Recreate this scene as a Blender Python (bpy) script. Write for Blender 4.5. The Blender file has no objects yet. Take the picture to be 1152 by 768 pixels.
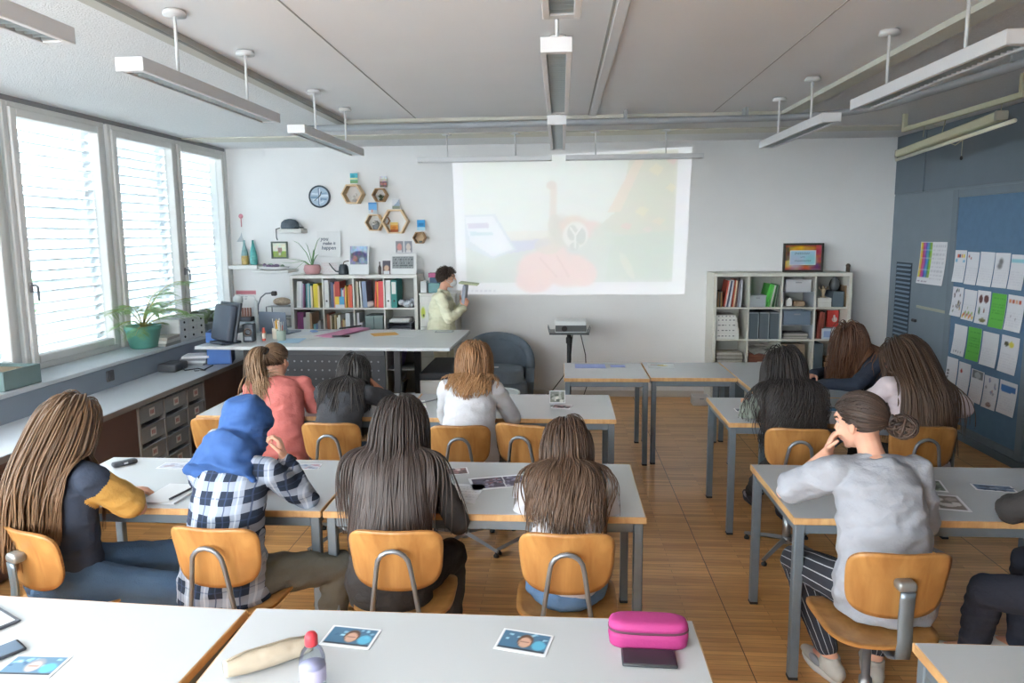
import bpy, bmesh, math, random
import numpy as np
from mathutils import Vector, Matrix, Quaternion
random.seed(7); np.random.seed(7)
scene = bpy.context.scene
COL = scene.collection
PI = math.pi

# ------------------------------------------------------------------ materials
def lin(c):
    return tuple(((x/12.92) if x <= 0.04045 else ((x+0.055)/1.055)**2.4) for x in c)
def hx(s):
    return tuple(int(s[i:i+2], 16)/255 for i in (0, 2, 4))
MATS = {}
def mat(name, col, rough=.55, metal=0.0, var=0.0, scale=8.0, bump=0.0, bscale=60.0, spec=.4, coords='Object'):
    """procedural principled material: slight tone variation and bump from noise"""
    if name in MATS: return MATS[name]
    m = bpy.data.materials.new(name); m.use_nodes = True
    nt = m.node_tree; N = nt.nodes; L = nt.links
    b = N['Principled BSDF']
    if isinstance(col, str): col = hx(col)
    c = lin(col)
    b.inputs['Base Color'].default_value = (*c, 1)
    b.inputs['Roughness'].default_value = rough
    b.inputs['Metallic'].default_value = metal
    b.inputs['Specular IOR Level'].default_value = spec
    tc = N.new('ShaderNodeTexCoord')
    if var > 0:
        no = N.new('ShaderNodeTexNoise'); no.inputs['Scale'].default_value = scale; no.inputs['Detail'].default_value = 4
        L.new(tc.outputs[coords], no.inputs['Vector'])
        mr = N.new('ShaderNodeMapRange'); mr.inputs['To Min'].default_value = 1-var; mr.inputs['To Max'].default_value = 1+var
        mr.inputs['From Min'].default_value = .3; mr.inputs['From Max'].default_value = .7
        L.new(no.outputs['Fac'], mr.inputs['Value'])
        mx = N.new('ShaderNodeVectorMath'); mx.operation = 'SCALE'; mx.inputs[0].default_value = c
        L.new(mr.outputs['Result'], mx.inputs['Scale']); L.new(mx.outputs['Vector'], b.inputs['Base Color'])
    if bump > 0:
        n2 = N.new('ShaderNodeTexNoise'); n2.inputs['Scale'].default_value = bscale; n2.inputs['Detail'].default_value = 5
        L.new(tc.outputs[coords], n2.inputs['Vector'])
        bp = N.new('ShaderNodeBump'); bp.inputs['Strength'].default_value = bump; bp.inputs['Distance'].default_value = .01
        L.new(n2.outputs['Fac'], bp.inputs['Height']); L.new(bp.outputs['Normal'], b.inputs['Normal'])
    MATS[name] = m
    return m
def wood(name, c1, c2, rough=.42, scale=3.0, stretch=(1, 1, 9), bandcol=None):
    if name in MATS: return MATS[name]
    m = bpy.data.materials.new(name); m.use_nodes = True
    nt = m.node_tree; N = nt.nodes; L = nt.links; b = N['Principled BSDF']
    tc = N.new('ShaderNodeTexCoord'); mp = N.new('ShaderNodeMapping'); mp.inputs['Scale'].default_value = stretch
    L.new(tc.outputs['Object'], mp.inputs['Vector'])
    no = N.new('ShaderNodeTexNoise'); no.inputs['Scale'].default_value = scale; no.inputs['Detail'].default_value = 6; no.inputs['Distortion'].default_value = .6
    L.new(mp.outputs['Vector'], no.inputs['Vector'])
    cr = N.new('ShaderNodeValToRGB'); cr.color_ramp.elements[0].position = .32; cr.color_ramp.elements[1].position = .7
    cr.color_ramp.elements[0].color = (*lin(hx(c1)), 1); cr.color_ramp.elements[1].color = (*lin(hx(c2)), 1)
    L.new(no.outputs['Fac'], cr.inputs['Fac']); L.new(cr.outputs['Color'], b.inputs['Base Color'])
    b.inputs['Roughness'].default_value = rough
    b.inputs['Specular IOR Level'].default_value = .4
    MATS[name] = m
    return m
def attr_mat(name, rough=.5, spec=.4, attr='Col', emit=0.0, bump=0.0):
    if name in MATS: return MATS[name]
    m = bpy.data.materials.new(name); m.use_nodes = True
    nt = m.node_tree; N = nt.nodes; L = nt.links; b = N['Principled BSDF']
    a = N.new('ShaderNodeAttribute'); a.attribute_name = attr
    L.new(a.outputs['Color'], b.inputs['Base Color'])
    b.inputs['Roughness'].default_value = rough; b.inputs['Specular IOR Level'].default_value = spec
    if emit:
        L.new(a.outputs['Color'], b.inputs['Emission Color']); b.inputs['Emission Strength'].default_value = emit
    MATS[name] = m
    return m
def glassy(name, tint=(1, 1, 1), refl=.12, rough=.02):
    """thin architectural glass: straight-through transmission plus a faint mirror"""
    if name in MATS: return MATS[name]
    m = bpy.data.materials.new(name); m.use_nodes = True
    nt = m.node_tree; N = nt.nodes; L = nt.links
    for n in list(N): N.remove(n)
    o = N.new('ShaderNodeOutputMaterial'); t = N.new('ShaderNodeBsdfTransparent'); g = N.new('ShaderNodeBsdfGlossy')
    t.inputs['Color'].default_value = (*tint, 1); g.inputs['Roughness'].default_value = rough
    lw = N.new('ShaderNodeLayerWeight'); lw.inputs['Blend'].default_value = .2
    ml = N.new('ShaderNodeMath'); ml.operation = 'MULTIPLY'; ml.inputs[1].default_value = refl*4
    L.new(lw.outputs['Fresnel'], ml.inputs[0])
    mx = N.new('ShaderNodeMixShader'); L.new(ml.outputs[0], mx.inputs[0]); L.new(t.outputs[0], mx.inputs[1]); L.new(g.outputs[0], mx.inputs[2])
    L.new(mx.outputs[0], o.inputs['Surface'])
    MATS[name] = m
    return m

# ------------------------------------------------------------------ mesh builder
def rotm(rx=0, ry=0, rz=0):
    return (Matrix.Rotation(rz, 3, 'Z') @ Matrix.Rotation(ry, 3, 'Y') @ Matrix.Rotation(rx, 3, 'X'))
class MB:
    def __init__(s):
        s.v = []; s.f = []; s.m = []; s.s = []
    def add(s, verts, faces, m=0, smooth=False):
        o = len(s.v); s.v.extend([tuple(p) for p in verts])
        for f in faces:
            s.f.append(tuple(i+o for i in f)); s.m.append(m); s.s.append(smooth)
        return s
    def box(s, c, d, m=0, bev=0.0, rot=None, seg=1):
        bm = bmesh.new(); bmesh.ops.create_cube(bm, size=1)
        for v in bm.verts: v.co = Vector((v.co.x*d[0], v.co.y*d[1], v.co.z*d[2]))
        if bev > 0:
            bmesh.ops.bevel(bm, geom=list(bm.edges), offset=min(bev, min(d)*.49), segments=seg, profile=.5, affect='EDGES')
        bm.verts.index_update()
        R = rot if rot is not None else Matrix.Identity(3)
        C = Vector(c)
        s.add([R @ v.co + C for v in bm.verts], [[v.index for v in f.verts] for f in bm.faces], m, seg > 1)
        bm.free(); return s
    def bx(s, x0, x1, y0, y1, z0, z1, m=0, bev=0.0, seg=1):
        return s.box(((x0+x1)/2, (y0+y1)/2, (z0+z1)/2), (abs(x1-x0), abs(y1-y0), abs(z1-z0)), m, bev, None, seg)
    def tube(s, path, r, n=8, m=0, smooth=True, flat=None, up=None, caps=True, closed=False):
        P = [Vector(p) for p in path]; k = len(P)
        if not hasattr(r, '__len__'): r = [r]*k
        if flat is None: flat = [1.0]*k
        elif not hasattr(flat, '__len__'): flat = [flat]*k
        T = []
        for i in range(k):
            if closed: t = P[(i+1) % k]-P[(i-1) % k]
            else: t = P[min(i+1, k-1)]-P[max(i-1, 0)]
            T.append(t.normalized() if t.length > 1e-9 else Vector((0, 0, 1)))
        u = Vector(up) if up is not None else (Vector((0, 0, 1)) if abs(T[0].z) < .9 else Vector((1, 0, 0)))
        vs = []
        for i in range(k):
            b = u-T[i]*u.dot(T[i])
            if b.length < 1e-6: b = T[i].orthogonal()
            b.normalize(); a = T[i].cross(b); u = Vector(up) if up is not None else b
            for j in range(n):
                th = 2*PI*j/n
                vs.append(P[i]+a*(math.cos(th)*r[i])+b*(math.sin(th)*r[i]*flat[i]))
        fs = []
        rng = k if closed else k-1
        for i in range(rng):
            for j in range(n):
                i2 = (i+1) % k
                fs.append((i*n+j, i*n+(j+1) % n, i2*n+(j+1) % n, i2*n+j))
        if caps and not closed:
            fs.append(tuple(range(n))[::-1]); fs.append(tuple((k-1)*n+j for j in range(n)))
        return s.add(vs, fs, m, smooth)
    def lathe(s, prof, n=20, c=(0, 0, 0), m=0, smooth=True, rot=None, squash=1.0, ring=False):
        R = rot if rot is not None else Matrix.Identity(3); C = Vector(c); vs = []
        for r, z in prof:
            for j in range(n):
                th = 2*PI*j/n; vs.append(R @ Vector((r*math.cos(th), r*math.sin(th)*squash, z))+C)
        k = len(prof); fs = []
        for i in range(k-1):
            for j in range(n):
                fs.append((i*n+j, i*n+(j+1) % n, (i+1)*n+(j+1) % n, (i+1)*n+j))
        if ring:
            for j in range(n): fs.append(((k-1)*n+j, (k-1)*n+(j+1) % n, (j+1) % n, j))
        else:
            fs.append(tuple(range(n))[::-1]); fs.append(tuple((k-1)*n+j for j in range(n)))
        return s.add(vs, fs, m, smooth)
    def prism(s, poly, depth, M=None, m=0, smooth=False):
        """poly in local xz, extruded along local y from 0 to depth; M = Matrix 4x4"""
        M = M if M is not None else Matrix.Identity(4); n = len(poly)
        vs = [M @ Vector((x, 0, z)) for x, z in poly]+[M @ Vector((x, depth, z)) for x, z in poly]
        fs = [tuple(range(n)), tuple(range(n, 2*n))[::-1]]+[(i, i+n, (i+1) % n+n, (i+1) % n) for i in range(n)]
        return s.add(vs, fs, m, smooth)
    def ell(s, c, r, m=0, nu=16, nv=10, rot=None):
        R = rot if rot is not None else Matrix.Identity(3); C = Vector(c); vs = []; fs = []
        for i in range(1, nv):
            ph = PI*i/nv
            for j in range(nu):
                th = 2*PI*j/nu
                vs.append(R @ Vector((r[0]*math.sin(ph)*math.cos(th), r[1]*math.sin(ph)*math.sin(th), r[2]*math.cos(ph)))+C)
        top = len(vs); vs.append(R @ Vector((0, 0, r[2]))+C); bot = len(vs); vs.append(R @ Vector((0, 0, -r[2]))+C)
        for i in range(nv-2):
            for j in range(nu): fs.append((i*nu+j, (i+1)*nu+j, (i+1)*nu+(j+1) % nu, i*nu+(j+1) % nu))
        for j in range(nu):
            fs.append((top, j, (j+1) % nu)); fs.append((bot, (nv-2)*nu+(j+1) % nu, (nv-2)*nu+j))
        return s.add(vs, fs, m, True)
    def sheet(s, F, nu, nv, th, m=0, smooth=True, mside=None):
        """closed thin solid: F(u,v)->(point, normal), thickness th along the normal"""
        top = []; bot = []
        for i in range(nu+1):
            for j in range(nv+1):
                p, nn = F(i/nu, j/nv); p = Vector(p); nn = Vector(nn)
                top.append(p+nn*th/2); bot.append(p-nn*th/2)
        W = nv+1; O = len(top); fs = []; sd = []
        for i in range(nu):
            for j in range(nv):
                a, b, c, d = i*W+j, (i+1)*W+j, (i+1)*W+j+1, i*W+j+1
                fs.append((a, b, c, d)); fs.append((O+a, O+d, O+c, O+b))
        for i in range(nu):
            sd.append((i*W, O+i*W, O+(i+1)*W, (i+1)*W)); sd.append((i*W+nv, (i+1)*W+nv, O+(i+1)*W+nv, O+i*W+nv))
        for j in range(nv):
            sd.append((j, j+1, O+j+1, O+j)); sd.append((nu*W+j, O+nu*W+j, O+nu*W+j+1, nu*W+j+1))
        o = len(s.v); s.v.extend([tuple(p) for p in top+bot])
        for f in fs: s.f.append(tuple(i+o for i in f)); s.m.append(m); s.s.append(smooth)
        for f in sd: s.f.append(tuple(i+o for i in f)); s.m.append(m if mside is None else mside); s.s.append(False)
        return s
    def mesh(s, name, mats, fix=True):
        me = bpy.data.meshes.new(name); me.from_pydata(s.v, [], s.f)
        for mt in (mats if isinstance(mats, (list, tuple)) else [mats]): me.materials.append(mt)
        me.polygons.foreach_set('material_index', s.m); me.polygons.foreach_set('use_smooth', s.s)
        if fix:
            bm = bmesh.new(); bm.from_mesh(me); bmesh.ops.recalc_face_normals(bm, faces=list(bm.faces)); bm.to_mesh(me); bm.free()
        me.update(); return me

def setp(o, label=None, cat=None, group=None, kind=None):
    if label: o['label'] = label
    if cat: o['category'] = cat
    if group: o['group'] = group
    if kind: o['kind'] = kind
    return o
def link(name, data, parent=None, loc=(0, 0, 0), rz=0):
    o = bpy.data.objects.new(name, data); COL.objects.link(o); o.location = loc; o.rotation_euler = (0, 0, rz)
    if parent is not None: o.parent = parent
    return o
def thing(name, label, cat, loc=(0, 0, 0), rz=0, group=None):
    o = bpy.data.objects.new(name, None); COL.objects.link(o); o.location = loc; o.rotation_euler = (0, 0, rz); o.empty_display_size = .1
    return setp(o, label, cat, group)
def part(name, mb, mats, parent, label=None, loc=(0, 0, 0), rz=0):
    o = link(name, mb.mesh(name, mats), parent, loc, rz)
    if label: o['label'] = label
    return o
def solo(name, mb, mats, label, cat, loc=(0, 0, 0), rz=0, group=None):
    return setp(link(name, mb.mesh(name, mats), None, loc, rz), label, cat, group)
def struct(name, mb, mats, parent=None, loc=(0, 0, 0)):
    o = link(name, mb.mesh(name, mats), parent, loc)
    if parent is None: o['kind'] = 'structure'
    return o
def dup(root, label=None, loc=None, rz=None, group=None, name=None):
    """a copy of a thing with copies of its parts and sub-parts"""
    r = root.copy(); COL.objects.link(r)
    if name: r.name = name
    if loc is not None: r.location = loc
    if rz is not None: r.rotation_euler = (0, 0, rz)
    if label: r['label'] = label
    if group: r['group'] = group
    for ch in list(root.children):
        c = ch.copy(); COL.objects.link(c); c.parent = r
        for g in list(ch.children):
            d = g.copy(); COL.objects.link(d); d.parent = c
    return r

# ------------------------------------------------------------------ flat printed pictures
class Pic:
    """raster of layered shapes in the unit square (v up)"""
    def __init__(s, w, h, bg):
        s.w, s.h = w, h
        u, v = np.meshgrid(np.linspace(0, 1, w+1), np.linspace(0, 1, h+1), indexing='ij'); s.u, s.v = u, v
        s.c = np.ones((w+1, h+1, 3))*np.array(hx(bg) if isinstance(bg, str) else bg)
    def put(s, mask, col, a=1.0):
        col = np.array(hx(col) if isinstance(col, str) else col); k = np.clip(mask, 0, 1)[..., None]*a
        s.c = s.c*(1-k)+col*k; return s
    def rect(s, x0, y0, x1, y1, col, a=1.0):
        return s.put(((s.u >= x0) & (s.u <= x1) & (s.v >= y0) & (s.v <= y1)).astype(float), col, a)
    def ell(s, x, y, rx, ry, col, a=1.0, soft=.15, ang=0.0):
        dx, dy = s.u-x, s.v-y; ca, sa = math.cos(ang), math.sin(ang)
        d = np.sqrt(((dx*ca+dy*sa)/rx)**2+((-dx*sa+dy*ca)/ry)**2)
        return s.put((1-d)/max(soft, 1e-3)+.5, col, a)
    def poly(s, pts, col, a=1.0):
        ins = np.zeros_like(s.u, bool); n = len(pts)
        for i in range(n):
            x0, y0 = pts[i]; x1, y1 = pts[(i+1) % n]
            if y0 == y1: continue
            c = ((y0 > s.v) != (y1 > s.v)) & (s.u < (x1-x0)*(s.v-y0)/(y1-y0)+x0); ins ^= c
        return s.put(ins.astype(float), col, a)
    def line(s, pts, wd, col, a=1.0, asp=1.0):
        d = np.full_like(s.u, 9.)
        for (x0, y0), (x1, y1) in zip(pts[:-1], pts[1:]):
            y0, y1 = y0*asp, y1*asp
            vx, vy = x1-x0, y1-y0; L = vx*vx+vy*vy+1e-12
            t = np.clip(((s.u-x0)*vx+(s.v*asp-y0)*vy)/L, 0, 1)
            d = np.minimum(d, np.hypot(s.u-x0-t*vx, s.v*asp-y0-t*vy))
        return s.put((wd-d)/(wd*.5)+.5, col, a)
    def noise(s, amt, sc=12, seed=1, region=None):
        rs = np.random.RandomState(seed); g = rs.rand(sc+2, sc+2, 3)
        x = s.u*sc; y = s.v*sc; i = x.astype(int); j = y.astype(int); fx = (x-i)[..., None]; fy = (y-j)[..., None]
        n = (g[i, j]*(1-fx)+g[i+1, j]*fx)*(1-fy)+(g[i, j+1]*(1-fx)+g[i+1, j+1]*fx)*fy
        k = np.ones_like(s.u) if region is None else ((s.u >= region[0]) & (s.u <= region[2]) & (s.v >= region[1]) & (s.v <= region[3])).astype(float)
        s.c = np.clip(s.c+(n-.5)*2*amt*k[..., None], 0, 1); return s
    def scrib(s, x0, y0, x1, y1, rows, col, seed=0, a=.8, th=.35):
        """rows of short handwriting-like dashes"""
        rs = np.random.RandomState(seed); dy = (y1-y0)/rows
        for r in range(rows):
            x = x0
            while x < x1:
                w = rs.uniform(.03, .11)
                s.rect(x, y1-(r+.5)*dy-dy*th/2, min(x+w, x1), y1-(r+.5)*dy+dy*th/2, col, a*rs.uniform(.6, 1)); x += w+rs.uniform(.02, .04)
        return s
PRINT = attr_mat('printed_paper', rough=.55, spec=.3)
def pic_mesh(name, pic, w, h, th, F=None, mats=None, gloss=None):
    """closed thin slab w x h centred in xy, image on +z; F warps the finished points"""
    nu, nv = pic.w, pic.h; W = nv+1
    vs = []; cs = []
    rgb = pic.c
    L = np.where(rgb <= .04045, rgb/12.92, ((rgb+.055)/1.055)**2.4)
    for i in range(nu+1):
        for j in range(nv+1):
            vs.append(((i/nu-.5)*w, (j/nv-.5)*h, th)); cs.append(L[i, j])
    O = len(vs)
    for i in range(nu+1):
        for j in range(nv+1):
            vs.append(((i/nu-.5)*w, (j/nv-.5)*h, 0)); cs.append((.75, .75, .74))
    fs = []
    for i in range(nu):
        for j in range(nv):
            a, b, c, d = i*W+j, (i+1)*W+j, (i+1)*W+j+1, i*W+j+1
            fs.append((a, b, c, d)); fs.append((O+a, O+d, O+c, O+b))
    for i in range(nu):
        fs.append((i*W, O+i*W, O+(i+1)*W, (i+1)*W)); fs.append((i*W+nv, (i+1)*W+nv, O+(i+1)*W+nv, O+i*W+nv))
    for j in range(nv):
        fs.append((j, j+1, O+j+1, O+j)); fs.append((nu*W+j, O+nu*W+j, O+nu*W+j+1, nu*W+j+1))
    if F is not None: vs = [F(*p) for p in vs]
    me = bpy.data.meshes.new(name); me.from_pydata(vs, [], fs)
    at = me.color_attributes.new('Col', 'FLOAT_COLOR', 'POINT')
    at.data.foreach_set('color', [k for c in cs for k in (float(c[0]), float(c[1]), float(c[2]), 1.0)])
    me.materials.append(mats or PRINT); me.update(); return me
def print_on_table(name, pic, w, h, loc, rz, label, cat='photo print', group=None, th=.0012, parent=None):
    o = link(name, pic_mesh(name, pic, w, h, th), parent, loc, rz)
    if parent is None: setp(o, label, cat, group)
    return o
def print_on_back_wall(name, pic, w, h, loc, label, cat, group=None, th=.002, roll=0, curl=0, parent=None):
    # facing -y : x stays, picture v -> z
    def F(x, y, z):
        cr = curl*max(0, (x/w+.5))**2*(1-(y/h+.5))*.9 if curl else 0
        return (x, -z-cr, y)
    o = link(name, pic_mesh(name, pic, w, h, th, F), parent, loc); o.rotation_euler = (0, roll, 0)
    if parent is None: setp(o, label, cat, group)
    return o
def print_on_right_wall(name, pic, w, h, loc, label, cat, group=None, th=.002, roll=0, curl=0, parent=None):
    # facing -x : picture u runs towards -y (reading left to right from inside the room)
    cr0, sr0 = math.cos(roll), math.sin(roll)
    def F(x, y, z):
        k = curl*(.5-y/h)**2
        x, y = x*cr0-y*sr0, x*sr0+y*cr0
        return (-z-k, -x, y)
    o = link(name, pic_mesh(name, pic, w, h, th, F), parent, loc)
    if parent is None: setp(o, label, cat, group)
    return o
def apply_mods(o):
    dg = bpy.context.evaluated_depsgraph_get(); dg.update()
    me = bpy.data.meshes.new_from_object(o.evaluated_get(dg), depsgraph=dg)
    o.modifiers.clear(); old = o.data; o.data = me; bpy.data.meshes.remove(old)
    return me
def remeshed(name, mb, mats, vox, smooth=3, fac=.5, parent=None):
    """union of overlapping closed pieces as one continuous smooth surface"""
    o = link(name, mb.mesh(name, mats, fix=False), parent)
    md = o.modifiers.new('r', 'REMESH'); md.mode = 'VOXEL'; md.voxel_size = vox; md.use_smooth_shade = True
    if smooth:
        sm = o.modifiers.new('s', 'SMOOTH'); sm.factor = fac; sm.iterations = smooth
    apply_mods(o)
    return o
def text_mesh(name, txt, size, mt, parent, loc, rot, extrude=.0006, align='CENTER', shear=0.0):
    c = bpy.data.curves.new(name, 'FONT'); c.body = txt; c.size = size; c.extrude = extrude; c.align_x = align; c.align_y = 'CENTER'; c.shear = shear; c.resolution_u = 3; c.offset = .0011
    o = bpy.data.objects.new(name, c); COL.objects.link(o)
    dg = bpy.context.evaluated_depsgraph_get(); dg.update()
    me = bpy.data.meshes.new_from_object(o.evaluated_get(dg)); COL.objects.unlink(o); bpy.data.objects.remove(o)
    me.materials.clear(); me.materials.append(mt); me.name = name
    t = link(name, me, parent, loc); t.rotation_euler = rot
    return t
ORD = ['', 'first', 'second', 'third', 'fourth', 'fifth', 'sixth', 'seventh', 'eighth', 'ninth', 'tenth', 'eleventh', 'twelfth', 'thirteenth', 'fourteenth']
# ------------------------------------------------------------------ camera
cam = bpy.data.cameras.new('camera'); camo = bpy.data.objects.new('camera', cam); COL.objects.link(camo)
cam.sensor_width = 36; cam.lens = 800.255/1152*36; cam.shift_y = -15.925/1152*-1*-1 if False else 0
_yaw, _pit, _rol = 0.0702529, 0.1328562, 0.0089467
_f = Vector((-math.sin(_yaw)*math.cos(_pit), math.cos(_yaw)*math.cos(_pit), -math.sin(_pit)))
_r = Vector((math.cos(_yaw), math.sin(_yaw), 0)); _d = _f.cross(_r)
_r2 = _r*math.cos(_rol)+_d*math.sin(_rol); _d2 = -_r*math.sin(_rol)+_d*math.cos(_rol)
camo.matrix_world = Matrix(((_r2.x, -_d2.x, -_f.x, 0), (_r2.y, -_d2.y, -_f.y, 0), (_r2.z, -_d2.z, -_f.z, 1.93373), (0, 0, 0, 1)))
cam.shift_y = -15.925/1152
cam.clip_start = .05; cam.clip_end = 200
scene.camera = camo

# ------------------------------------------------------------------ setting
XL, XR, YB, ZC, Y0 = -3.93, 3.68, 8.29, 2.93, -1.6
white_wall = mat('white_plaster', 'e2e2e2', .9, var=.015, scale=3, bump=.05, bscale=140)
ceil_m = mat('ceiling_plaster', 'e9e9ea', .9, var=.012, scale=2)
rough_ceil = mat('acoustic_ceiling', 'dadbdc', .95, var=.05, scale=60, bump=.8, bscale=110)
cream = mat('cream_strip', 'cdcbbf', .8, var=.03, scale=12)
greym = mat('grey_duct_paint', '9a9da1', .5, var=.03)
bluegrey = mat('blue_grey_panel', '76838e', .55, var=.035, scale=5, bump=.03, bscale=200)
bluegrey2 = mat('blue_grey_frame', '6d7a85', .5, var=.03)
boardblue = mat('pinboard_blue', '5a7793', .85, var=.05, scale=14, bump=.05, bscale=250)
frame_white = mat('window_white', 'd4d3d0', .45, var=.01)
sill_m = mat('sill_light_grey', 'bcc3c8', .5, var=.02)
dark = mat('dark_rubber', '2e2e30', .6)

def parquet():
    m = bpy.data.materials.new('oak_parquet'); m.use_nodes = True
    nt = m.node_tree; N = nt.nodes; L = nt.links; b = N['Principled BSDF']
    tc = N.new('ShaderNodeTexCoord')
    br = N.new('ShaderNodeTexBrick'); br.offset = .5; br.offset_frequency = 2
    br.inputs['Scale'].default_value = 1.0; br.inputs['Brick Width'].default_value = .42; br.inputs['Row Height'].default_value = .036
    br.inputs['Mortar Size'].default_value = .0011; br.inputs['Mortar Smooth'].default_value = .3; br.inputs['Bias'].default_value = 0
    br.inputs['Color1'].default_value = (*lin(hx('dca86a')), 1); br.inputs['Color2'].default_value = (*lin(hx('bf8a52')), 1); br.inputs['Mortar'].default_value = (*lin(hx('8d6538')), 1)
    L.new(tc.outputs['Object'], br.inputs['Vector'])
    mp = N.new('ShaderNodeMapping'); mp.inputs['Scale'].default_value = (2, 30, 1); L.new(tc.outputs['Object'], mp.inputs['Vector'])
    no = N.new('ShaderNodeTexNoise'); no.inputs['Scale'].default_value = 2.5; no.inputs['Detail'].default_value = 5; L.new(mp.outputs['Vector'], no.inputs['Vector'])
    n2 = N.new('ShaderNodeTexNoise'); n2.inputs['Scale'].default_value = 1.1; L.new(tc.outputs['Object'], n2.inputs['Vector'])
    ad = N.new('ShaderNodeMath'); ad.operation = 'ADD'; L.new(no.outputs['Fac'], ad.inputs[0]); L.new(n2.outputs['Fac'], ad.inputs[1])
    mr = N.new('ShaderNodeMapRange'); mr.inputs['From Min'].default_value = .7; mr.inputs['From Max'].default_value = 1.3; mr.inputs['To Min'].default_value = .78; mr.inputs['To Max'].default_value = 1.2
    L.new(ad.outputs[0], mr.inputs['Value'])
    sc = N.new('ShaderNodeVectorMath'); sc.operation = 'SCALE'; L.new(br.outputs['Color'], sc.inputs[0]); L.new(mr.outputs['Result'], sc.inputs['Scale'])
    # long seams running away from the camera every 0.84 m
    sx = N.new('ShaderNodeSeparateXYZ'); L.new(tc.outputs['Object'], sx.inputs[0])
    md = N.new('ShaderNodeMath'); md.operation = 'PINGPONG'; md.inputs[1].default_value = .42; L.new(sx.outputs['X'], md.inputs[0])
    lt = N.new('ShaderNodeMath'); lt.operation = 'LESS_THAN'; lt.inputs[1].default_value = .0022; L.new(md.outputs[0], lt.inputs[0])
    mx = N.new('ShaderNodeMix'); mx.data_type = 'RGBA'; L.new(lt.outputs[0], mx.inputs['Factor']); L.new(sc.outputs['Vector'], mx.inputs['A']); mx.inputs['B'].default_value = (*lin(hx('4a3522')), 1)
    L.new(mx.outputs['Result'], b.inputs['Base Color'])
    b.inputs['Roughness'].default_value = .30; b.inputs['Specular IOR Level'].default_value = .45
    return m
struct('floor', MB().bx(XL-.2, XR+.2, Y0, YB+.2, -.12, 0), parquet())
# ceiling: smooth middle field, rough acoustic strips at the windows, the right wall and the front
cb = MB()
cb.bx(XL-.2, XR+.2, Y0, YB+.2, ZC+.03, ZC+.2, 0)
cb.bx(XL-.2, -1.98, Y0, YB, ZC, ZC+.03, 1); cb.bx(1.96, XR+.1, Y0, YB, ZC, ZC+.03, 1)
cb.bx(-1.98, 1.96, 6.42, YB, ZC, ZC+.03, 1)
cb.bx(-1.98, 1.96, Y0, 6.42, ZC+.004, ZC+.03, 0)
struct('ceiling', cb, [ceil_m, rough_ceil])
tb_ = MB()
tb_.bx(-2.0, -1.90, Y0, 6.42, ZC-.03, ZC+.002, 0); tb_.bx(-1.925, -1.905, Y0, 6.42, ZC-.032, ZC-.02, 1)
struct('trim_1', tb_, [mat('trim_grey_cream', 'b4b2aa', .7), mat('trim_groove', '7c7a76', .8)])
struct('trim_2', MB().bx(1.86, 1.98, Y0, 6.42, ZC-.03, ZC+.002), cream)
t3 = MB().bx(-2.0, 1.98, 6.36, 6.72, ZC-.025, ZC+.002, 0).bx(XL, XR, 7.3, 7.62, ZC-.012, ZC+.002, 0)
struct('trim_3', t3, cream)
# long plaster joints of the middle field
jm = mat('plaster_joint', 'a2a29f', .9)
j = MB()
for x in (.225, ): j.bx(x, x+.012, Y0, 6.36, ZC-.0015, ZC+.005)
struct('trim_4', j, jm)
struct('trim_5', MB().bx(.245, .30, Y0, 6.36, ZC-.008, ZC+.004, 0, .003), ceil_m)
j2 = MB()
j2.box((-1.2, 2.3, ZC+.003), (.008, 9, .003), 0, rot=rotm(0, 0, .02)); j2.box((1.25, 2.3, ZC+.003), (.006, 9, .003), 0, rot=rotm(0, 0, -.01))
struct('trim_6', j2, jm)

struct('wall_back', MB().bx(XL-.2, XR+.2, YB, YB+.2, 0, ZC+.05), white_wall)
struct('baseboard_back', MB().bx(-3.4, XR-.05, YB-.014, YB+.01, 0, .075, 0, .003), mat('baseboard_pale', 'c6bfb8', .6))
# window wall: parapet, head strip and the piers behind the frames
wl = MB()
wl.bx(XL-.25, XL, Y0, YB+.2, 0, .93); wl.bx(XL-.25, XL-.02, Y0, YB+.2, 2.9, ZC+.1); wl.bx(XL-.2, XL, 8.245, YB+.2, .93, ZC+.05)
struct('wall_left', wl, white_wall)
struct('trim_7', MB().bx(XL-.06, XL+.004, Y0, 8.25, 2.895, ZC), mat('shadow_joint', '87878a', .8))
struct('trim_8', MB().bx(XL, -3.585, Y0, YB, 0, .905).bx(XL, -3.575, Y0, YB, .66, .90), mat('parapet_panel', '828c97', .6, var=.03, scale=4))
struct('windowsill_left', MB().bx(XL-.02, -3.56, Y0, YB, .905, .935, 0, .004), sill_m)

glass_m = glassy('window_glass', (.97, .985, .985), .1)
slat_m = mat('blind_slat', 'dfe3e6', .55)
_n = slat_m.node_tree; _t = _n.nodes.new('ShaderNodeBsdfTranslucent'); _t.inputs['Color'].default_value = (.85, .89, .92, 1); _m = _n.nodes.new('ShaderNodeMixShader'); _m.inputs[0].default_value = .42
_n.links.new(_n.nodes['Principled BSDF'].outputs[0], _m.inputs[1]); _n.links.new(_t.outputs[0], _m.inputs[2]); _n.links.new(_m.outputs[0], _n.nodes['Material Output'].inputs['Surface'])
handle_m = mat('handle_grey', '8c8c8e', .35, .6)
def sash(mb, y0, y1, z0, z1, w, x0, x1, bev=.006):
    mb.bx(x0, x1, y0, y0+w, z0, z1, 0, bev); mb.bx(x0, x1, y1-w, y1, z0, z1, 0, bev)
    mb.bx(x0, x1, y0+w, y1-w, z0, z0+w, 0, bev); mb.bx(x0, x1, y0+w, y1-w, z1-w, z1, 0, bev)
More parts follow.
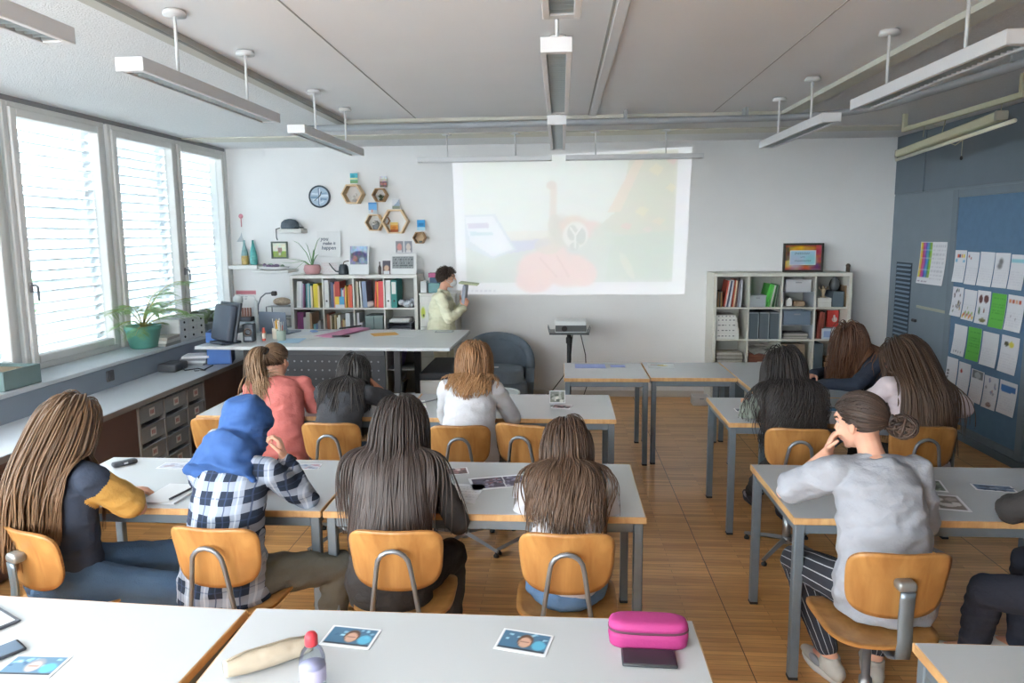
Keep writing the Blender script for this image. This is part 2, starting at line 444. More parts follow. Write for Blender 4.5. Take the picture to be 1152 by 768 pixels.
wins = [(4.905, 6.045, [(4.955, 5.995)]), (6.085, 8.245, [(6.12, 7.15), (7.19, 8.21)]), (3.73, 4.87, [(3.78, 4.82)]), (2.56, 3.70, [(2.61, 3.65)]), (1.39, 2.53, [(1.44, 2.48)]), (.22, 1.36, [(.27, 1.31)]), (-.95, .19, [(-.9, .14)])]
for i, (a, b, ss) in enumerate(wins):
    w = thing('window_%d' % (i+1), None, None, (0, 0, 0)); w['kind'] = 'structure'
    fr = MB(); sash(fr, a, b, .935, 2.9, .05, XL-.10, XL-.005)
    if len(ss) > 1: fr.bx(XL-.10, XL-.005, 7.15, 7.19, .95, 2.88, 0, .005)
    part('window_frame', fr, frame_white, w)
    for (c, d) in ss:
        sa = MB(); sash(sa, c+.005, d-.005, .985, 2.855, .062, XL-.075, XL+.012)
        s2 = part('window_sash', sa, frame_white, w)
        part('window_glass', MB().bx(XL-.052, XL-.046, c+.06, d-.06, 1.045, 2.80), glass_m, s2)
        if i in (0, 1, 2):
            hy = c+.035 if i != 1 else 7.165
            if i == 1 and c > 7: continue
            hb = MB().box((XL+.022, hy, 1.56), (.018, .03, .075), 0, .006).tube([(XL+.03, hy, 1.575), (XL+.06, hy, 1.575), (XL+.064, hy+.012, 1.565), (XL+.06, hy+.02, 1.46)], .008, 8)
            part('window_handle', hb, handle_m, s2)
# outside venetian blinds, one per sash
bl_labels = ['white slatted blind outside the window behind the green potted palm’s left', ]
k = 0
for i, (a, b, ss) in enumerate(wins[:3]):
    for (c, d) in ss:
        bl = thing('venetian_blind', None, 'blind', (XL-.2, (c+d)/2, 0), 0, 'outside blinds of the window wall')
        bl['label'] = {4.955: 'white slatted blind behind the wide window with the grey box on its sill', 6.12: 'white slatted blind behind the potted palm', 7.19: 'white slatted blind at the window nearest the back corner'}.get(c, 'white slatted blind behind the window pane at the left picture edge' if c > 3.7 else 'white slatted blind behind a window beside the camera')
        half = (d-c)/2+.10 if c != 7.19 else (d-c)/2+.04
        s_ = MB(); z = 2.80; n = 0
        tilt = .98 if i != 0 else None
        while z > 1.0:
            t = tilt if tilt is not None else (.55 if z > 2.3 else .98 if z > 1.45 else .70)
            s_.sheet(lambda u, v, z=z, t=t: ((math.cos(t)*(u-.5)*.085, (v-.5)*2*half, z+math.sin(t)*(u-.5)*.085+.006*(1-(2*u-1)**2)), (-math.sin(t), 0, math.cos(t))), 4, 1, .0016)
            z -= .083; n += 1
        part('slats', s_, slat_m, bl)
        ct = MB()
        for y in (-half*.7, half*.7): ct.tube([(0, y, 1.0), (0, y, 2.84)], .0016, 5)
        part('ladder_cords', ct, mat('cord_grey', '9a9a9a', .8), bl)
        part('bottom_rail', MB().box((0, 0, .985), (.07, 2*half, .018), 0, .004), slat_m, bl)

struct('wall_front', MB().bx(XL-.2, XR+.2, Y0-.2, Y0, 0, .9).bx(XL-.2, XR+.2, Y0-.2, Y0, 2.85, ZC+.05).bx(XL-.2, -3.6, Y0-.2, Y0, .9, 2.85).bx(-.7, XR+.2, Y0-.2, Y0, .9, 2.85), white_wall)  # unseen wall behind the camera; its opening is added to let in frontal fill
# right wall: painted panels with a vent door and the big pin board
wr = MB()
wr.bx(XR+.012, XR+.2, Y0, YB+.2, 0, ZC+.05)
struct('wall_right', wr, bluegrey)
pn = MB(); g = .004
for (ya, yb2, za, zb) in ((7.655, YB-.002, 2.305, ZC), (6.0, 7.645, 2.305, ZC), (3.0, 5.99, 2.305, ZC), (Y0, 2.99, 2.305, ZC)):
    pn.bx(XR, XR+.015, ya+g, yb2-g, za+g, zb, 0, .002)
struct('trim_9', pn, mat('upper_panel', '68747f', .55, var=.03, scale=4))
# door-sized blue-grey panel with louvres
dr = thing('door_1', None, None, (XR, 7.62, 0)); dr['kind'] = 'structure'
part('door_leaf', MB().bx(0, .014, -.545, .655, .1, 2.29, 0, .003), bluegrey, dr)
vb = MB()
for q in range(19): vb.box((-.004, .33, .70+q*.047), (.006, .315, .020), 0, rot=rotm(0, .5, 0))
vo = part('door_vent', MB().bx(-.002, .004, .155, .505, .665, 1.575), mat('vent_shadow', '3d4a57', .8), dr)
part('louvre_slats', vb, mat('louvre_paint', '708598', .5), vo)
part('door_handle', MB().box((-.012, .02, .985), (.025, .075, .03), 0, .006), dark, dr)
part('door_strip', MB().box((-.005, -.28, 1.135), (.01, .56, .028), 0, .003), mat('cream_strip_paint', 'a5a596', .6), dr)
# pin board panel in a frame
pb = thing('door_2', None, None, (XR, 6.5, 0)); pb['kind'] = 'structure'
fb = MB()
fb.bx(-.02, .012, .45, .545, .06, 2.29, 0, .004); fb.bx(-.02, .012, -.66, .45, 2.215, 2.29, 0, .004); fb.bx(-.02, .012, -.73, -.645, .06, 2.29, 0, .004); fb.bx(-.02, .012, -.645, .45, .06, .135, 0, .004)
part('board_frame', fb, bluegrey2, pb)
part('board_panel', MB().bx(-.008, .012, -.645, .45, .135, 2.215), boardblue, pb)
p3 = MB()
for q in range(5): p3.bx(XR-.004, XR+.014, 5.76-1.22*(q+1)+.006, 5.76-1.22*q-.006, .1, 2.29, 0, .003)
struct('trim_10', p3, bluegrey)
struct('baseboard_right', MB().bx(XR-.035, XR+.01, Y0, YB, 0, .07, 0, .004), mat('base_grey', '5a6874', .6))

# ------------------------------------------------------------------ outside world seen between the slats
og = MB().bx(-40, XL-.3, -25, 40, -.6, -.5)
struct('ground_outside', og, mat('outside_paving', '6d7274', .9, var=.1, scale=.6))
bd = thing('apartment_building', 'pale building facade across the street, seen between the blind slats', 'building', (-26, 10, -.5))
fb2 = MB().bx(-4, 0, -16, 16, 0, 11)
part('facade', fb2, mat('facade_pale', '5d6a74', .9, var=.04), bd)
for r in range(3):
    for c in range(7):
        part('facade_window', MB().bx(0, .06, -13.6+c*4.2, -12+c*4.2, 1.2+r*3.3, 3.0+r*3.3), mat('facade_glass', '6f8fa6', .2), bd)
hm = mat('hedge_leaf', '5f8a58', .7, var=.35, scale=3)
for q, (x, y, r, hh) in enumerate([(-15, 9, 1.5, 1.1), (-15.5, 13.2, 1.7, 1.2), (-15, 17.2, 1.4, 1.0), (-15.4, 5.0, 1.3, 1.1)]):
    hb = MB(); rs = random.Random(q)
    for t in range(60):
        a = rs.uniform(0, 2*PI); e = rs.uniform(0, 1); rr = r*rs.uniform(.5, 1)
        hb.ell((rr*math.cos(a), rr*math.sin(a), .5+hh*e), (.3, .3, .25), 0, 7, 5)
    hb.lathe([(.15, 0), (.12, .6)], 8)
    solo('shrub', hb, hm, 'green shrub outside the windows, behind the blind slats', 'shrub', (x, y, -.5), 0, 'shrubs outside the windows')

# ------------------------------------------------------------------ light: overcast daylight through the windows and the added front opening
world = bpy.data.worlds.new('World'); scene.world = world; world.use_nodes = True
nt = world.node_tree; bg = nt.nodes['Background']
bg.inputs['Color'].default_value = (.91,.965,1.0,1); bg.inputs['Strength'].default_value = 8.5
def area(name, loc, rot, sx, sy, power, col=(1, 1, 1), portal=False, spread=PI):
    l = bpy.data.lights.new(name, 'AREA'); l.shape = 'RECTANGLE'; l.size = sx; l.size_y = sy; l.energy = power; l.color = col; l.spread = spread
    o = bpy.data.objects.new(name, l); COL.objects.link(o); o.location = loc; o.rotation_euler = rot
    if portal: l.cycles.is_portal = True
    return o
scene.view_settings.view_transform = 'Standard'; scene.view_settings.look = 'None'
scene.view_settings.gamma = 1; scene.view_settings.exposure = 1.36; scene.view_settings.use_curve_mapping = False
scene.cycles.max_bounces = 8; scene.cycles.diffuse_bounces = 5; scene.cycles.transparent_max_bounces = 16
scene.cycles.use_denoising = True; scene.cycles.sample_clamp_indirect = 6
scene.cycles.caustics_reflective = False; scene.cycles.caustics_refractive = False
# ------------------------------------------------------------------ tables
top_m = mat('white_laminate', 'b9bcbe', .27, var=.012, scale=3, spec=.45)
edge_m = wood('beech_edge', 'b58a5c', 'cba472', .5, 4, (8, 2, 2))
steel = mat('painted_steel_frame', '74808a', .38, .35, var=.05, scale=20)
TH = .74
def table_proto(w, d):
    t = thing('school_table', 'x', 'table')
    part('tabletop', MB().box((w/2, d/2, TH-.004), (w-.008, d-.008, .008), 0, .002), top_m, t)
    e = MB(); z0, z1 = TH-.03, TH-.0005
    e.bx(0, w, 0, .012, z0, z1, 0, .003); e.bx(0, w, d-.012, d, z0, z1, 0, .003); e.bx(0, .012, .012, d-.012, z0, z1, 0, .003); e.bx(w-.012, w, .012, d-.012, z0, z1, 0, .003)
    e.bx(.012, w-.012, .012, d-.012, z0, TH-.009)
    part('edge_band', e, edge_m, t, 'beech coloured table edge')
    a = MB(); z0, z1 = TH-.075, TH-.03; i = .012
    a.bx(i+.04, w-i-.04, i+.006, i+.032, z0, z1, 0, .003); a.bx(i+.04, w-i-.04, d-i-.032, d-i-.006, z0, z1, 0, .003)
    a.bx(i+.006, i+.032, i+.04, d-i-.04, z0, z1, 0, .003); a.bx(w-i-.032, w-i-.006, i+.04, d-i-.04, z0, z1, 0, .003)
    part('frame', a, steel, t)
    for x in (i, w-i-.04):
        for y in (i, d-i-.04):
            l = part('leg', MB().bx(x, x+.04, y, y+.04, .012, TH-.03, 0, .004), steel, t)
            part('foot_cap', MB().bx(x-.001, x+.041, y-.001, y+.041, 0, .014, 0, .003), dark, l)
    return t
W14, D7 = 1.392, .70
tp = table_proto(W14, D7); sq = table_proto(.70, .70)
tspots = [((-.985, 1.395, 0), 0.0, 'white table with the pink pencil case, in front of the camera'),
 ((-2.432, 1.456, 0), -.052, 'white table with the tablet, at the lower left edge of the picture'),
 ((1.02, 1.31, 0), 0, 'white table whose corner shows in the lower right of the picture'),
 ((-2.436, 2.889, 0), 0, 'white table in the second row with the open notebook'),
 ((-1.035, 2.889, 0), 0, 'white table in the second row with a pencilled sheet and prints'),
 ((-2.436, 4.472, 0), 0, 'white table in front of the person in coral pink'),
 ((-1.04, 4.468, 0), 0, 'white table in the third row with the bright cut paper'),
 ((.968, 2.912, 0), 0, 'white table in front of the person in the grey shirt'),
 ((1.043, 4.412, 0), 0, 'white table on the right in front of two long haired persons')]
for q, (loc, rz, lab) in enumerate(tspots):
    if q == 0: tp.location = loc; tp.rotation_euler = (0, 0, rz); tp['label'] = lab; tp['group'] = 'school tables'
    else: dup(tp, lab, loc, rz, 'school tables')
t_ = dup(tp, 'white table set lengthwise before the bookcase, under the elbows of the navy sweater', (1.432+.70, 5.13, 0), PI/2, 'school tables')
sq.location = (.02, 5.757, 0); sq['label'] = 'small square white table by the projector stand, with the blue strip on it'; sq['group'] = 'small square tables'
dup(sq, 'small square white table between the projector table and the lengthwise table', (.728, 5.797, 0), 0, 'small square tables')

# ------------------------------------------------------------------ chairs
ply = wood('beech_plywood', '966738', 'b4864e', .36, 2.2, (7, 7, 1.2))
ply_edge = wood('plywood_edge', '8a5a2c', 'c08a4c', .5, 8, (1, 1, 20))
chrome = mat('satin_steel', '9a9da0', .28, .85)
grey_steel = mat('grey_tube', '7d8288', .32, .6)
def superell(u, v, p=4.5):
    """square (-1..1)^2 -> rounded rectangle"""
    n = (abs(u)**p+abs(v)**p)**(1/p) if (u or v) else 1
    k = max(abs(u), abs(v))
    return (u*k/n, v*k/n) if n > 1e-9 else (0, 0)
def chair_proto(kind):
    t = thing('school_chair', 'x', 'chair')
    # seat pan: centre y=.0 ; back edge at y=-.19
    def seat(u, v):
        a, b = superell(2*u-1, 2*v-1, 4.0)
        z = .452+.016*abs(a)**2.5+.012*max(0, -b-.5)-.035*max(0, b-.55)**1.3
        return ((a*.20, b*.195, z), (0, 0, 1))
    part('seat', MB().sheet(seat, 18, 18, .011, 0, True, 1), [ply, ply_edge], t)
    H = .126; zc = .706
    def back(u, v):
        a, b = superell(2*u-1, 2*v-1, 4.2)
        wd = .176+.010*b
        x = a*wd; z = zc+b*H+.008*a*a
        y = -.212+.042*a*a-(z-zc)*.16-.012*b*b
        nn = Vector((-2*.042*a/wd*.9, 1, .16)).normalized()
        return ((x, y, z), nn)
    part('backrest', MB().sheet(back, 22, 16, .011, 0, True, 1), [ply, ply_edge], t)
    fr = MB()
    if kind == 'tube':
        p = []
        for s_ in (-1,):
            p += [(-.10, .06, .435), (-.10, -.16, .432), (-.099, -.205, .437), (-.097, -.228, .458), (-.09, -.236, .50), (-.074, -.242, .62), (-.064, -.249, .69)]
        for k in range(1, 8):
            th = PI-PI*k/8; p.append((.062*math.cos(th), -.252-.006*math.sin(th), .70+.062*math.sin(th)))
        p += [(-x, y, z) for x, y, z in p[:7][::-1]]
        fr.tube(p, .0095, 10)
        part('back_tube', fr, grey_steel, t, 'bent grey steel tube behind the backrest')
    else:
        pth = [(-.0, .05, .43), (0, -.20, .43), (0, -.25, .455), (0, -.262, .52), (0, -.256, .60), (0, -.262, .705)]
        def bar(u, v):
            f = u*(len(pth)-1); i = min(int(f), len(pth)-2); q = f-i
            p = Vector(pth[i]).lerp(Vector(pth[i+1]), q); tg = (Vector(pth[i+1])-Vector(pth[i])).normalized()
            return ((p.x+(v-.5)*.05, p.y, p.z), Vector((1, 0, 0)).cross(tg))
        fr.sheet(bar, 20, 2, .007)
        bo = part('back_bracket', fr, mat('bracket_grey', '7b868e', .38, .5), t, 'flat grey steel bracket behind the backrest')
        part('clamp', MB().box((0, -.242, .722), (.066, .05, .038), 0, .014, None, 3), mat('clamp_grey', '8a8a88', .35, .5), bo)
    part('column', MB().lathe([(.024, .07), (.024, .22), (.0155, .222), (.0155, .43)], 14), chrome, t)
    part('seat_plate', MB().box((0, 0, .437), (.2, .18, .012), 0, .004), grey_steel, t)
    for k in range(4):
        a = PI/4+k*PI/2+.12
        dx, dy = math.cos(a), math.sin(a)
        lg = MB().tube([(dx*.02, dy*.02, .083), (dx*.12, dy*.12, .066), (dx*.27, dy*.27, .034)], [.019, .017, .014], 4, 0, False, .8)
        l = part('base_arm', lg, chrome, t)
        part('glide', MB().lathe([(.016, 0), (.017, .012), (.009, .02), (.006, .034)], 10, (dx*.258, dy*.258, 0)), dark, l)
    part('hub', MB().lathe([(.03, .06), (.032, .075), (.03, .098), (.024, .1)], 14), chrome, t)
    return t
chA = chair_proto('tube'); chB = chair_proto('bracket'); usedA = [False]; usedB = [False]
def place_chair(x, y, rz, label, kind='tube'):
    src, fl = (chA, usedA) if kind == 'tube' else (chB, usedB)
    if not fl[0]:
        fl[0] = True; src.location = (x, y, 0); src.rotation_euler = (0, 0, rz); src['label'] = label; src['group'] = 'plywood school chairs'; return src
    return dup(src, label, (x, y, 0), rz, 'plywood school chairs')
# (x, y) is the seat centre; the backrest stands .21 m behind it
place_chair(.02, 2.735, 0, 'plywood swivel chair under the person in white top and jeans')
place_chair(-.635, 2.73, .03, 'plywood swivel chair under the person in the long black dress')
place_chair(-1.325, 2.72, -.06, 'plywood swivel chair under the person in the blue headscarf')
place_chair(-2.12, 4.32, .12, 'plywood swivel chair pulled back behind the person in coral pink')
place_chair(-1.365, 4.22, -.02, 'plywood swivel chair under the person in dark grey resting head on hand')
place_chair(-.60, 4.19, .04, 'plywood swivel chair under the person in the white blouse')
place_chair(-.165, 4.22, -.3, 'empty plywood swivel chair turned aside in the third row')
place_chair(1.355, 4.2, -.1, 'plywood swivel chair under the person with long black wavy hair')
place_chair(2.06, 4.27, -.05, 'plywood swivel chair under the person in the pale pink shirt')
place_chair(2.62, 5.62, PI/2+.2, 'plywood swivel chair under the person in the navy sweater')
place_chair(1.17, 2.63, .03, 'plywood swivel chair with flat bracket under the grey shirt', 'bracket')
place_chair(2.08, 2.62, .5, 'plywood swivel chair under the person at the right picture edge', 'bracket')
place_chair(-1.98, 2.66, -.42, 'plywood swivel chair with flat bracket under the navy and yellow shirt', 'bracket')
# ------------------------------------------------------------------ people
from mathutils import noise as mnoise
def skin_mat(name, c): 
    m = mat(name, c, .55, var=.04, scale=14, bump=.03, bscale=300, spec=.3)
    m.node_tree.nodes['Principled BSDF'].inputs['Subsurface Weight'].default_value = .08
    m.node_tree.nodes['Principled BSDF'].inputs['Subsurface Radius'].default_value = (.01, .004, .002)
    return m
def hair_mat(name, root, tip, rough=.38):
    if name in MATS: return MATS[name]
    m = bpy.data.materials.new(name); m.use_nodes = True
    nt = m.node_tree; N = nt.nodes; L = nt.links; b = N['Principled BSDF']
    a = N.new('ShaderNodeAttribute'); a.attribute_name = 'strand'
    sp = N.new('ShaderNodeSeparateXYZ'); L.new(a.outputs['Vector'], sp.inputs[0])
    ad = N.new('ShaderNodeMath'); ad.operation = 'MULTIPLY_ADD'; ad.inputs[1].default_value = .75; L.new(sp.outputs['X'], ad.inputs[0])
    m2 = N.new('ShaderNodeMath'); m2.operation = 'MULTIPLY_ADD'; m2.inputs[1].default_value = .5; m2.inputs[2].default_value = -.12; L.new(sp.outputs['Y'], m2.inputs[0]); L.new(m2.outputs[0], ad.inputs[2])
    cr = N.new('ShaderNodeValToRGB'); cr.color_ramp.elements[0].color = (*lin(hx(root)), 1); cr.color_ramp.elements[1].color = (*lin(hx(tip)), 1)
    L.new(ad.outputs[0], cr.inputs['Fac']); L.new(cr.outputs['Color'], b.inputs['Base Color'])
    b.inputs['Roughness'].default_value = rough; b.inputs['Specular IOR Level'].default_value = .28
    MATS[name] = m; return m
def cloth(name, c, rough=.85, var=.05, bump=.25, bscale=90):
    return mat(name, c, rough, var=var, scale=9, bump=bump, bscale=bscale, spec=.15)
def plaid():
    m = bpy.data.materials.new('plaid_flannel'); m.use_nodes = True
    nt = m.node_tree; N = nt.nodes; L = nt.links; b = N['Principled BSDF']
    tc = N.new('ShaderNodeTexCoord'); sx = N.new('ShaderNodeSeparateXYZ'); L.new(tc.outputs['Object'], sx.inputs[0])
    def band(src, per, off, wd):
        a = N.new('ShaderNodeMath'); a.operation = 'ADD'; a.inputs[1].default_value = off; L.new(src, a.inputs[0])
        p = N.new('ShaderNodeMath'); p.operation = 'PINGPONG'; p.inputs[1].default_value = per/2; L.new(a.outputs[0], p.inputs[0])
        l = N.new('ShaderNodeMath'); l.operation = 'LESS_THAN'; l.inputs[1].default_value = wd/2; L.new(p.outputs[0], l.inputs[0]); return l.outputs[0]
    def mixc(f, a, bcol, amt=1.0):
        mm = N.new('ShaderNodeMath'); mm.operation = 'MULTIPLY'; mm.inputs[1].default_value = amt; L.new(f, mm.inputs[0])
        x = N.new('ShaderNodeMix'); x.data_type = 'RGBA'; L.new(mm.outputs[0], x.inputs['Factor'])
        if isinstance(a, tuple): x.inputs['A'].default_value = a
        else: L.new(a, x.inputs['A'])
        x.inputs['B'].default_value = bcol; return x.outputs['Result']
    base = (*lin(hx('2c3443')), 1)
    lb = (*lin(hx('a9b3c4')), 1); wh = (*lin(hx('d9dce2')), 1); nv = (*lin(hx('3d4a66')), 1)
    c = mixc(band(sx.outputs['X'], .085, .0, .034), base, lb, .72)
    c = mixc(band(sx.outputs['Z'], .085, .01, .034), c, lb, .62)
    c = mixc(band(sx.outputs['X'], .085, .042, .005), c, nv, .8)
    c = mixc(band(sx.outputs['Z'], .085, .052, .005), c, nv, .5)
    c = mixc(band(sx.outputs['X'], .085, .0, .006), c, wh, .35)
    L.new(c, b.inputs['Base Color']); b.inputs['Roughness'].default_value = .9; b.inputs['Specular IOR Level'].default_value = .15
    return m
def pinstripe(name, base, line, n=9, wd=.12):
    m = bpy.data.materials.new(name); m.use_nodes = True
    nt = m.node_tree; N = nt.nodes; L = nt.links; b = N['Principled BSDF']
    a = N.new('ShaderNodeAttribute'); a.attribute_name = 'around'; sp = N.new('ShaderNodeSeparateXYZ'); L.new(a.outputs['Vector'], sp.inputs[0])
    at = N.new('ShaderNodeMath'); at.operation = 'ARCTAN2'; L.new(sp.outputs['Y'], at.inputs[0]); L.new(sp.outputs['X'], at.inputs[1])
    mu = N.new('ShaderNodeMath'); mu.operation = 'MULTIPLY'; mu.inputs[1].default_value = n/(2*PI); L.new(at.outputs[0], mu.inputs[0])
    fr = N.new('ShaderNodeMath'); fr.operation = 'FRACT'; L.new(mu.outputs[0], fr.inputs[0])
    lt = N.new('ShaderNodeMath'); lt.operation = 'LESS_THAN'; lt.inputs[1].default_value = wd; L.new(fr.outputs[0], lt.inputs[0])
    mx = N.new('ShaderNodeMix'); mx.data_type = 'RGBA'; L.new(lt.outputs[0], mx.inputs['Factor']); mx.inputs['A'].default_value = (*lin(hx(base)), 1); mx.inputs['B'].default_value = (*lin(hx(line)), 1)
    L.new(mx.outputs['Result'], b.inputs['Base Color']); b.inputs['Roughness'].default_value = .85; b.inputs['Specular IOR Level'].default_value = .15
    return m
lips_m = mat('lips', 'b0685f', .5); brow_m = mat('eyebrows', '4a3a30', .8)
eye_w = mat('eye_white', 'a9a29c', .5); eye_d = mat('iris_dark', '33261f', .25)
sole_w = mat('shoe_sole_white', 'cfcdc8', .6); 
V = Vector
def ik(S, T, a, b, pole):
    d = T-S; L = d.length; L2 = min(max(L, abs(a-b)+.01), a+b-.004)
    n = d.normalized(); T = S+n*L2
    x = (a*a-b*b+L2*L2)/(2*L2); hgt = math.sqrt(max(a*a-x*x, 0))
    p = pole-n*pole.dot(n)
    if p.length < 1e-5: p = n.orthogonal()
    return S+n*x+p.normalized()*hgt, T
def seg_t(P, A, B):
    AB = B-A; t = ((P-A)@AB)/(AB@AB); return np.clip(t, 0, 1)
def rball(mb, p, r): mb.ell(p, (r, r, r) if not hasattr(r, '__len__') else r, 0, 14, 9)
def limb(mb, pts, rs, n=12):
    """tapered rounded limb through the joints"""
    P = []; R = []
    for i in range(len(pts)-1):
        for k in range(6):
            t = k/6; P.append(V(pts[i]).lerp(V(pts[i+1]), t)); R.append(rs[i]*(1-t)+rs[i+1]*t)
    P.append(V(pts[-1])); R.append(rs[-1])
    # soften the corner
    Q = P[:]
    for it in range(2):
        Q = [Q[0]]+[(Q[i-1]+Q[i]*2+Q[i+1])/4 for i in range(1, len(Q)-1)]+[Q[-1]]
    mb.tube(Q, R, n); rball(mb, Q[0], R[0]); rball(mb, Q[-1], R[-1])
def hand(mb, W, d, n, side, s, curl, spread=.06):
    """palm, four fingers and a thumb. d: towards the fingers, n: back of the hand, side: +1 right hand"""
    d = d.normalized(); n = (n-d*n.dot(d)).normalized(); l = d.cross(n)*side    # l points to the thumb side
    l = -l
    R = Matrix((l, d, n)).transposed()
    mb.ell(W+d*.045*s, (.039*s, .056*s, .0165*s), 0, 14, 9, R)
    mb.tube([W-d*.015*s, W+d*.03*s], [.024*s, .029*s], 12, 0, True, .7, n)
    ln = (.066, .075, .070, .054)
    for k in range(4):
        off = (-.0295+.0195*k)*s
        b = W+d*(.086-.004*abs(k-1.2))*s-l*off*1.0
        dirv = (d-l*(off*spread/.03)*1.0).normalized(); p = b-dirv*.02*s; pts = [p, b]; L = ln[k]*s; ang = 0
        for q, fr in enumerate((.45, .31, .24)):
            ang += curl*(.55 if q == 0 else .85)
            v = dirv*math.cos(ang)-n*math.sin(ang); pts.append(pts[-1]+v*L*fr)
        rr = [.0088*s, .0088*s, .0082*s, .0076*s, .0066*s]
        mb.tube(pts, rr, 9); rball(mb, pts[-1], rr[-1])
    b = W+d*.022*s+l*.026*s; v1 = (d*.55+l*.8-n*.15).normalized(); v2 = (d*.85+l*.35-n*(.2+.3*min(curl, 1))).normalized()
    pts = [b-v1*.012*s, b+v1*.034*s, b+v1*.034*s+v2*.03*s, b+v1*.034*s+v2*.052*s]
    mb.tube(pts, [.013*s, .0105*s, .009*s, .0075*s], 9); rball(mb, pts[-1], .0075*s)
def head_parts(mb, C, R, s, nose=1.0):
    def e(c, r, rot=None): mb.ell(C+R @ (V(c)*s), V(r)*s, 0, 20, 14, R if rot is None else R @ rot)
    e((0, -.008, .026), (.0745, .094, .087)); e((0, .022, -.025), (.060, .066, .074)); e((0, .040, -.062), (.042, .044, .040))
    e((0, .066, -.089), (.019, .017, .015)); e((0, .074, .030), (.050, .022, .026))
    e((.034, .056, -.025), (.023, .026, .026)); e((-.034, .056, -.025), (.023, .026, .026))
    e((0, .083, -.056), (.024, .013, .0065)); e((0, .083, -.065), (.020, .013, .0065))
    mb.tube([C+R @ (V(p)*s) for p in ((0, .082, .022), (0, .094, .002), (0, .105*nose, -.020), (0, .100, -.030))], [.0095*s, .010*s, .0125*s, .010*s], 10)
    e((.010, .092, -.030), (.008, .010, .007)); e((-.010, .092, -.030), (.008, .010, .007))
    for k in (-1, 1):
        e((k*.076, -.004, -.008), (.007, .019, .031), rotm(.15, 0, k*.35)); e((k*.074, -.002, -.030), (.007, .010, .010))
def mat_by(o, fn):
    me = o.data; n = len(me.polygons); c = np.empty(n*3); me.polygons.foreach_get('center', c); c = c.reshape(-1, 3)
    me.polygons.foreach_set('material_index', fn(c).astype(np.int32)); me.update()
def wrinkle(o, amp, sx=9., sz=22., seed=0.):
    me = o.data; n = len(me.vertices)
    co = np.empty(n*3); no = np.empty(n*3); me.vertices.foreach_get('co', co); me.vertices.foreach_get('normal', no)
    co = co.reshape(-1, 3); no = no.reshape(-1, 3)
    d = np.array([mnoise.noise((p[0]*sx+seed, p[1]*sx+p[2]*4, p[2]*sz-p[0]*5)) + .5*mnoise.noise((p[0]*sx*2.3, p[1]*sx*2.3+seed, p[2]*sz*1.6)) - 1.1*abs(mnoise.noise((p[0]*7+p[2]*6+seed, p[1]*7, p[2]*11-p[0]*4))) + .3 for p in co])
    co += no*(d*amp*1.9)[:, None]; me.vertices.foreach_set('co', co.ravel()); me.update()

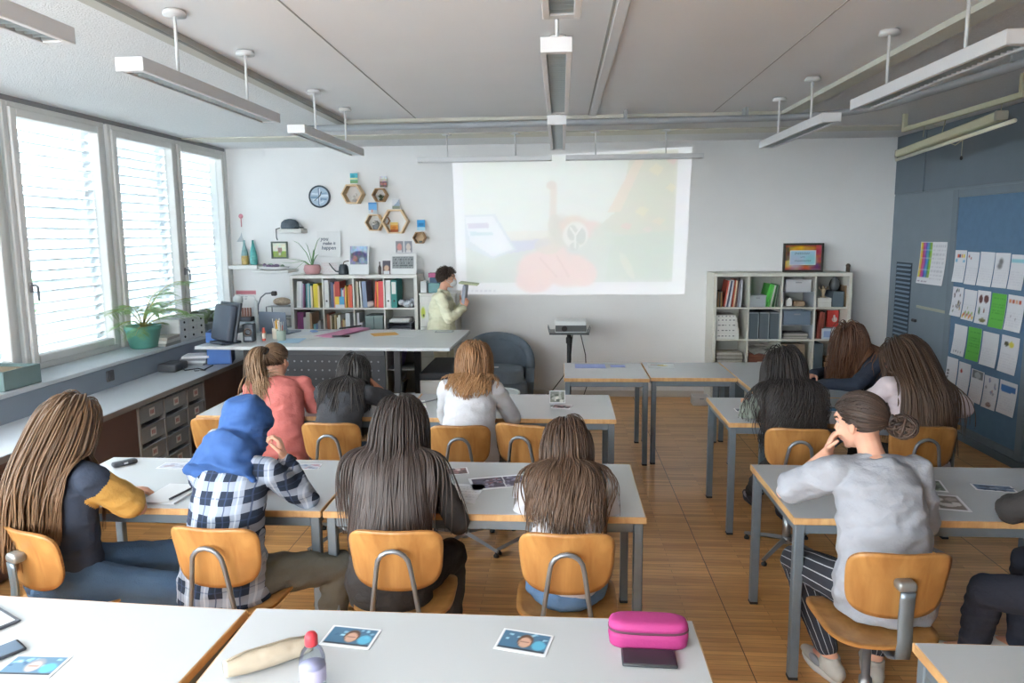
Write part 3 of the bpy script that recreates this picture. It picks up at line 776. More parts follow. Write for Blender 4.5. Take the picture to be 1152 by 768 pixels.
class Person: pass
def build_person(lab, loc, rz, skin, s=1.0, seat=.465, stand=False, lean=.2, side=0., twist=0., head=(0, 0, 0), nk=.25,
                 wrist=None, pole=((-.55, -.3, -1), (.55, -.3, -1)), ankle=None, kpole=None, curl=(.5, .5), hn=None, hd=None, hunch=0., shw=.158, group=None, lips=True):
    p = Person(); p.s = s; Mw = Matrix.Translation((loc[0], loc[1], 0)) @ Matrix.Rotation(rz, 4, 'Z'); Mi = Mw.inverted(); R3 = Mi.to_3x3()
    if stand: P0 = V((0, 0, .93*s))
    else: P0 = V((0, 0, seat+.088*s))
    pts = [P0]; ax = [V((0, 0, 1))]
    for L, k in ((.12, .55), (.13, .8), (.12, 1.1), (.115, 1.35)):
        a = lean*k; u = V((math.sin(side)*math.cos(a), math.sin(a), math.cos(a)*math.cos(side))).normalized(); pts.append(pts[-1]+u*L*s); ax.append(u)
    U = ax[-1]; f0 = V((0, 1, 0)); F = (f0-U*f0.dot(U)).normalized(); F = Matrix.Rotation(twist, 3, U) @ F; Rt = F.cross(U)
    p.pts, p.U, p.F, p.Rt = pts, U, F, Rt
    nb = pts[-1]; p.nb = nb
    sh = [nb-U*(.050*s)+Rt*(k*shw*s)+F*(.006+hunch)*s for k in (-1, 1)]; p.sh = sh
    # head
    nd = (U*math.cos(nk)+F*math.sin(nk)).normalized()
    hy, hp, hr = head; C = nb+nd*(.098*s)+U*.062*s+F*.022*s
    up = V((0, 0, 1)); base = Matrix((Rt, F, U)).transposed()
    # head keeps itself near upright, then turns
    Fh = V((F.x, F.y, F.z*.3)).normalized(); Rh = Fh.cross(up).normalized(); Uh = Rh.cross(Fh)
    HB = Matrix((Rh, Fh, Uh)).transposed()
    HR = HB @ Matrix.Rotation(hy, 3, 'Z') @ Matrix.Rotation(hp, 3, 'X') @ Matrix.Rotation(hr, 3, 'Y')
    p.C, p.HR = C, HR
    # arms
    ua, fa = .275*s, .24*s; p.el = []; p.wr = []
    for k in (0, 1):
        T = Mi @ V(wrist[k]); e, w = ik(sh[k], T, ua, fa, R3 @ V(pole[k])); p.el.append(e); p.wr.append(w)
    # legs
    th, sk = .42*s, .405*s; p.hip = [P0+V((k*.088*s, .01, -.015)) for k in (-1, 1)]; p.kn = []; p.an = []
    for k in (0, 1):
        if ankle is None: A = V(((-1, 1)[k]*.11*s, .36*s if not stand else (.02, -.03)[k], .085*s))
        else: A = Mi @ V(ankle[k])
        kp = V(((-1, 1)[k]*.12, .8, 1)) if not stand else V((0, 1, 0))
        if kpole is not None: kp = R3 @ V(kpole[k])
        q, a = ik(p.hip[k], A, th, sk, kp); p.kn.append(q); p.an.append(a)
    b = MB()
    up_f = F
    b.tube([P0-V((0, 0, .07*s)), P0, pts[1], pts[2], pts[3], nb-U*.045*s, nb], [v*s for v in (.145, .158, .124, .128, .140, .115, .055)], 20, 0, True, [.72, .74, .76, .76, .74, .70, .95], up_f)
    rball(b, P0-V((0, .012, .035))*s, (.150*s, .115*s, .075*s))
    b.tube([nb-U*.03*s, nb+nd*.05*s, C-HR @ V((0, .012, .045))*s], [.056*s, .046*s, .050*s], 14)
    for k in (0, 1):
        limb(b, [nb-U*.025*s, sh[k]], [.045*s, .044*s]); limb(b, [sh[k], p.el[k]], [.046*s, .034*s]); limb(b, [p.el[k], p.wr[k]], [.034*s, .023*s])
        d = (p.wr[k]-p.el[k]).normalized()
        if hd is not None and hd[k] is not None: d = (R3 @ V(hd[k])).normalized()
        n = R3 @ V(hn[k]) if hn is not None and hn[k] is not None else V((0, 0, 1))
        hand(b, p.wr[k], d, n, (-1, 1)[k], s*.97, curl[k])
        limb(b, [p.hip[k], p.kn[k]], [.080*s, .052*s]); limb(b, [p.kn[k], p.kn[k].lerp(p.an[k], .35), p.an[k]], [.050*s, .052*s, .033*s])
        fd = p.kn[k]-p.hip[k]; fd.z = 0
        if stand or fd.length < .05: fd = V((0, 1, 0))
        fd.normalize(); p.__dict__.setdefault('fd', []).append(fd)
        A = p.an[k]; limb(b, [A, A+fd*.09*s-V((0, 0, .045*s)), A+fd*.15*s-V((0, 0, .06*s))], [.034*s, .03*s, .02*s])
    head_parts(b, C, HR, s)
    o = remeshed('person', b, [skin, lips_m, brow_m], .0052, 3, .45)
    Hi = np.array(HR.transposed()); Cn = np.array(C)
    def fm(c):
        q = (c-Cn)@Hi.T/s
        r = np.zeros(len(c))
        if lips: r[(np.abs(q[:, 0]) < .025) & (np.abs(q[:, 2]+.0605) < .0105-.012*np.abs(q[:, 0])/.03) & (q[:, 1] > .072)] = 1
        r[(np.abs(np.abs(q[:, 0])-.030) < .019) & (np.abs(q[:, 2]-.033+.2*(np.abs(q[:, 0])-.03)) < .0042) & (q[:, 1] > .05)] = 2
        return r
    mat_by(o, fm)
    o.location = (loc[0], loc[1], 0); o.rotation_euler = (0, 0, rz)
    setp(o, lab, 'person', group); p.o = o
    eb = MB()
    for k in (-1, 1):
        c = C+HR @ (V((k*.030, .0735, .012))*s); eb.ell(c, (.0108*s,)*3, 0, 12, 8); eb.ell(c+HR @ V((0, .0095, 0))*s, (.0062*s, .0045*s, .0062*s), 1, 10, 6, HR)
    part('eyes', eb, [eye_w, eye_d], o)
    return p
def garment(p, name, mats, pieces, vox=.0075, wr=.004, label=None, seed=0., sm=4):
    o = remeshed(name, pieces, mats, vox, sm, .5, p.o)
    if wr: wrinkle(o, wr, seed=seed)
    if label: o['label'] = label
    return o
def shirt(p, mats, sleeve=1.0, off=.012, hem=.09, loose=1.0, cuff=None, name='shirt', wr=.004, seed=0., neck=0.0, label=None, collar=False, hemflare=1.0):
    s = p.s; b = MB(); P = p.pts; U, F = p.U, p.F; z = V((0, 0, 1)); o_ = off
    P0 = P[0]
    rs = [v*s for v in (.158*loose*hemflare, .166*loose, .142*loose, .140*loose, .148, .122, .066+neck)]
    b.tube([P0-z*hem*s, P0-z*.01, P[1], P[2], P[3], p.nb-U*.045*s, p.nb-U*.012*s], [r+o_ for r in rs], 22, 0, True, [.78, .78, .80, .79, .76, .74, .98], F)
    rball(b, P0-V((0, .012, .03))*s, ((.155*loose)*s+o_, .118*s+o_, min(.075*s+o_, hem*s)))
    for k in (0, 1):
        S, E, Wr = p.sh[k], p.el[k], p.wr[k]
        limb(b, [p.nb-U*.035*s, S], [.046*s+o_*.6, .048*s+o_])
        if sleeve <= .55:
            q = S.lerp(E, sleeve/.5); limb(b, [S, q], [.050*s+o_, .050*s+o_*1.3])
        else:
            q = E.lerp(Wr, min((sleeve-.5)/.5, .97)); limb(b, [S, E], [.049*s+o_, .039*s+o_]); limb(b, [E, q], [.039*s+o_, .028*s+o_])
            if cuff: b.tube([E.lerp(Wr, .86), E.lerp(Wr, .97)], [.034*s+o_, .032*s+o_], 14)
    if collar:
        b.tube([p.nb-U*.02*s, p.nb+U*.03*s+F*.01], [.066*s, .06*s], 18, 0, True, .95, F)
    return garment(p, name, mats, b, wr=wr, seed=seed, label=label)
def trousers(p, mats, off=.012, cut=.97, flare=1.0, name='trousers', wr=.004, seed=3., label=None, straight=False):
    s = p.s; b = MB(); P0 = p.pts[0]
    b.tube([P0-V((0, 0, .07*s)), P0, P0.lerp(p.pts[1], .45)], [.150*s+off, .160*s+off, .145*s+off], 20, 0, True, .76, V((0, 1, 0)))
    rball(b, P0-V((0, .014, .036))*s, (.152*s+off, .118*s+off, .075*s+off*.5))
    for k in (0, 1):
        limb(b, [p.hip[k], p.kn[k]], [.083*s+off, .056*s+off]); q = p.kn[k].lerp(p.an[k], cut)
        r0, r1, r2 = (.054, .054, .038) if not straight else (.056, .064, .066*flare)
        limb(b, [p.kn[k], p.kn[k].lerp(q, .4), q], [r0*s+off, r1*s+off, r2*s+off])
    return garment(p, name, mats, b, wr=wr, seed=seed, label=label)
def shoes(p, up, sole=None, name='shoe', label=None):
    sole = sole or sole_w; s = p.s
    for k in (0, 1):
        A = p.an[k]; fd = p.fd[k]; R = Matrix((fd.cross(V((0, 0, 1))), fd, V((0, 0, 1)))).transposed(); B = A-V((0, 0, .085*s))
        u = MB(); cen = [(-.055, .045), (-.02, .048), (.03, .046), (.08, .036), (.13, .030), (.165, .026)]; rr = [.034, .038, .039, .042, .040, .026]
        u.tube([B+R @ (V((0, y, z+.004))*s) for y, z in cen], [r*s for r in rr], 14, 0, True, [1.1, 1.1, .95, .72, .62, .6], (0, 0, 1))
        rball(u, B+R @ V((0, -.05, .045))*s, .034*s); rball(u, B+R @ V((0, .165, .028))*s, (.026*s, .026*s, .018*s))
        u.tube([A-V((0, 0, .03*s)), A+V((0, 0, .012*s))], [.042*s, .041*s], 14)
        o = remeshed(name, u, up, .006, 2, .5, p.o)
        if label: o['label'] = label
        sb = MB(); out = []
        for q in range(24):
            a = 2*PI*q/24; y = math.sin(a); x = math.cos(a); w = .041 if y > 0 else .036
            out.append((x*w*(1-.15*max(0, -y)), .055+y*.128))
        n = 24; vs = []
        for zz, g in ((-.001, .96), (.006, 1.0), (.022, 1.0), (.026, .94)):
            vs += [B+R @ (V((x*g, .055+(y-.055)*g, zz))*s) for x, y in out]
        fs = [tuple(range(n))[::-1], tuple(range(3*n, 4*n))]
        for i in range(3):
            for j_ in range(n): fs.append((i*n+j_, i*n+(j_+1) % n, (i+1)*n+(j_+1) % n, (i+1)*n+j_))
        sb.add(vs, fs, 0, True); part('sole', sb, sole, o)
        lb = MB()
        for q in range(4):
            y = .05+.022*q; zc_ = .085-.011*q
            lb.tube([B+R @ (V((-.022, y, zc_-.012))*s), B+R @ (V((0, y+.004, zc_))*s), B+R @ (V((.022, y, zc_-.012))*s)], .0032*s, 6)
        part('laces', lb, sole_w, o)
        pb_ = MB(); pb_.ell(B+R @ V((.034*(1 if k else -1), .055, .048))*s, V((.010, .042, .020))*s, 0, 12, 8, R); part('side_patch', pb_, mat('shoe_patch', '8f9299', .6), o)
# ---- hair: strands that leave the scalp, follow the head and fall over neck, shoulders and back
def fib(n):
    i = np.arange(n)+.5; ph = np.arccos(1-2*i/n); th = PI*(1+5**.5)*i
    return np.stack([np.cos(th)*np.sin(ph), np.sin(th)*np.sin(ph), np.cos(ph)], 1)
CR_C = np.array([0, -.008, .028]); CR_R = np.array([.0765, .0965, .0895])
def hairline(d):
    y = d[:, 1]
    return np.where(y < -.25, -.62, np.where(y < .25, -.62+(y+.25)*.9, -.17+(y-.25)*1.02))
def strands_mesh(name, P, Nn, wd, th, m, parent, tone, extra=None):
    n, k, _ = P.shape
    T = np.gradient(P, axis=1); T /= np.linalg.norm(T, axis=2, keepdims=True)+1e-9
    Nn = Nn-T*(Nn*T).sum(2, keepdims=True); Nn /= np.linalg.norm(Nn, axis=2, keepdims=True)+1e-9
    S = np.cross(T, Nn); u = np.linspace(0, 1, k)[None, :, None]
    w = wd[:, None, None]*(1-.75*u**3); t = th*(1-.6*u**3)
    ring = np.stack([P+S*w, P+Nn*t, P-S*w, P-Nn*t], 2)
    vs = ring.reshape(-1, 3); fs = []
    for a in range(n):
        o = a*k*4
        for i in range(k-1):
            for j_ in range(4): fs.append((o+i*4+j_, o+i*4+(j_+1) % 4, o+(i+1)*4+(j_+1) % 4, o+(i+1)*4+j_))
        fs.append((o, o+3, o+2, o+1)); e = o+(k-1)*4; fs.append((e, e+1, e+2, e+3))
    at = np.zeros((n, k, 4, 3)); at[..., 0] = tone[:, None, None]; at[..., 1] = np.linspace(0, 1, k)[None, :, None]
    vs = [tuple(v) for v in vs]; at = at.reshape(-1, 3)
    if extra is not None:
        o = len(vs); vs += [tuple(v) for v in extra[0]]; fs += [tuple(i+o for i in f) for f in extra[1]]
        at = np.concatenate([at, np.tile([.25, .05, 0], (len(extra[0]), 1))])
    me = bpy.data.meshes.new(name); me.from_pydata(vs, [], fs)
    a = me.attributes.new('strand', 'FLOAT_VECTOR', 'POINT'); a.data.foreach_set('vector', at.ravel().astype(np.float32))
    me.polygons.foreach_set('use_smooth', [True]*len(fs)); me.materials.append(m)
    bm = bmesh.new(); bm.from_mesh(me); bmesh.ops.recalc_face_normals(bm, faces=list(bm.faces)); bm.to_mesh(me); bm.free(); me.update()
    return link(name, me, parent)
def scalp(p, g=1.03, low=0.0):
    s = p.s; R = np.array(p.HR); C = np.array(p.C); nu, nv = 36, 24; vs = []; keep = {}; fs = []; ok = []
    for i in range(nv+1):
        ph = PI*i/nv
        for j_ in range(nu):
            t = 2*PI*j_/nu; d = np.array([math.sin(ph)*math.cos(t), math.sin(ph)*math.sin(t), math.cos(ph)])
            ok.append(d[2] > hairline(d[None])[0]-low-.05); vs.append(C+R@((CR_C+CR_R*g*d)*s))
    for i in range(nv):
        for j_ in range(nu):
            f = (i*nu+j_, i*nu+(j_+1) % nu, (i+1)*nu+(j_+1) % nu, (i+1)*nu+j_)
            if all(ok[q] for q in f): fs.append(f)
    inn = [C+R@((CR_C+CR_R*(g-.05)*0.995*((R.T@(np.array(v)-C))/s-CR_C)/(CR_R*g))*s) for v in vs]
    return vs, fs
class Col_: pass
def sim(p, P, D, L, steps, off, colliders, grav=.34, stiff=.62, back=.0, wave=0., wf=3., seed=0, out0=None, sideb=None, gather=.45):
    """march strands down over head, neck and body; off = layer height per strand"""
    n = len(P); s = p.s; R = np.array(p.HR); C = np.array(p.C); rs = np.random.RandomState(seed)
    pos = P.copy(); D = D/np.linalg.norm(D, axis=1, keepdims=True); pts = [pos.copy()]
    Nn = (P-C); Nn /= np.linalg.norm(Nn, axis=1, keepdims=True); nn = [Nn.copy()]
    g = np.array([0, 0, -1.]); bk = -np.array(p.F); bk[2] = 0; ph = rs.uniform(0, 2*PI, n); fr = rs.uniform(.8, 1.25, n)
    dr = rs.normal(0, 1, (n, 3))*.025
    for k in range(steps):
        st = (L/steps)[:, None]
        D = D*stiff+g*grav+dr*.5+(bk*back if k < steps*.5 else 0)
        lat_ = ((pos-C)@np.array(p.Rt))[:, None]; D = D-np.array(p.Rt)[None]*lat_*(gather if k > 4 else 0)
        if sideb is not None: D = D+sideb*(.5 if k > 2 else .0)
        D /= np.linalg.norm(D, axis=1, keepdims=True)
        new = pos+D*st
        q = ((new-C)@R/s-CR_C); rad = (CR_R+.004)[None]+off[:, None]/s; d = q/rad; r = np.linalg.norm(d, axis=1, keepdims=True)
        hit = r < 1; dd = np.where(hit, d/np.maximum(r, 1e-6), d); hp = C+((dd*rad+CR_C)*s)@R.T
        new = np.where(hit, hp, new); nrm = ((dd/rad)@R.T); nrm /= np.linalg.norm(nrm, axis=1, keepdims=True)+1e-9
        Nn = np.where(hit, nrm, Nn)
        for it in range(2):
            for (A, B, ra, rb) in colliders:
                t = seg_t(new, A, B)[:, None]; c = A+(B-A)*t; v = new-c; dist = np.linalg.norm(v, axis=1, keepdims=True)
                rr = (ra+(rb-ra)*t)+off[:, None]*.7; h2 = dist < rr; nv_ = v/np.maximum(dist, 1e-6)
                new = np.where(h2, c+nv_*rr, new); Nn = np.where(h2, nv_, Nn)
        D = (new-pos); D /= np.linalg.norm(D, axis=1, keepdims=True)+1e-9
        pos = new; pts.append(pos.copy()); nn.append(Nn.copy())
    P_ = np.stack(pts, 1); N_ = np.stack(nn, 1)
    for it in range(2): P_[:, 1:-1] = (P_[:, :-2]+2*P_[:, 1:-1]+P_[:, 2:])/4; N_[:, 1:-1] = (N_[:, :-2]+N_[:, 1:-1]+N_[:, 2:])/3
    if wave:
        u = np.linspace(0, 1, steps+1)[None, :]; T = np.gradient(P_, axis=1); T /= np.linalg.norm(T, axis=2, keepdims=True)+1e-9
        S = np.cross(T, N_); amp = wave*np.clip((u-.25)/.4, 0, 1)
        P_ = P_+S*(amp*np.sin(2*PI*wf*u*fr[:, None]+ph[:, None]))[..., None]+N_*(amp*.5*(1+np.cos(2*PI*wf*u*fr[:, None]+ph[:, None])))[..., None]
    return P_, N_
def body_col(p, extra=.024):
    s = p.s; a = lambda v: np.array(v); U = p.U; c = []
    c.append((a(p.nb), a(p.C), .052*s, .055*s)); c.append((a(p.sh[0]), a(p.sh[1]), .05*s+extra, .05*s+extra))
    c.append((a(p.nb-U*.02), a(p.sh[0]), .055*s+extra, .05*s+extra)); c.append((a(p.nb-U*.02), a(p.sh[1]), .055*s+extra, .05*s+extra))
    for k in (-1, 1):
        c.append((a(p.nb-U*.08*s+p.Rt*k*.055*s), a(p.pts[1]+p.Rt*k*.045*s), .088*s+extra, .092*s+extra))
    c.append((a(p.nb-U*.10*s+p.F*.012), a(p.pts[1]), .104*s+extra, .108*s+extra))
    for k in (0, 1):
        c.append((a(p.sh[k]), a(p.el[k]), .05*s+extra, .04*s+extra))
    return c
def long_hair(p, m, length=.5, n=520, part=0.0, full=.022, wave=0., wf=3., back=.12, seed=1, wd=.0052, tips=.14, clump=.2, stiff=.62, gather=.45, sidev=None):
    n = int(n*1.9)
    s = p.s; R = np.array(p.HR); C = np.array(p.C); rs = np.random.RandomState(seed)
    d = fib(n*2); d = d[d[:, 2] > hairline(d)]
    d += rs.normal(0, .03, d.shape); d /= np.linalg.norm(d, axis=1, keepdims=True)
    off = (.25*rs.uniform(.0, 1, len(d))+.75*np.array([.5+.5*mnoise.noise((q[0]*2.2+seed, q[1]*2.2, q[2]*1.2)) for q in d]))*full
    P = C+((CR_C+d*(CR_R+.002)+0)*s)@R.T
    sg = np.sign(d[:, 0]-part); sg[sg == 0] = 1
    top = np.clip(d[:, 2], 0, 1)
    sm_ = np.clip((d[:, 1]+.15)/.6, 0, 1); lat = .20*np.abs(d[:, 0])+sm_*(.22+.5*top)*np.clip(np.abs(d[:, 0]-part)*4+.35, 0, 1)
    D = np.stack([sg*lat, -.45-.5*np.clip(d[:, 1], 0, 1)*(1-top)-.25*top, -.75+.35*top], 1)@R.T
    L = length*s*(1+rs.uniform(-tips, tips*.5, len(d)))+.10*s*top-.07*np.clip(-d[:, 2], 0, 1)
    steps = 26
    P_, N_ = sim(p, P, D, L, steps, off, body_col(p), back=back, wave=wave, wf=wf, seed=seed, stiff=stiff, sideb=None if sidev is None else np.array(sidev), gather=gather)
    # locks
    G = max(8, len(d)//11); gi = rs.choice(len(d), G, replace=False); mid = P_[:, 10]
    near = np.argmin(((mid[:, None]-mid[gi][None])**2).sum(2), 1); u = np.linspace(0, 1, steps+1)[None, :, None]
    tgt = P_[gi][near]; P_ = P_+(tgt-P_)*(clump*np.clip((u-.3)/.7, 0, 1)**1.3)
    tone = np.clip(rs.rand(G)[near]*.38+rs.rand(len(d))*.30+.16, 0, 1)
    return strands_mesh('hair', P_, N_, wd*s*(.7+.6*rs.rand(len(d))), .0026*s, m, p.o, tone, scalp(p))
def gathered(p, m, tie, n=620, seed=2, tail=None, wd=.0055, bun=None, full=.006):
    """hair combed over the head to a tie, then a tail or a bun"""
    s = p.s; R = np.array(p.HR); C = np.array(p.C); rs = np.random.RandomState(seed)
    d = fib(n*2); d = d[d[:, 2] > hairline(d)]; t = np.array(tie); t = t/np.linalg.norm(t); k = 16
    u = np.linspace(0, 1, k)[None, :, None]; om = np.arccos(np.clip(d@t, -1, 1))[:, None, None]; so = np.sin(om)+1e-6
    dirs = (np.sin((1-u)*om)/so)*d[:, None]+(np.sin(u*om)/so)*t[None, None]
    dirs /= np.linalg.norm(dirs, axis=2, keepdims=True)
    off = (.004+rs.rand(len(d))[:, None, None]*full)*(1-.0*u)+.012*np.clip(u-.7, 0, 1)
    q = CR_C+dirs*(CR_R+off); P_ = C+(q*s)@R.T; N_ = (dirs/CR_R)@R.T
    tone = rs.rand(len(d))*.5+.2
    strands_mesh('hair', P_, N_, wd*s*(.7+.6*rs.rand(len(d))), .003*s, m, p.o, tone, scalp(p))
    T0 = C+R@((CR_C+t*(CR_R+.016))*s); tn = R@(t/CR_R); tn /= np.linalg.norm(tn)
    hb = MB(); tt = V(tn); hb.tube([V(T0)+(V((0, 0, 1))-tt*tt.z).normalized()*.024*s*math.cos(a)+tt.cross(V((0, 0, 1))).normalized()*.024*s*math.sin(a) for a in np.linspace(0, 2*PI, 14)[:-1]], .006*s, 8, closed=True)
    part('hair_tie', hb, mat('hair_tie_dark', '3a3534', .8), p.o)
    if tail:
        n2 = tail.get('n', 130)*2; a = rs.uniform(0, 2*PI, n2); r = np.sqrt(rs.rand(n2))*.018*s
        e1 = np.array((V((0, 0, 1))-tt*tt.z).normalized()); e2 = np.cross(tn, e1)
        P = T0+tn*.004+e1*(np.cos(a)*r)[:, None]+e2*(np.sin(a)*r)[:, None]
        D = tn*1.0+e1*(np.cos(a))[:, None]*.15+e2*(np.sin(a))[:, None]*.2+np.array([0, 0, .15])
        L = tail['L']*s*(1+rs.uniform(-.3, .05, n2))
        off2 = rs.uniform(0, .02, n2)
        P2, N2 = sim(p, P, D, L, 24, off2, body_col(p), grav=.2, stiff=.8, wave=tail.get('wave', .006), wf=2.5, seed=seed)
        strands_mesh('ponytail', P2, N2, .0045*s*(.7+.6*rs.rand(n2)), .0026*s, m, p.o, rs.rand(n2)*.45+.4)
    if bun:
        br = bun; cB = T0+tn*br*.75*s+R@np.array([.0, 0, -.012])*s; n3 = 110; kk = 18; Pb = []; Nb = []
        for q in range(n3):
            ax_ = rs.normal(0, 1, 3); ax_ /= np.linalg.norm(ax_); e = np.cross(ax_, [0.3, .5, .8]); e /= np.linalg.norm(e); f_ = np.cross(ax_, e)
            th = rs.uniform(0, 2*PI)+np.linspace(0, rs.uniform(2, 4.2), kk); rr = br*s*rs.uniform(.82, 1.08); sq = np.array([1.05, 1.05, .92])
            v = e[None]*np.cos(th)[:, None]+f_[None]*np.sin(th)[:, None]; v = v*.93+ax_[None]*rs.uniform(-.35, .35); Pb.append(cB+v*rr*sq); Nb.append(v)
        o = MB(); o.ell((0, 0, 0), (br*s*.86,)*3, 0, 16, 10)
        ex = ([tuple(np.array(v)+cB) for v in o.v], o.f)
        strands_mesh('hair_bun', np.array(Pb), np.array(Nb), .006*s*(.7+.6*rs.rand(n3)), .003*s, m, p.o, rs.rand(n3)*.8+.1, ex)
def short_hair(p, m, n=700, L=.035, seed=5):
    s = p.s; R = np.array(p.HR); C = np.array(p.C); rs = np.random.RandomState(seed)
    d = fib(n*2); d = d[d[:, 2] > hairline(d)]; P = C+((CR_C+d*(CR_R+.001))*s)@R.T
    D = np.stack([np.sign(d[:, 0])*.5, .1-.6*(d[:, 1] < .2), -.5+.6*np.clip(d[:, 2], 0, 1)], 1)@R.T+((d/CR_R)@R.T)*.04
    P_, N_ = sim(p, P, D, np.full(len(d), L*s)*(.8+.5*np.clip(d[:, 2], 0, 1)), 6, rs.rand(len(d))*.008, [], grav=.15, stiff=.9, seed=seed)
    strands_mesh('hair', P_, N_, np.full(len(d), .0055*s), .0025*s, m, p.o, rs.rand(len(d)), scalp(p, 1.035, .0))
skA = skin_mat('skin_fair', 'd9a58c'); skB = skin_mat('skin_warm', 'c48e72'); skC = skin_mat('skin_tan', 'b47c62')
h_black = hair_mat('hair_black_brown', '241f1d', '4e433f'); h_black2 = hair_mat('hair_black', '201e1e', '3f3a38'); h_brown = hair_mat('hair_brown', '392c23', '8a6a4e')
h_dbrown = hair_mat('hair_dark_brown', '2f241f', '67503f'); h_auburn = hair_mat('hair_auburn', '6b4a33', 'ab825a'); h_red = hair_mat('hair_red_brown', '3a2720', '7d553b'); h_short = hair_mat('hair_short_brown', '332a26', '5c4f47')
jeans = cloth('denim_blue', '4a6079', .85, .12, .35, 160); jeans2 = cloth('denim_light', '5f7fa3', .85, .12, .35, 160)
black_c = cloth('black_cotton', '3a3838'); white_c = cloth('white_cotton', 'c3c4c9'); grey_c = cloth('grey_cotton', '9da0a7'); navy_c = cloth('navy_cotton', '39404e')
yellow_c = cloth('mustard_cotton', 'b98f4c'); coral_c = cloth('coral_cotton', 'cb7771'); cream_c = cloth('cream_linen', 'd8d6ba'); beige_c = cloth('beige_chino', 'c9c0a0'); pinkw_c = cloth('pale_pink_cotton', 'c9bcc0')
dkgrey_c = cloth('dark_grey_cotton', '3f4044'); olive_c = cloth('grey_olive_cotton', '66645c'); teal_c = cloth('blue_scarf', '3b5a8e', .75, .08, .15, 60)
shoe_white = cloth('shoe_white', 'b9b5ad', .6, .05, .1); shoe_dark = cloth('shoe_dark', '33333a', .6, .05, .1)
TZ = .765
# 1  front row, right: white top, light jeans, long wavy brown hair
p = build_person('person with long brown hair, white top and light jeans before the pink pencil case', (.02, 2.71), 0, skA, s=.90, lean=.46, shw=.148, head=(0, -.15, 0), nk=.35,
    wrist=((-.06, 3.16, TZ), (.12, 3.16, TZ)), hunch=.02, ankle=((-.06, 2.95, .085), (.12, 2.95, .085)))
shirt(p, white_c, .42, seed=1, hem=.03); trousers(p, jeans2, seed=2); shoes(p, shoe_white)
long_hair(p, h_dbrown, .52, n=600, wave=.008, wf=2.6, full=.024, seed=11, back=.10, gather=.55)
# 2  front row, middle: black dress, long straight dark hair
p = build_person('person with very long straight dark hair in a black dress', (-.70, 2.70), .0, skB, s=.98, lean=.34, head=(.05, -.05, 0),
    wrist=((-.72, 3.12, TZ), (-.52, 3.08, TZ)), hunch=.0, ankle=((-.74, 2.95, .09), (-.52, 2.95, .09)))
shirt(p, black_c, .98, seed=2, hem=.10, loose=1.05, name='dress_top'); trousers(p, black_c, .02, seed=4, name='leggings'); shoes(p, shoe_dark)
long_hair(p, h_black, .60, n=560, full=.024, seed=12, back=.10, part=-.1, gather=.15)
# 3  front row: blue headscarf and plaid shirt
p = build_person('person in a blue headscarf and plaid shirt, cheek resting on the right hand', (-1.385, 2.68), -.08, skA, s=.97, lean=.36, side=-.03, head=(.1, -.18, .12), nk=.3,
    wrist=((-1.40, 3.12, TZ), (-1.20, 2.90, .975)), pole=((-.6, -.4, -.9), (.45, .5, -1)), hd=(None, (-.25, .1, 1)), hn=(None, (.9, .3, .2)), curl=(.4, 1.2),
    ankle=((-1.40, 2.98, .085), (-1.08, 2.98, .085)), kpole=((-.5, .5, 1), (1.0, .5, 1)))
pl = plaid()
shirt(p, pl, .96, seed=3, hem=.10, loose=1.08, hemflare=1.12); trousers(p, olive_c, .014, seed=6, straight=True); shoes(p, shoe_white)
b = MB(); s = p.s; C, R = p.C, p.HR
b.ell(C+R @ (V((0, -.016, .024))*s), V((.110, .124, .118))*s, 0, 22, 16, R); b.ell(C+R @ (V((0, -.014, -.035))*s), V((.108, .112, .108))*s, 0, 20, 14, R)
b.tube([C+R @ V((0, -.02, -.03))*s, C+R @ V((0, -.025, -.085))*s, p.nb+V((-.01, -.02, .045)), p.nb-p.U*.01-p.F*.025-p.Rt*.02, p.nb-p.U*.085*s-p.F*.05-p.Rt*.03], [.108*s, .106*s, .110*s, .138*s, .172*s], 24, 0, True, [1, 1, .95, .78, .58], p.F)
b.ell(p.nb-p.Rt*.10*s-p.U*.045*s-p.F*.01, (.085*s, .07*s, .035*s), 0, 16, 10)
for q in range(5):
    zz = -.02-.025*q; b.tube([C+R @ (V((.110*math.cos(t), -.014+.114*math.sin(t), zz+.03*math.cos(t)-.02*q*math.sin(t)*.3))*s) for t in np.linspace(PI*.95, PI*2.05, 14)], [.004]+[.008]*12+[.004], 8)
sc = garment(p, 'headscarf', teal_c, b, vox=.006, wr=.0075, seed=9., sm=3)
# 4  front row, far left: turned to the side
p = build_person('person with long light brown hair, navy and mustard shirt and blue jeans', (-2.065, 2.67), -.90, skA, s=.97, lean=.06, twist=.55, head=(-.25, .02, 0),
    wrist=((-2.02, 3.02, TZ), (-1.93, 3.00, TZ)), pole=((-1, -.2, -.5), (.9, -.9, -.25)), ankle=((-1.74, 2.99, .085), (-1.76, 2.76, .085)), kpole=((.6, .6, .9), (1, .1, .8)), hd=((1, .4, 0), (-1, .25, 0)))
o = shirt(p, [navy_c, yellow_c], .40, seed=5, hem=.05, off=.016)
SH = [np.array(v) for v in p.sh]; EL = [np.array(v) for v in p.el]
def slv(c):
    r = np.zeros(len(c))
    for k in (0, 1):
        ab = EL[k]-SH[k]; t = ((c-SH[k])@ab)/(ab@ab); d = np.linalg.norm(c-SH[k]-ab*t[:, None], axis=1); r[(t > .16) & (d < .085)] = 1
    return r
mat_by(o, slv); o['label'] = 'navy shirt with mustard yellow sleeves'
trousers(p, jeans, .016, seed=7, straight=True); shoes(p, shoe_dark)
long_hair(p, h_brown, .60, n=600, full=.022, seed=14, back=.16, part=.0, wave=.004, sidev=-.03*p.Rt-.02*p.F, gather=.3)
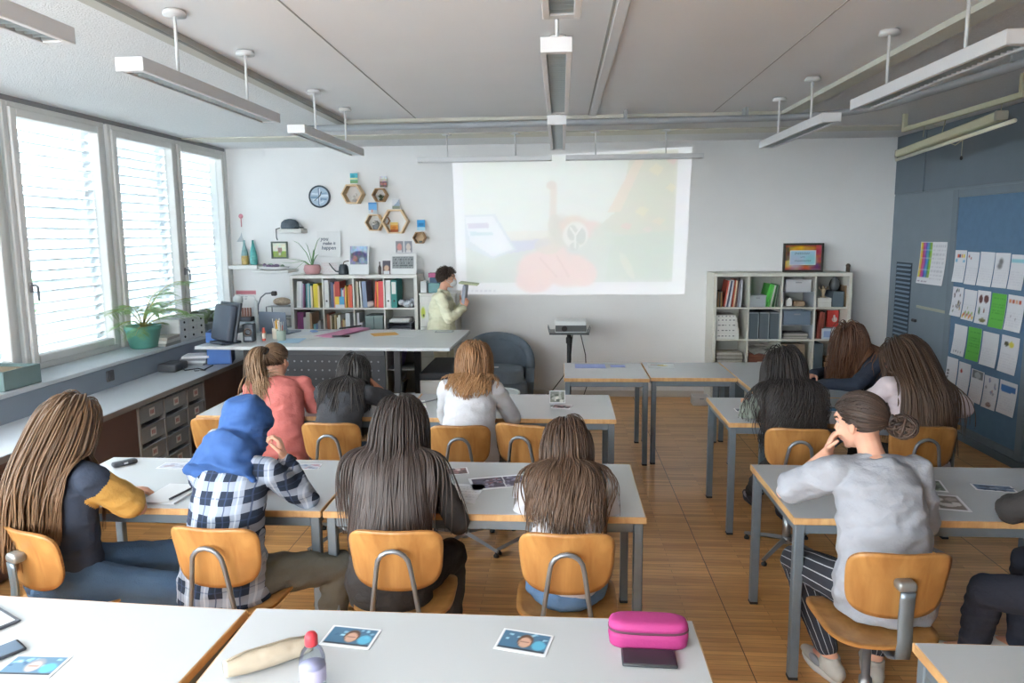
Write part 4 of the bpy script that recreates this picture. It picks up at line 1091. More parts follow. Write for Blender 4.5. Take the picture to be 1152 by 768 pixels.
# 5  third row, left: coral T-shirt, ponytail
p = build_person('person in a coral pink T-shirt with a ponytail, leaning on the table', (-1.80, 4.33), .42, skA, s=1.0, lean=.52, head=(-.62, .06, 0), nk=.1,
    wrist=((-2.02, 4.86, TZ), (-1.78, 4.80, TZ)), pole=((-1, -.6, -.8), (1, -.9, -.8)), hd=((.6, .6, 0), (-.6, .5, .1)), ankle=((-1.95, 4.62, .085), (-1.72, 4.66, .085)))
shirt(p, coral_c, .36, seed=6, hem=.08); trousers(p, black_c, .008, seed=8, name='leggings'); shoes(p, shoe_white)
gathered(p, hair_mat('hair_ash_brown', '40322a', '9a7a5c'), (0, -.86, .42), tail=dict(L=.46, n=170), seed=21)
# 6  third row: dark hair, head on hand
p = build_person('person with black hair and dark grey top, head resting on the right hand', (-1.42, 4.26), -.04, skC, s=.96, lean=.60, side=-.02, head=(.05, -.25, .1), nk=.35,
    wrist=((-1.45, 4.82, TZ), (-1.315, 4.66, .955)), pole=((-.6, -.5, -.9), (.9, .1, -.9)), hd=(None, (-.3, .2, 1)), hn=(None, (.9, -.2, .2)), curl=(.4, .9))
shirt(p, dkgrey_c, .40, seed=7, hem=.06); trousers(p, jeans, .010, seed=9); shoes(p, shoe_white)
long_hair(p, h_black2, .46, n=520, full=.022, seed=16, back=.05)
# 7  third row: white blouse, auburn hair
p = build_person('person with shoulder length wavy auburn hair and a white blouse', (-.575, 4.24), -.05, skA, s=.97, lean=.33, head=(.05, -.08, 0),
    wrist=((-.66, 4.72, TZ), (-.40, 4.70, TZ)), pole=((-.6, -.4, -.9), (.7, -.5, -.8)), ankle=((-.66, 4.6, .085), (-.40, 4.56, .085)))
shirt(p, white_c, .62, seed=8, hem=.10, loose=1.10, off=.016, name='blouse'); trousers(p, cloth('slate_cotton', '4f565f'), .012, seed=10); shoes(p, shoe_white)
long_hair(p, h_auburn, .31, n=520, full=.030, seed=17, back=.05, wave=.012, wf=2.2)
# 8  right, second desk: very long black wavy hair
p = build_person('person with very long black wavy hair, left of the person in pale pink', (1.42, 4.26), .03, skB, s=.95, lean=.44, head=(.05, -.1, 0),
    wrist=((1.25, 4.82, TZ), (1.50, 4.82, TZ)), hunch=.02, ankle=((1.34, 4.95, .085), (1.50, 4.70, .085)))
shirt(p, cloth('sage_cotton', '8d948a'), .95, seed=9, hem=.07); trousers(p, black_c, .012, seed=11); shoes(p, shoe_dark, shoe_dark)
long_hair(p, h_black2, .62, n=600, full=.036, seed=18, back=.08, wave=.014, wf=4.2, gather=.15)
# 9  at the lengthwise table: navy sweater
p = build_person('person with red-brown hair and a navy sweater, elbows on the lengthwise table', (2.52, 5.60), PI/2+.05, skA, s=.98, lean=.40, head=(.12, -.12, 0), nk=.3,
    wrist=((1.98, 5.46, TZ), (2.00, 5.72, TZ+.02)), pole=((.4, -1, -.5), (.4, 1, -.5)), hd=((-.6, .7, 0), (-.6, -.6, 0)), ankle=((1.78, 5.55, .085), (1.85, 5.8, .085)))
shirt(p, navy_c, .98, seed=10, hem=.08, off=.018, name='sweater'); trousers(p, jeans, .012, seed=12); shoes(p, shoe_white)
long_hair(p, h_red, .52, n=520, full=.024, seed=19, back=-.02, wave=.007)
# 10 right, second desk: pale pink shirt
p = build_person('person with very long dark hair and a pale pink shirt, near the pin board', (2.16, 4.32), .06, skB, s=1.0, lean=.32, twist=.18, head=(.95, -.02, 0),
    wrist=((1.96, 4.84, TZ), (2.34, 4.62, .70)), pole=((-.6, -.4, -.9), (1.6, -.25, -.1)), hd=(None, (-.8, .4, -.1)), ankle=((1.96, 4.7, .085), (2.2, 4.7, .085)))
shirt(p, pinkw_c, .42, seed=11, hem=.10); trousers(p, black_c, .012, seed=13); shoes(p, shoe_white)
long_hair(p, h_dbrown, .66, n=600, full=.030, seed=20, back=.22, part=.2, gather=.0)
# 11 right, front desk: grey T-shirt, bun, pinstriped trousers
p = build_person('person in a grey T-shirt with a low bun and pinstriped trousers, chin on hand', (1.25, 2.68), .02, skA, s=1.03, lean=.37, side=.0, twist=.08, head=(.55, -.10, -.06), nk=.3,
    wrist=((1.135, 3.03, .99), (1.34, 3.10, TZ)), pole=((-1, .15, -1), (.6, -.4, -.9)), hd=((.25, -.12, 1), None), hn=((-.8, .5, .2), None), curl=(1.0, .5),
    ankle=((1.165, 2.96, .09), (1.345, 2.95, .09)), kpole=((-.38, .6, 1), (.3, .6, 1)))
shirt(p, grey_c, .40, seed=12, hem=.08, loose=1.08, off=.016, wr=.006)
o = trousers(p, pinstripe('pinstripe_jersey', '36383f', 'a9acb2', 13, .11), .012, seed=14, cut=.86, wr=.002, label='dark trousers with white pinstripes')
me = o.data; n = len(me.vertices); co = np.empty(n*3); me.vertices.foreach_get('co', co); co = co.reshape(-1, 3); best = np.full(n, 9.); ar = np.zeros((n, 3))
for k in (0, 1):
    for A, B in ((p.hip[k], p.kn[k]), (p.kn[k], p.an[k])):
        A_, B_ = np.array(A), np.array(B); ax_ = (B_-A_)/np.linalg.norm(B_-A_); t = seg_t(co, A_, B_)[:, None]; v = co-A_-(B_-A_)*t; dd = np.linalg.norm(v, axis=1)
        e1 = np.cross(ax_, np.array(p.fd[k].cross(V((0, 0, 1))))); e1 /= np.linalg.norm(e1); e2 = np.cross(ax_, e1)
        w = dd < best; ar[w, 0] = (v@e1)[w]; ar[w, 1] = (v@e2)[w]; best[w] = dd[w]
a_ = me.attributes.new('around', 'FLOAT_VECTOR', 'POINT'); a_.data.foreach_set('vector', (ar*10).ravel().astype(np.float32))
shoes(p, shoe_white, label='worn white sneaker')
gathered(p, hair_mat('hair_bun_brown', '2b2522', '5d493e'), (.28, -.9, -.28), seed=22, bun=.052)
# 12 right edge
p = build_person('person at the right picture edge in dark clothes and white sneakers', (2.14, 2.66), .50, skB, s=1.0, lean=.3, head=(0, -.1, 0),
    wrist=((1.93, 3.06, TZ), (2.22, 3.08, TZ)), pole=((-1, -.25, -.3), (.6, -.4, -.9)), ankle=((1.82, 3.08, .085), (2.05, 3.12, .085)), kpole=((-.9, .1, .9), (-.3, .5, 1)))
shirt(p, black_c, .98, seed=13, hem=.08, off=.016); trousers(p, cloth('dark_navy_cotton', '383c48'), .014, seed=15); shoes(p, shoe_white)
long_hair(p, h_black2, .4, n=420, full=.022, seed=23)
# teacher
p = build_person('standing person with short hair, white face mask and cream shirt', (-1.28, 7.44), -PI/2-.1, skA, s=.93, stand=True, lean=.05, twist=.1, head=(.05, -.05, 0), nk=.2, shw=.175,
    wrist=((-1.06, 7.53, 1.17), (-1.02, 7.33, 1.16)), pole=((-.5, .9, -.8), (-.5, -.9, -.8)), hd=((.5, -.3, .8), (.35, .3, .9)), hn=((.4, .8, 0), (.4, -.8, 0)), curl=(.7, 1.1), lips=False)
shirt(p, cream_c, .97, seed=14, hem=.10, loose=1.22, off=.016, collar=True, wr=.006); trousers(p, beige_c, .014, seed=16, straight=True); shoes(p, shoe_dark)
short_hair(p, h_short)
C, R, s = p.C, p.HR, p.s
b = MB(); b.ell(C+R @ (V((0, .060, -.045))*s), V((.050, .058, .050))*s, 0, 20, 12, R); b.ell(C+R @ (V((0, .098, -.040))*s), V((.016, .024, .036))*s, 0, 14, 10, R)
mk = remeshed('face_mask', b, mat('mask_white', 'd5d6d6', .8), .004, 3, .5, p.o)
sb = MB()
for k in (-1, 1):
    for z in (-.03, -.062): sb.tube([C+R @ (V((k*.050, .062, z))*s), C+R @ (V((k*.074, .025, z*.6))*s), C+R @ (V((k*.080, -.016, -.012))*s)], .0016, 5)
part('mask_loops', sb, mat('mask_white', 'd5d6d6', .8), mk)
# ------------------------------------------------------------------ pendant lamps
lamp_m = mat('lamp_white', 'cfd0d2', .4); louv_m = mat('louvre_aluminium', 'aab4b6', .3, .5); tube_m = mat('fluorescent_tube', 'dfe3e2', .3); rod_m = mat('lamp_rod', 'd0d0d0', .4)
LH = .056
def lamp_proto(L=1.41, w=.118):
    t = thing('pendant_lamp', 'x', 'ceiling lamp')
    b = MB(); x = w/2; h = LH
    b.bx(-x, -x+.022, 0, L, 0, h, 0, .002); b.bx(x-.022, x, 0, L, 0, h, 0, .002); b.bx(-x, x, 0, L, h-.006, h, 0, .002)
    b.bx(-x+.02, x-.02, 0, .035, .001, h-.004); b.bx(-x+.02, x-.02, L-.035, L, .001, h-.004)
    part('housing', b, lamp_m, t)
    n = 34; y0_, y1_ = .04, L-.04; pt_ = (y1_-y0_)/n; poly = [(y1_, .044), (y0_, .044)]
    for k in range(n+1):
        y = y0_+(y1_-y0_-.003)*k/n
        if k > 0: poly.append((y, .041))
        poly += [(y, .006), (y+.003, .006)]
        if k < n: poly.append((y+.003, .041))
    lv = MB().prism(poly, w-.046, Matrix.Translation(((w-.046)/2, 0, 0)) @ Matrix.Rotation(PI/2, 4, 'Z'))
    part('grille', lv, louv_m, t); part('tube', MB().tube([(0, .05, .047), (0, L-.05, .047)], .0025, 10), tube_m, t)
    for y in (.38, 1.10):
        r = part('rod', MB().tube([(0, y, h), (0, y, ZC-2.59)], .0075, 8), rod_m, t)
        part('ceiling_rose', MB().lathe([(.05, ZC-2.59-.022), (.052, ZC-2.59-.012), (.045, ZC-2.59+.002)], 16, (0, y, 0)), rod_m, r)
    return t
lp = lamp_proto()
lspots = [(-1.735, 2.86, 0, 'long white pendant lamp on two rods nearest the windows, the one shown whole and large'), (-1.735, 4.68, 0, 'short looking white pendant lamp near the windows, closest to the clock wall'), (-1.735, 1.05, 0, 'white pendant lamp cut off by the upper left picture corner'),
 (-.02, 2.74, 0, 'pendant lamp in the middle row seen end-on, its louvre whole'), (-.03, 4.52, 0, 'pendant lamp in the middle row farthest from the camera'), (0, .92, 0, 'pendant lamp in the middle row cut by the upper picture edge'),
 (1.66, 2.80, 0, 'large white pendant lamp on the right near the cream fluorescent strip'), (1.66, 4.64, 0, 'smaller white pendant lamp on the right, nearer the end wall'),
 (-.10, 7.34, PI/2, 'white pendant lamp across the end wall, over the clock side of the projection'), (1.40, 7.34, PI/2, 'white pendant lamp across the end wall, over the pin board side of the projection')]
for q, (x, y, rz, lab) in enumerate(lspots):
    z = 2.59 if rz == 0 else 2.645
    o = lp if q == 0 else dup(lp)
    o.location = (x, y, z); o.rotation_euler = (0, 0, rz); o['label'] = lab; o['group'] = 'pendant lamps'
    if rz: o.scale = (1, .965, (ZC-z)/(ZC-2.59))
# cable duct along the front and the right side
dpath = [(-2.3, 6.22, 2.84), (1.7, 6.12, 2.84)]+[(1.7+.72*math.sin(a), 5.42+.70*math.cos(a), 2.84) for a in np.linspace(.15, PI/2, 9)]+[(2.55, 4.4, 2.84), (2.68, 2.6, 2.84), (2.78, 0, 2.84)]
o = solo('cable_duct', MB().tube(dpath, .045, 14, 0, True, .6), greym, 'grey flat cable duct under the ceiling, bending along the right wall', 'duct')
for x in (.52, 1.5): part('duct_bracket', MB().bx(x, x+.02, 6.10, 6.24, 2.85, ZC), greym, o)
part('duct_bracket', MB().bx(2.50, 2.64, 4.3, 4.32, 2.85, ZC), greym, o); part('duct_bracket', MB().bx(2.60, 2.74, 3.0, 3.02, 2.85, ZC), greym, o)
# board light on its frame by the right wall
br_m = mat('bracket_cream', 'c3c1a6', .6)
t = thing('lamp_bracket', 'cream angular hanging frame under the ceiling above the fluorescent strip', 'bracket', (3.0, 0, 0))
fb = MB(); fb.bx(-.018, .018, 5.0, 6.66, 2.775, 2.812, 0, .003)
part('cross_bar', fb, br_m, t)
for y in (5.02, 6.64): part('upright', MB().bx(-.018, .018, y-.018, y+.018, 2.80, ZC, 0, .003), br_m, t)
t = thing('strip_light', 'long cream fluorescent strip light hanging before the blue-grey right wall', 'strip light', (3.0, 0, 0), 0)
Rz = rotm(0, 0, -.0)
A, B = V((.07, 6.86, 2.612)), V((-.10, 5.06, 2.668)); dv = (B-A).normalized()
M3 = Matrix((dv.cross(V((0, 0, 1))).normalized(), dv, V((0, 0, 1)))).transposed(); mid = (A+B)/2; LL = (B-A).length
part('housing', MB().box(mid, (.075, LL, .062), 0, .01, M3), br_m, t)
for q in (A, B): part('end_cap', MB().box(q, (.08, .03, .066), 0, .006, M3), mat('end_cap_grey', '9d9c90', .6), t)
part('tube', MB().tube([A+V((0, .05, -.052)), B+V((0, -.15, -.052))], .014, 12), mat('tube_cream', 'd8d6c2', .3), t)
cd = MB()
for y in (5.25, 6.3): cd.tube([(0, y, 2.69), (.01, y, 2.795)], .003, 6)
cd.tube([(0, 5.95, 2.80), (-.05, 5.92, 2.62), (.03, 5.85, 2.57), (.02, 5.6, 2.63)], .004, 6)
part('cord', cd, mat('cord_cream', 'b9b69c', .7), t)
pc = part('pull_cord', MB().tube([(-.04, 5.62, 2.60), (-.04, 5.62, 2.46)], .002, 5), mat('cord_cream', 'b9b69c', .7), t)
part('pull_knob', MB().ell((-.04, 5.62, 2.45), (.010, .010, .016), 0, 10, 8), dark, pc)

# ------------------------------------------------------------------ projected picture on the end wall
P_ = Pic(220, 130, 'eef0f4')
X0, X1, Yb, Yt = .045, .945, .085, .985
P_.rect(X0, Yb, X1, Yt, 'e9efe9')
def px(x, y): return (X0+(X1-X0)*x, Yb+(Yt-Yb)*y)
P_.rect(X0, Yb, X1, px(0, .36)[1], 'd6ddd6'); P_.poly([px(0, .30), px(1, .42), px(1, 0), px(0, 0)], 'd2d9d1')
P_.poly([px(.15, .33), px(.40, .37), px(.42, .30), px(.20, .24)], 'c9c9e2')
P_.poly([px(.0, .33), px(.5, .36), px(.5, .42), px(.2, .42)], 'ece5d8', .7)
P_.poly([px(0, .57), px(.145, .57), px(.245, .27), px(.13, .2), px(0, .3)], 'd3dde6'); P_.poly([px(0, .55), px(.135, .55), px(.23, .28), px(.13, .22), px(.02, .35)], 'eef2f8')
P_.poly([px(.01, .50), px(.11, .50), px(.115, .46), px(.015, .455)], 'cfc4dc'); P_.poly([px(.02, .43), px(.13, .42), px(.135, .395), px(.025, .40)], 'c6e0e6')
P_.poly([px(.78, 1), px(1, 1), px(1, .3), px(.62, .42), px(.74, .58)], 'd8d9c6'); P_.poly([px(.82, 1), px(.86, 1), px(.74, .55), px(.68, .55)], 'ecdcc8')
for (x, y, w, h_, c) in ((.90, .86, .07, .10, 'e9e4c4'), (.97, .92, .05, .06, 'e6c9c0'), (.97, .72, .05, .07, 'ebe4bf'), (.84, .55, .07, .08, 'e7e2bf'), (.92, .47, .07, .06, 'e6dcc0'), (.77, .44, .06, .06, 'e8ccc4'), (.87, .41, .05, .05, 'e7d8cc')):
    P_.poly([px(x-w/2, y), px(x, y+h_/2), px(x+w/2, y+.01), px(x+.01, y-h_/2)], c)
P_.poly([px(.70, .36), px(1, .40), px(1, .02), px(.68, .02)], 'c9d6c6', .8); P_.ell(*px(.78, .13), .018, .10, 'e4e4d2', .8, .3, .3)
P_.put(np.clip((.019-np.abs(P_.u-(X0+.9*.42)-.02*(P_.v-.5)))/.01, 0, 1)*((P_.v > px(0, .45)[1]) & (P_.v < px(0, .77)[1])), 'e6d9cb'); P_.ell(*px(.415, .78), .022, .03, 'e3d2c6')
P_.ell(*px(.43, .47), .028, .075, 'd9d6cb'); P_.ell(*px(.46, .40), .05, .12, 'd3cfbf', .9, .5); P_.ell(*px(.52, .46), .06, .065, 'e6cdbb', .9, .4); P_.ell(*px(.60, .42), .055, .06, 'ecccc2', .9, .4); P_.ell(*px(.66, .36), .05, .09, 'd6dccf', .9, .5)
P_.ell(*px(.53, .38), .055, .095, 'f0efe8', 1, .2); P_.ell(*px(.515, .40), .022, .055, 'c4c9be'); P_.ell(*px(.555, .37), .022, .06, 'c0c6bb'); P_.ell(*px(.525, .29), .02, .03, 'c6cabf')
for (x, y, rx, ry) in ((.35, .11, .09, .13), (.42, .16, .08, .14), (.50, .10, .10, .12), (.57, .07, .06, .09), (.33, .02, .08, .09)): P_.ell(*px(x, y), rx, ry, 'f0d2cb', 1, .25)
P_.line([px(.505, .44), (px(.53, .38)[0], px(.53, .38)[1]), px(.56, .45)], .004, 'f4f4ee', 1, .6); P_.line([px(.53, .38), px(.53, .28)], .004, 'f4f4ee', 1, .6); P_.line([px(.36, .2), px(.44, .05)], .004, 'dcb9b0', .8, .6); P_.line([px(.44, .22), px(.5, .05)], .004, 'dcb9b0', .8, .6)
P_.ell(*px(.40, .30), .06, .06, 'd9d2c2', .7)
P_.rect(.012, .012, .033, .042, 'b8b6c6'); 
for q in range(7): P_.rect(.04+q*.02, .018, .052+q*.02, .036, 'b9b7c8', .8)
P_.noise(.012, 30, 3); P_.c = np.clip(1-(1-P_.c)*np.array([1.45, 1.4, 1.4])+.02, 0, 1)
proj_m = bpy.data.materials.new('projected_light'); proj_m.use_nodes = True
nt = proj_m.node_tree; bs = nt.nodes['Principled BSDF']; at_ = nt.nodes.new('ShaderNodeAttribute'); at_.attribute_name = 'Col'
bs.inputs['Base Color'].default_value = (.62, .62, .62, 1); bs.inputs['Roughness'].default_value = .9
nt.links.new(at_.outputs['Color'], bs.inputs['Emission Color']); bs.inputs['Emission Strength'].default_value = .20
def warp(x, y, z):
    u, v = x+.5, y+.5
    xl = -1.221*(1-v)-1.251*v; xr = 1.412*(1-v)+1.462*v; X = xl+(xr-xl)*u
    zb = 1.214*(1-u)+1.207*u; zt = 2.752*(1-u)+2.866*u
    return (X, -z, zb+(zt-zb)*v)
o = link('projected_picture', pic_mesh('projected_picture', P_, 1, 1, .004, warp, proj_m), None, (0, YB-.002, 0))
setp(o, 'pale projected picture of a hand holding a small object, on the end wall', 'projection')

# ------------------------------------------------------------------ things on the end wall
YW = YB
ck = thing('wall_clock', 'round blue and white wall clock with a dark rim', 'clock', (-2.825, YW, 2.367))
Rw = rotm(PI/2, 0, 0)
part('rim', MB().lathe([(.112, 0), (.127, 0), (.130, .02), (.124, .034), (.114, .034), (.110, .022)], 36, (0, 0, 0), 0, True, Rw, 1.0, True), mat('clock_rim', '47525c', .4), ck)
cp = Pic(40, 40, 'a9bccd'); cp.rect(.44, .05, .50, .95, '5c7590'); cp.rect(.50, .1, .53, .9, 'dfe6ee')
for (x0, y0, x1, y1, c) in ((.06, .62, .42, .72, 'd4dfe9'), (.55, .66, .95, .74, '7f9ab3'), (.55, .48, .96, .58, 'd9e3ec'), (.05, .42, .42, .50, '7590aa'), (.55, .30, .92, .38, '6f8aa6'), (.1, .26, .42, .34, 'd2dde8'), (.56, .14, .8, .22, 'cfdbe6')): cp.rect(x0, y0, x1, y1, c)
dm = pic_mesh('dial', cp, .224, .224, .003, lambda x, y, z: ((lambda k: (x*k, -.018-z, y*k))(max(abs(x), abs(y))/max(math.hypot(x, y), 1e-9) if (x or y) else 1)))
dl = link('dial', dm, ck)
part('hands', MB().box((.012, -.026, .022), (.008, .002, .075), 0, 0, rotm(0, .5, 0)).box((-.02, -.027, -.016), (.006, .002, .10), 0, 0, rotm(0, .9, 0)), dark, ck)

hexwood = wood('hex_pine', 'd3b48c', 'e2caa6', .6, 4, (3, 3, 8)); hexdark = wood('hex_oak', 'a07c56', 'c09c70', .6, 4, (3, 3, 8))
def hexa(cx, cz, r, dep, mt, lab, wall=.018, back=None):
    t = thing('hexagon_shelf', lab, 'wall shelf', (cx, YW, cz), 0, 'wooden hexagon shelves')
    out = [(r*math.cos(a), r*math.sin(a)) for a in [k*PI/3 for k in range(6)]]; ri = r-wall; inn = [(ri*math.cos(a), ri*math.sin(a)) for a in [k*PI/3 for k in range(6)]]
    b = MB(); vs = []
    for y in (0, -dep):
        vs += [(x, y, z) for x, z in out]+[(x, y, z) for x, z in inn]
    fs = []
    for k in range(6):
        j_ = (k+1) % 6; fs += [(k, j_, 12+j_, 12+k), (6+k, 18+k, 18+j_, 6+j_), (k, 6+k, 6+j_, j_), (12+k, 12+j_, 18+j_, 18+k)]
    b.add(vs, fs); part('frame', b, mt, t)
    if back: part('back', MB().prism(inn, .004, Matrix.Translation((0, -.006, 0))), back, t)
    return t
hexa(-2.405, 2.385, .125, .15, hexwood, 'pale hexagon shelf with a white ornament, beside the clock'); hexa(-2.092, 2.372, .088, .125, hexdark, 'small dark hexagon shelf with a tiny plant inside', .013)
hexa(-2.165, 2.058, .108, .13, hexwood, 'hexagon shelf holding the small owl figure', .015); hexa(-1.922, 2.068, .158, .12, hexwood, 'largest hexagon shelf, with an orange card in it', .020)
hexa(-1.643, 1.880, .076, .12, hexdark, 'lowest and smallest hexagon shelf with a tiny grey pot', .011, hexwood)
hexa(-2.045, 2.078, .050, .06, wood('hex_inner', 'a87b50', 'c39a6e', .6, 4, (3, 3, 8)), 'tiny hexagon wedged between the owl shelf and the large one', .008)
def flat_on_wall(name, x0, z0, x1, z1, pic, lab, cat, y=YW, group=None, roll=0, tilt=0):
    w, h = x1-x0, z1-z0
    def F(x, y_, z): return (x, -z-.002+tilt*(y_/h-.5), y_)
    o = link(name, pic_mesh(name, pic, w, h, .0025, F), None, ((x0+x1)/2, y-.002, (z0+z1)/2)); o.rotation_euler = (0, roll, 0); setp(o, lab, cat, group); return o
G = 'picture cards around the hexagon shelves'
a = Pic(14, 18, '4fb3c4'); a.rect(0, 0, 1, .3, '6f9c6b'); a.rect(0, .35, 1, .5, 'd8d9a0'); a.ell(.4, .7, .25, .15, '2f97a9')
flat_on_wall('picture_card', -2.442, 2.512, -2.352, 2.625, a, 'turquoise seaside card standing on the shelf beside the clock', 'card', YW-.05, G)
a = Pic(14, 18, 'b9b2ae'); a.rect(0, 0, 1, .55, '6e5c55'); a.rect(.1, .2, .9, .35, 'a86e62'); a.rect(0, .75, 1, 1, 'd8d4d0'); a.noise(.12, 6, 3)
flat_on_wall('picture_card', -2.095, 2.462, -2.010, 2.585, a, 'brown and grey card standing on the small dark hexagon', 'card', YW-.05, G)
a = Pic(14, 18, '6fa9dc'); a.rect(0, 0, 1, .3, 'c9d3da'); a.rect(.3, .1, .5, .35, 'c98f78'); a.rect(0, .85, 1, 1, '4d86c2')
flat_on_wall('picture_card', -2.238, 2.165, -2.140, 2.290, a, 'sky blue card standing over the owl shelf', 'card', YW-.05, G)
a = Pic(14, 18, 'd5d6da'); a.rect(0, 0, 1, .3, '7d8678'); a.poly([(.1, .3), (.5, .55), (.9, .95), (.95, .3)], '8fa0b8')
flat_on_wall('picture_card', -1.956, 2.212, -1.866, 2.325, a, 'white and grey mountain card standing on the largest hexagon', 'card', YW-.05, G)
a = Pic(14, 18, '3d9fd8'); a.rect(0, 0, 1, .28, 'a9d6e8'); a.rect(.15, .4, .85, .7, '2d7fb8')
flat_on_wall('picture_card', -1.672, 1.965, -1.578, 2.085, a, 'bright blue card standing on the lowest hexagon', 'card', YW-.05, G)
a = Pic(14, 16, 'dd9a3f'); a.rect(0, 0, 1, .3, 'a8552c'); a.rect(0, .7, 1, 1, 'e6c877'); a.ell(.5, .45, .3, .15, 'c67a30')
flat_on_wall('picture_card', -1.992, 1.945, -1.900, 2.060, a, 'orange card inside the largest hexagon', 'card', YW-.03, G)
ow = thing('owl_figure', 'small grey and white owl figure in a hexagon shelf', 'figurine', (-2.155, YW-.05, 1.966))
part('body', MB().lathe([(.02, 0), (.036, .01), (.042, .05), (.036, .09), (.02, .115)], 14), mat('owl_grey', '8f9396', .7, var=.15, scale=40), ow)
part('face', MB().ell((-.012, -.028, .085), (.026, .016, .024), 0, 12, 8), mat('owl_white', 'd8d8d4', .7), ow)
part('eyes', MB().ell((-.02, -.043, .09), (.006, .004, .006), 0, 8, 6).ell((.0, -.043, .09), (.006, .004, .006), 0, 8, 6), dark, ow)
orn = MB().ell((0, 0, .03), (.03, .03, .03), 0, 14, 10).ell((-.005, 0, .075), (.018, .018, .02), 0, 12, 8).ell((.02, 0, .10), (.012, .01, .018), 0, 10, 8)
solo('bird_ornament', orn, mat('ornament_white', 'dcdcda', .5), 'small white bird ornament in the pale hexagon shelf', 'figurine', (-2.40, YW-.05, 2.279))
tw = thing('tiny_plant', 'tiny dark green plant in the dark hexagon shelf', 'plant', (-2.085, YW-.045, 2.298))
lv = MB()
for k in range(9):
    aa = k*.7; lv.tube([(0, 0, .02), (.015*math.cos(aa), .015*math.sin(aa), .05), (.04*math.cos(aa), .03*math.sin(aa), .06+.01*(k % 4))], [.006, .007, .002], 5)
part('pot', MB().lathe([(.022, 0), (.028, .03), (.024, .03)], 12), mat('tiny_pot', '5d564c', .7), tw); part('leaves', lv, mat('dark_leaf', '4b5a3e', .6), tw)
solo('tiny_pot', MB().lathe([(.016, 0), (.021, .03), (.017, .03)], 12), mat('pot_grey', '8a8d88', .7), 'tiny grey pot in the lowest hexagon', 'pot', (-1.635, YW-.045, 1.815+.0))
# lettered poster
pp = Pic(10, 12, 'dcdcdc')
po = print_on_back_wall('lettered_poster', pp, .285, .30, (-2.735, YW-.012, 1.815), 'white hand lettered poster with a curling corner, above the pink plant pot', 'poster', curl=.045)
ink = mat('poster_ink', '5b6472', .8)
for i_, (tx, sz, xx, zz) in enumerate((('you', .062, -.055, .060), ('make it', .052, .0, .008), ('happen', .062, -.005, -.045))): 
    tt_ = text_mesh('lettering', tx, sz, ink, po, (xx, -.0035, zz), (PI/2, 0, 0), shear=.2)
    for v_ in tt_.data.vertices:
        gx, gz = xx+v_.co.x, zz+v_.co.y
        v_.co.z += .045*max(0, gx/.285+.5)**2*(1-(gz/.30+.5))*.9
# cap on its little shelf
shelf_m = mat('shelf_white', 'd5d5d3', .5)
solo('wall_shelf', MB().bx(-.15, .15, -.2, 0, -.05, 0, 0, .004), shelf_m, 'small white floating shelf under the dark cap', 'wall shelf', (-3.145, YW, 1.995), 0)
solo('wall_shelf', MB().bx(-.17, .17, -.2, 0, -.045, 0, 0, .004), shelf_m, 'small white floating shelf under the two teal bottles', 'wall shelf', (-3.715, YW, 1.578), 0)
cp_ = thing('cap', 'dark grey patterned cap lying on a little wall shelf', 'cap', (-3.165, YW-.10, 1.996))
part('crown', MB().lathe([(.098, 0), (.105, .03), (.095, .075), (.06, .105), (.015, .115)], 20), mat('cap_cloth', '566069', .9, var=.25, scale=30), cp_)
part('brim', MB().sheet(lambda u, v: ((.085+.075*u*math.sqrt(max(0, 1-(2*v-1)**2)), (v-.5)*.17, .012+.02*(1-(2*v-1)**2)*(1-u)), (0, 0, 1)), 8, 10, .006), mat('cap_brim', '4a525a', .9), cp_)
part('strap', MB().tube([(-.09, -.08, .01), (-.125, -.105, -.002), (-.125, -.106, -.10), (-.115, -.106, -.13)], .006, 6), mat('cap_strap', '3e4348', .8), cp_)
fp = thing('framed_picture', 'small dark frame with a green picture, hanging below the cap', 'framed picture', (-3.335, YW-.014, 1.748))
def frame_ring(mb, w, h, b_, d): 
    mb.bx(-w/2, w/2, -d, 0, h/2-b_, h/2, 0, .002); mb.bx(-w/2, w/2, -d, 0, -h/2, -h/2+b_, 0, .002); mb.bx(-w/2, -w/2+b_, -d, 0, -h/2+b_, h/2-b_, 0, .002); mb.bx(w/2-b_, w/2, -d, 0, -h/2+b_, h/2-b_, 0, .002); return mb
part('frame', frame_ring(MB(), .20, .20, .018, .02), mat('frame_dark', '55605a', .5), fp)
a = Pic(20, 20, 'dfe0cf'); a.rect(0, 0, 1, .4, '93a85c'); a.rect(.36, .3, .66, .7, '9b7f74'); a.rect(.42, .12, .58, .32, 'd9d3c4'); a.noise(.06, 8, 2)
im = link('picture', pic_mesh('picture', a, .166, .166, .002, lambda x, y, z: (x, -.006-z, y)), fp)
for (x, lab, c1, c2) in ((-3.727, 'slim bottle with a gold foot, on the small wall shelf', '7fa0a2', 'b59a5a'), (-3.622, 'slim teal bottle beside the gold footed one', '4f9c98', '5aa59f')):
    bo = thing('slim_bottle', lab, 'bottle', (x, YW-.1, 1.579)); part('body', MB().lathe([(.035, 0), (.04, .01), (.04, .11), (.036, .15), (.018, .225), (.012, .26)], 14), mat('bottle_'+c1, c1, .3, var=.2, scale=25), bo)
    part('neck', MB().lathe([(.0125, .25), (.013, .285), (.009, .29)], 10), mat('bottle_top_'+c1, c1, .3), bo)
    part('band', MB().lathe([(.0405, .004), (.0412, .012), (.0412, .10), (.0405, .108)], 14), mat('bottle_foot_'+c2, c2, .35, var=.2, scale=30), bo)
fl = MB().ell((0, -.01, .0), (.028, .006, .028), 0, 12, 8).box((.0, -.008, -.075), (.012, .004, .10), 0)
solo('paper_flower', fl, mat('flower_pink', 'c98a94', .8, var=.2, scale=40), 'small pink paper flower stuck high beside the window', 'decoration', (-3.79, YW, 2.15))
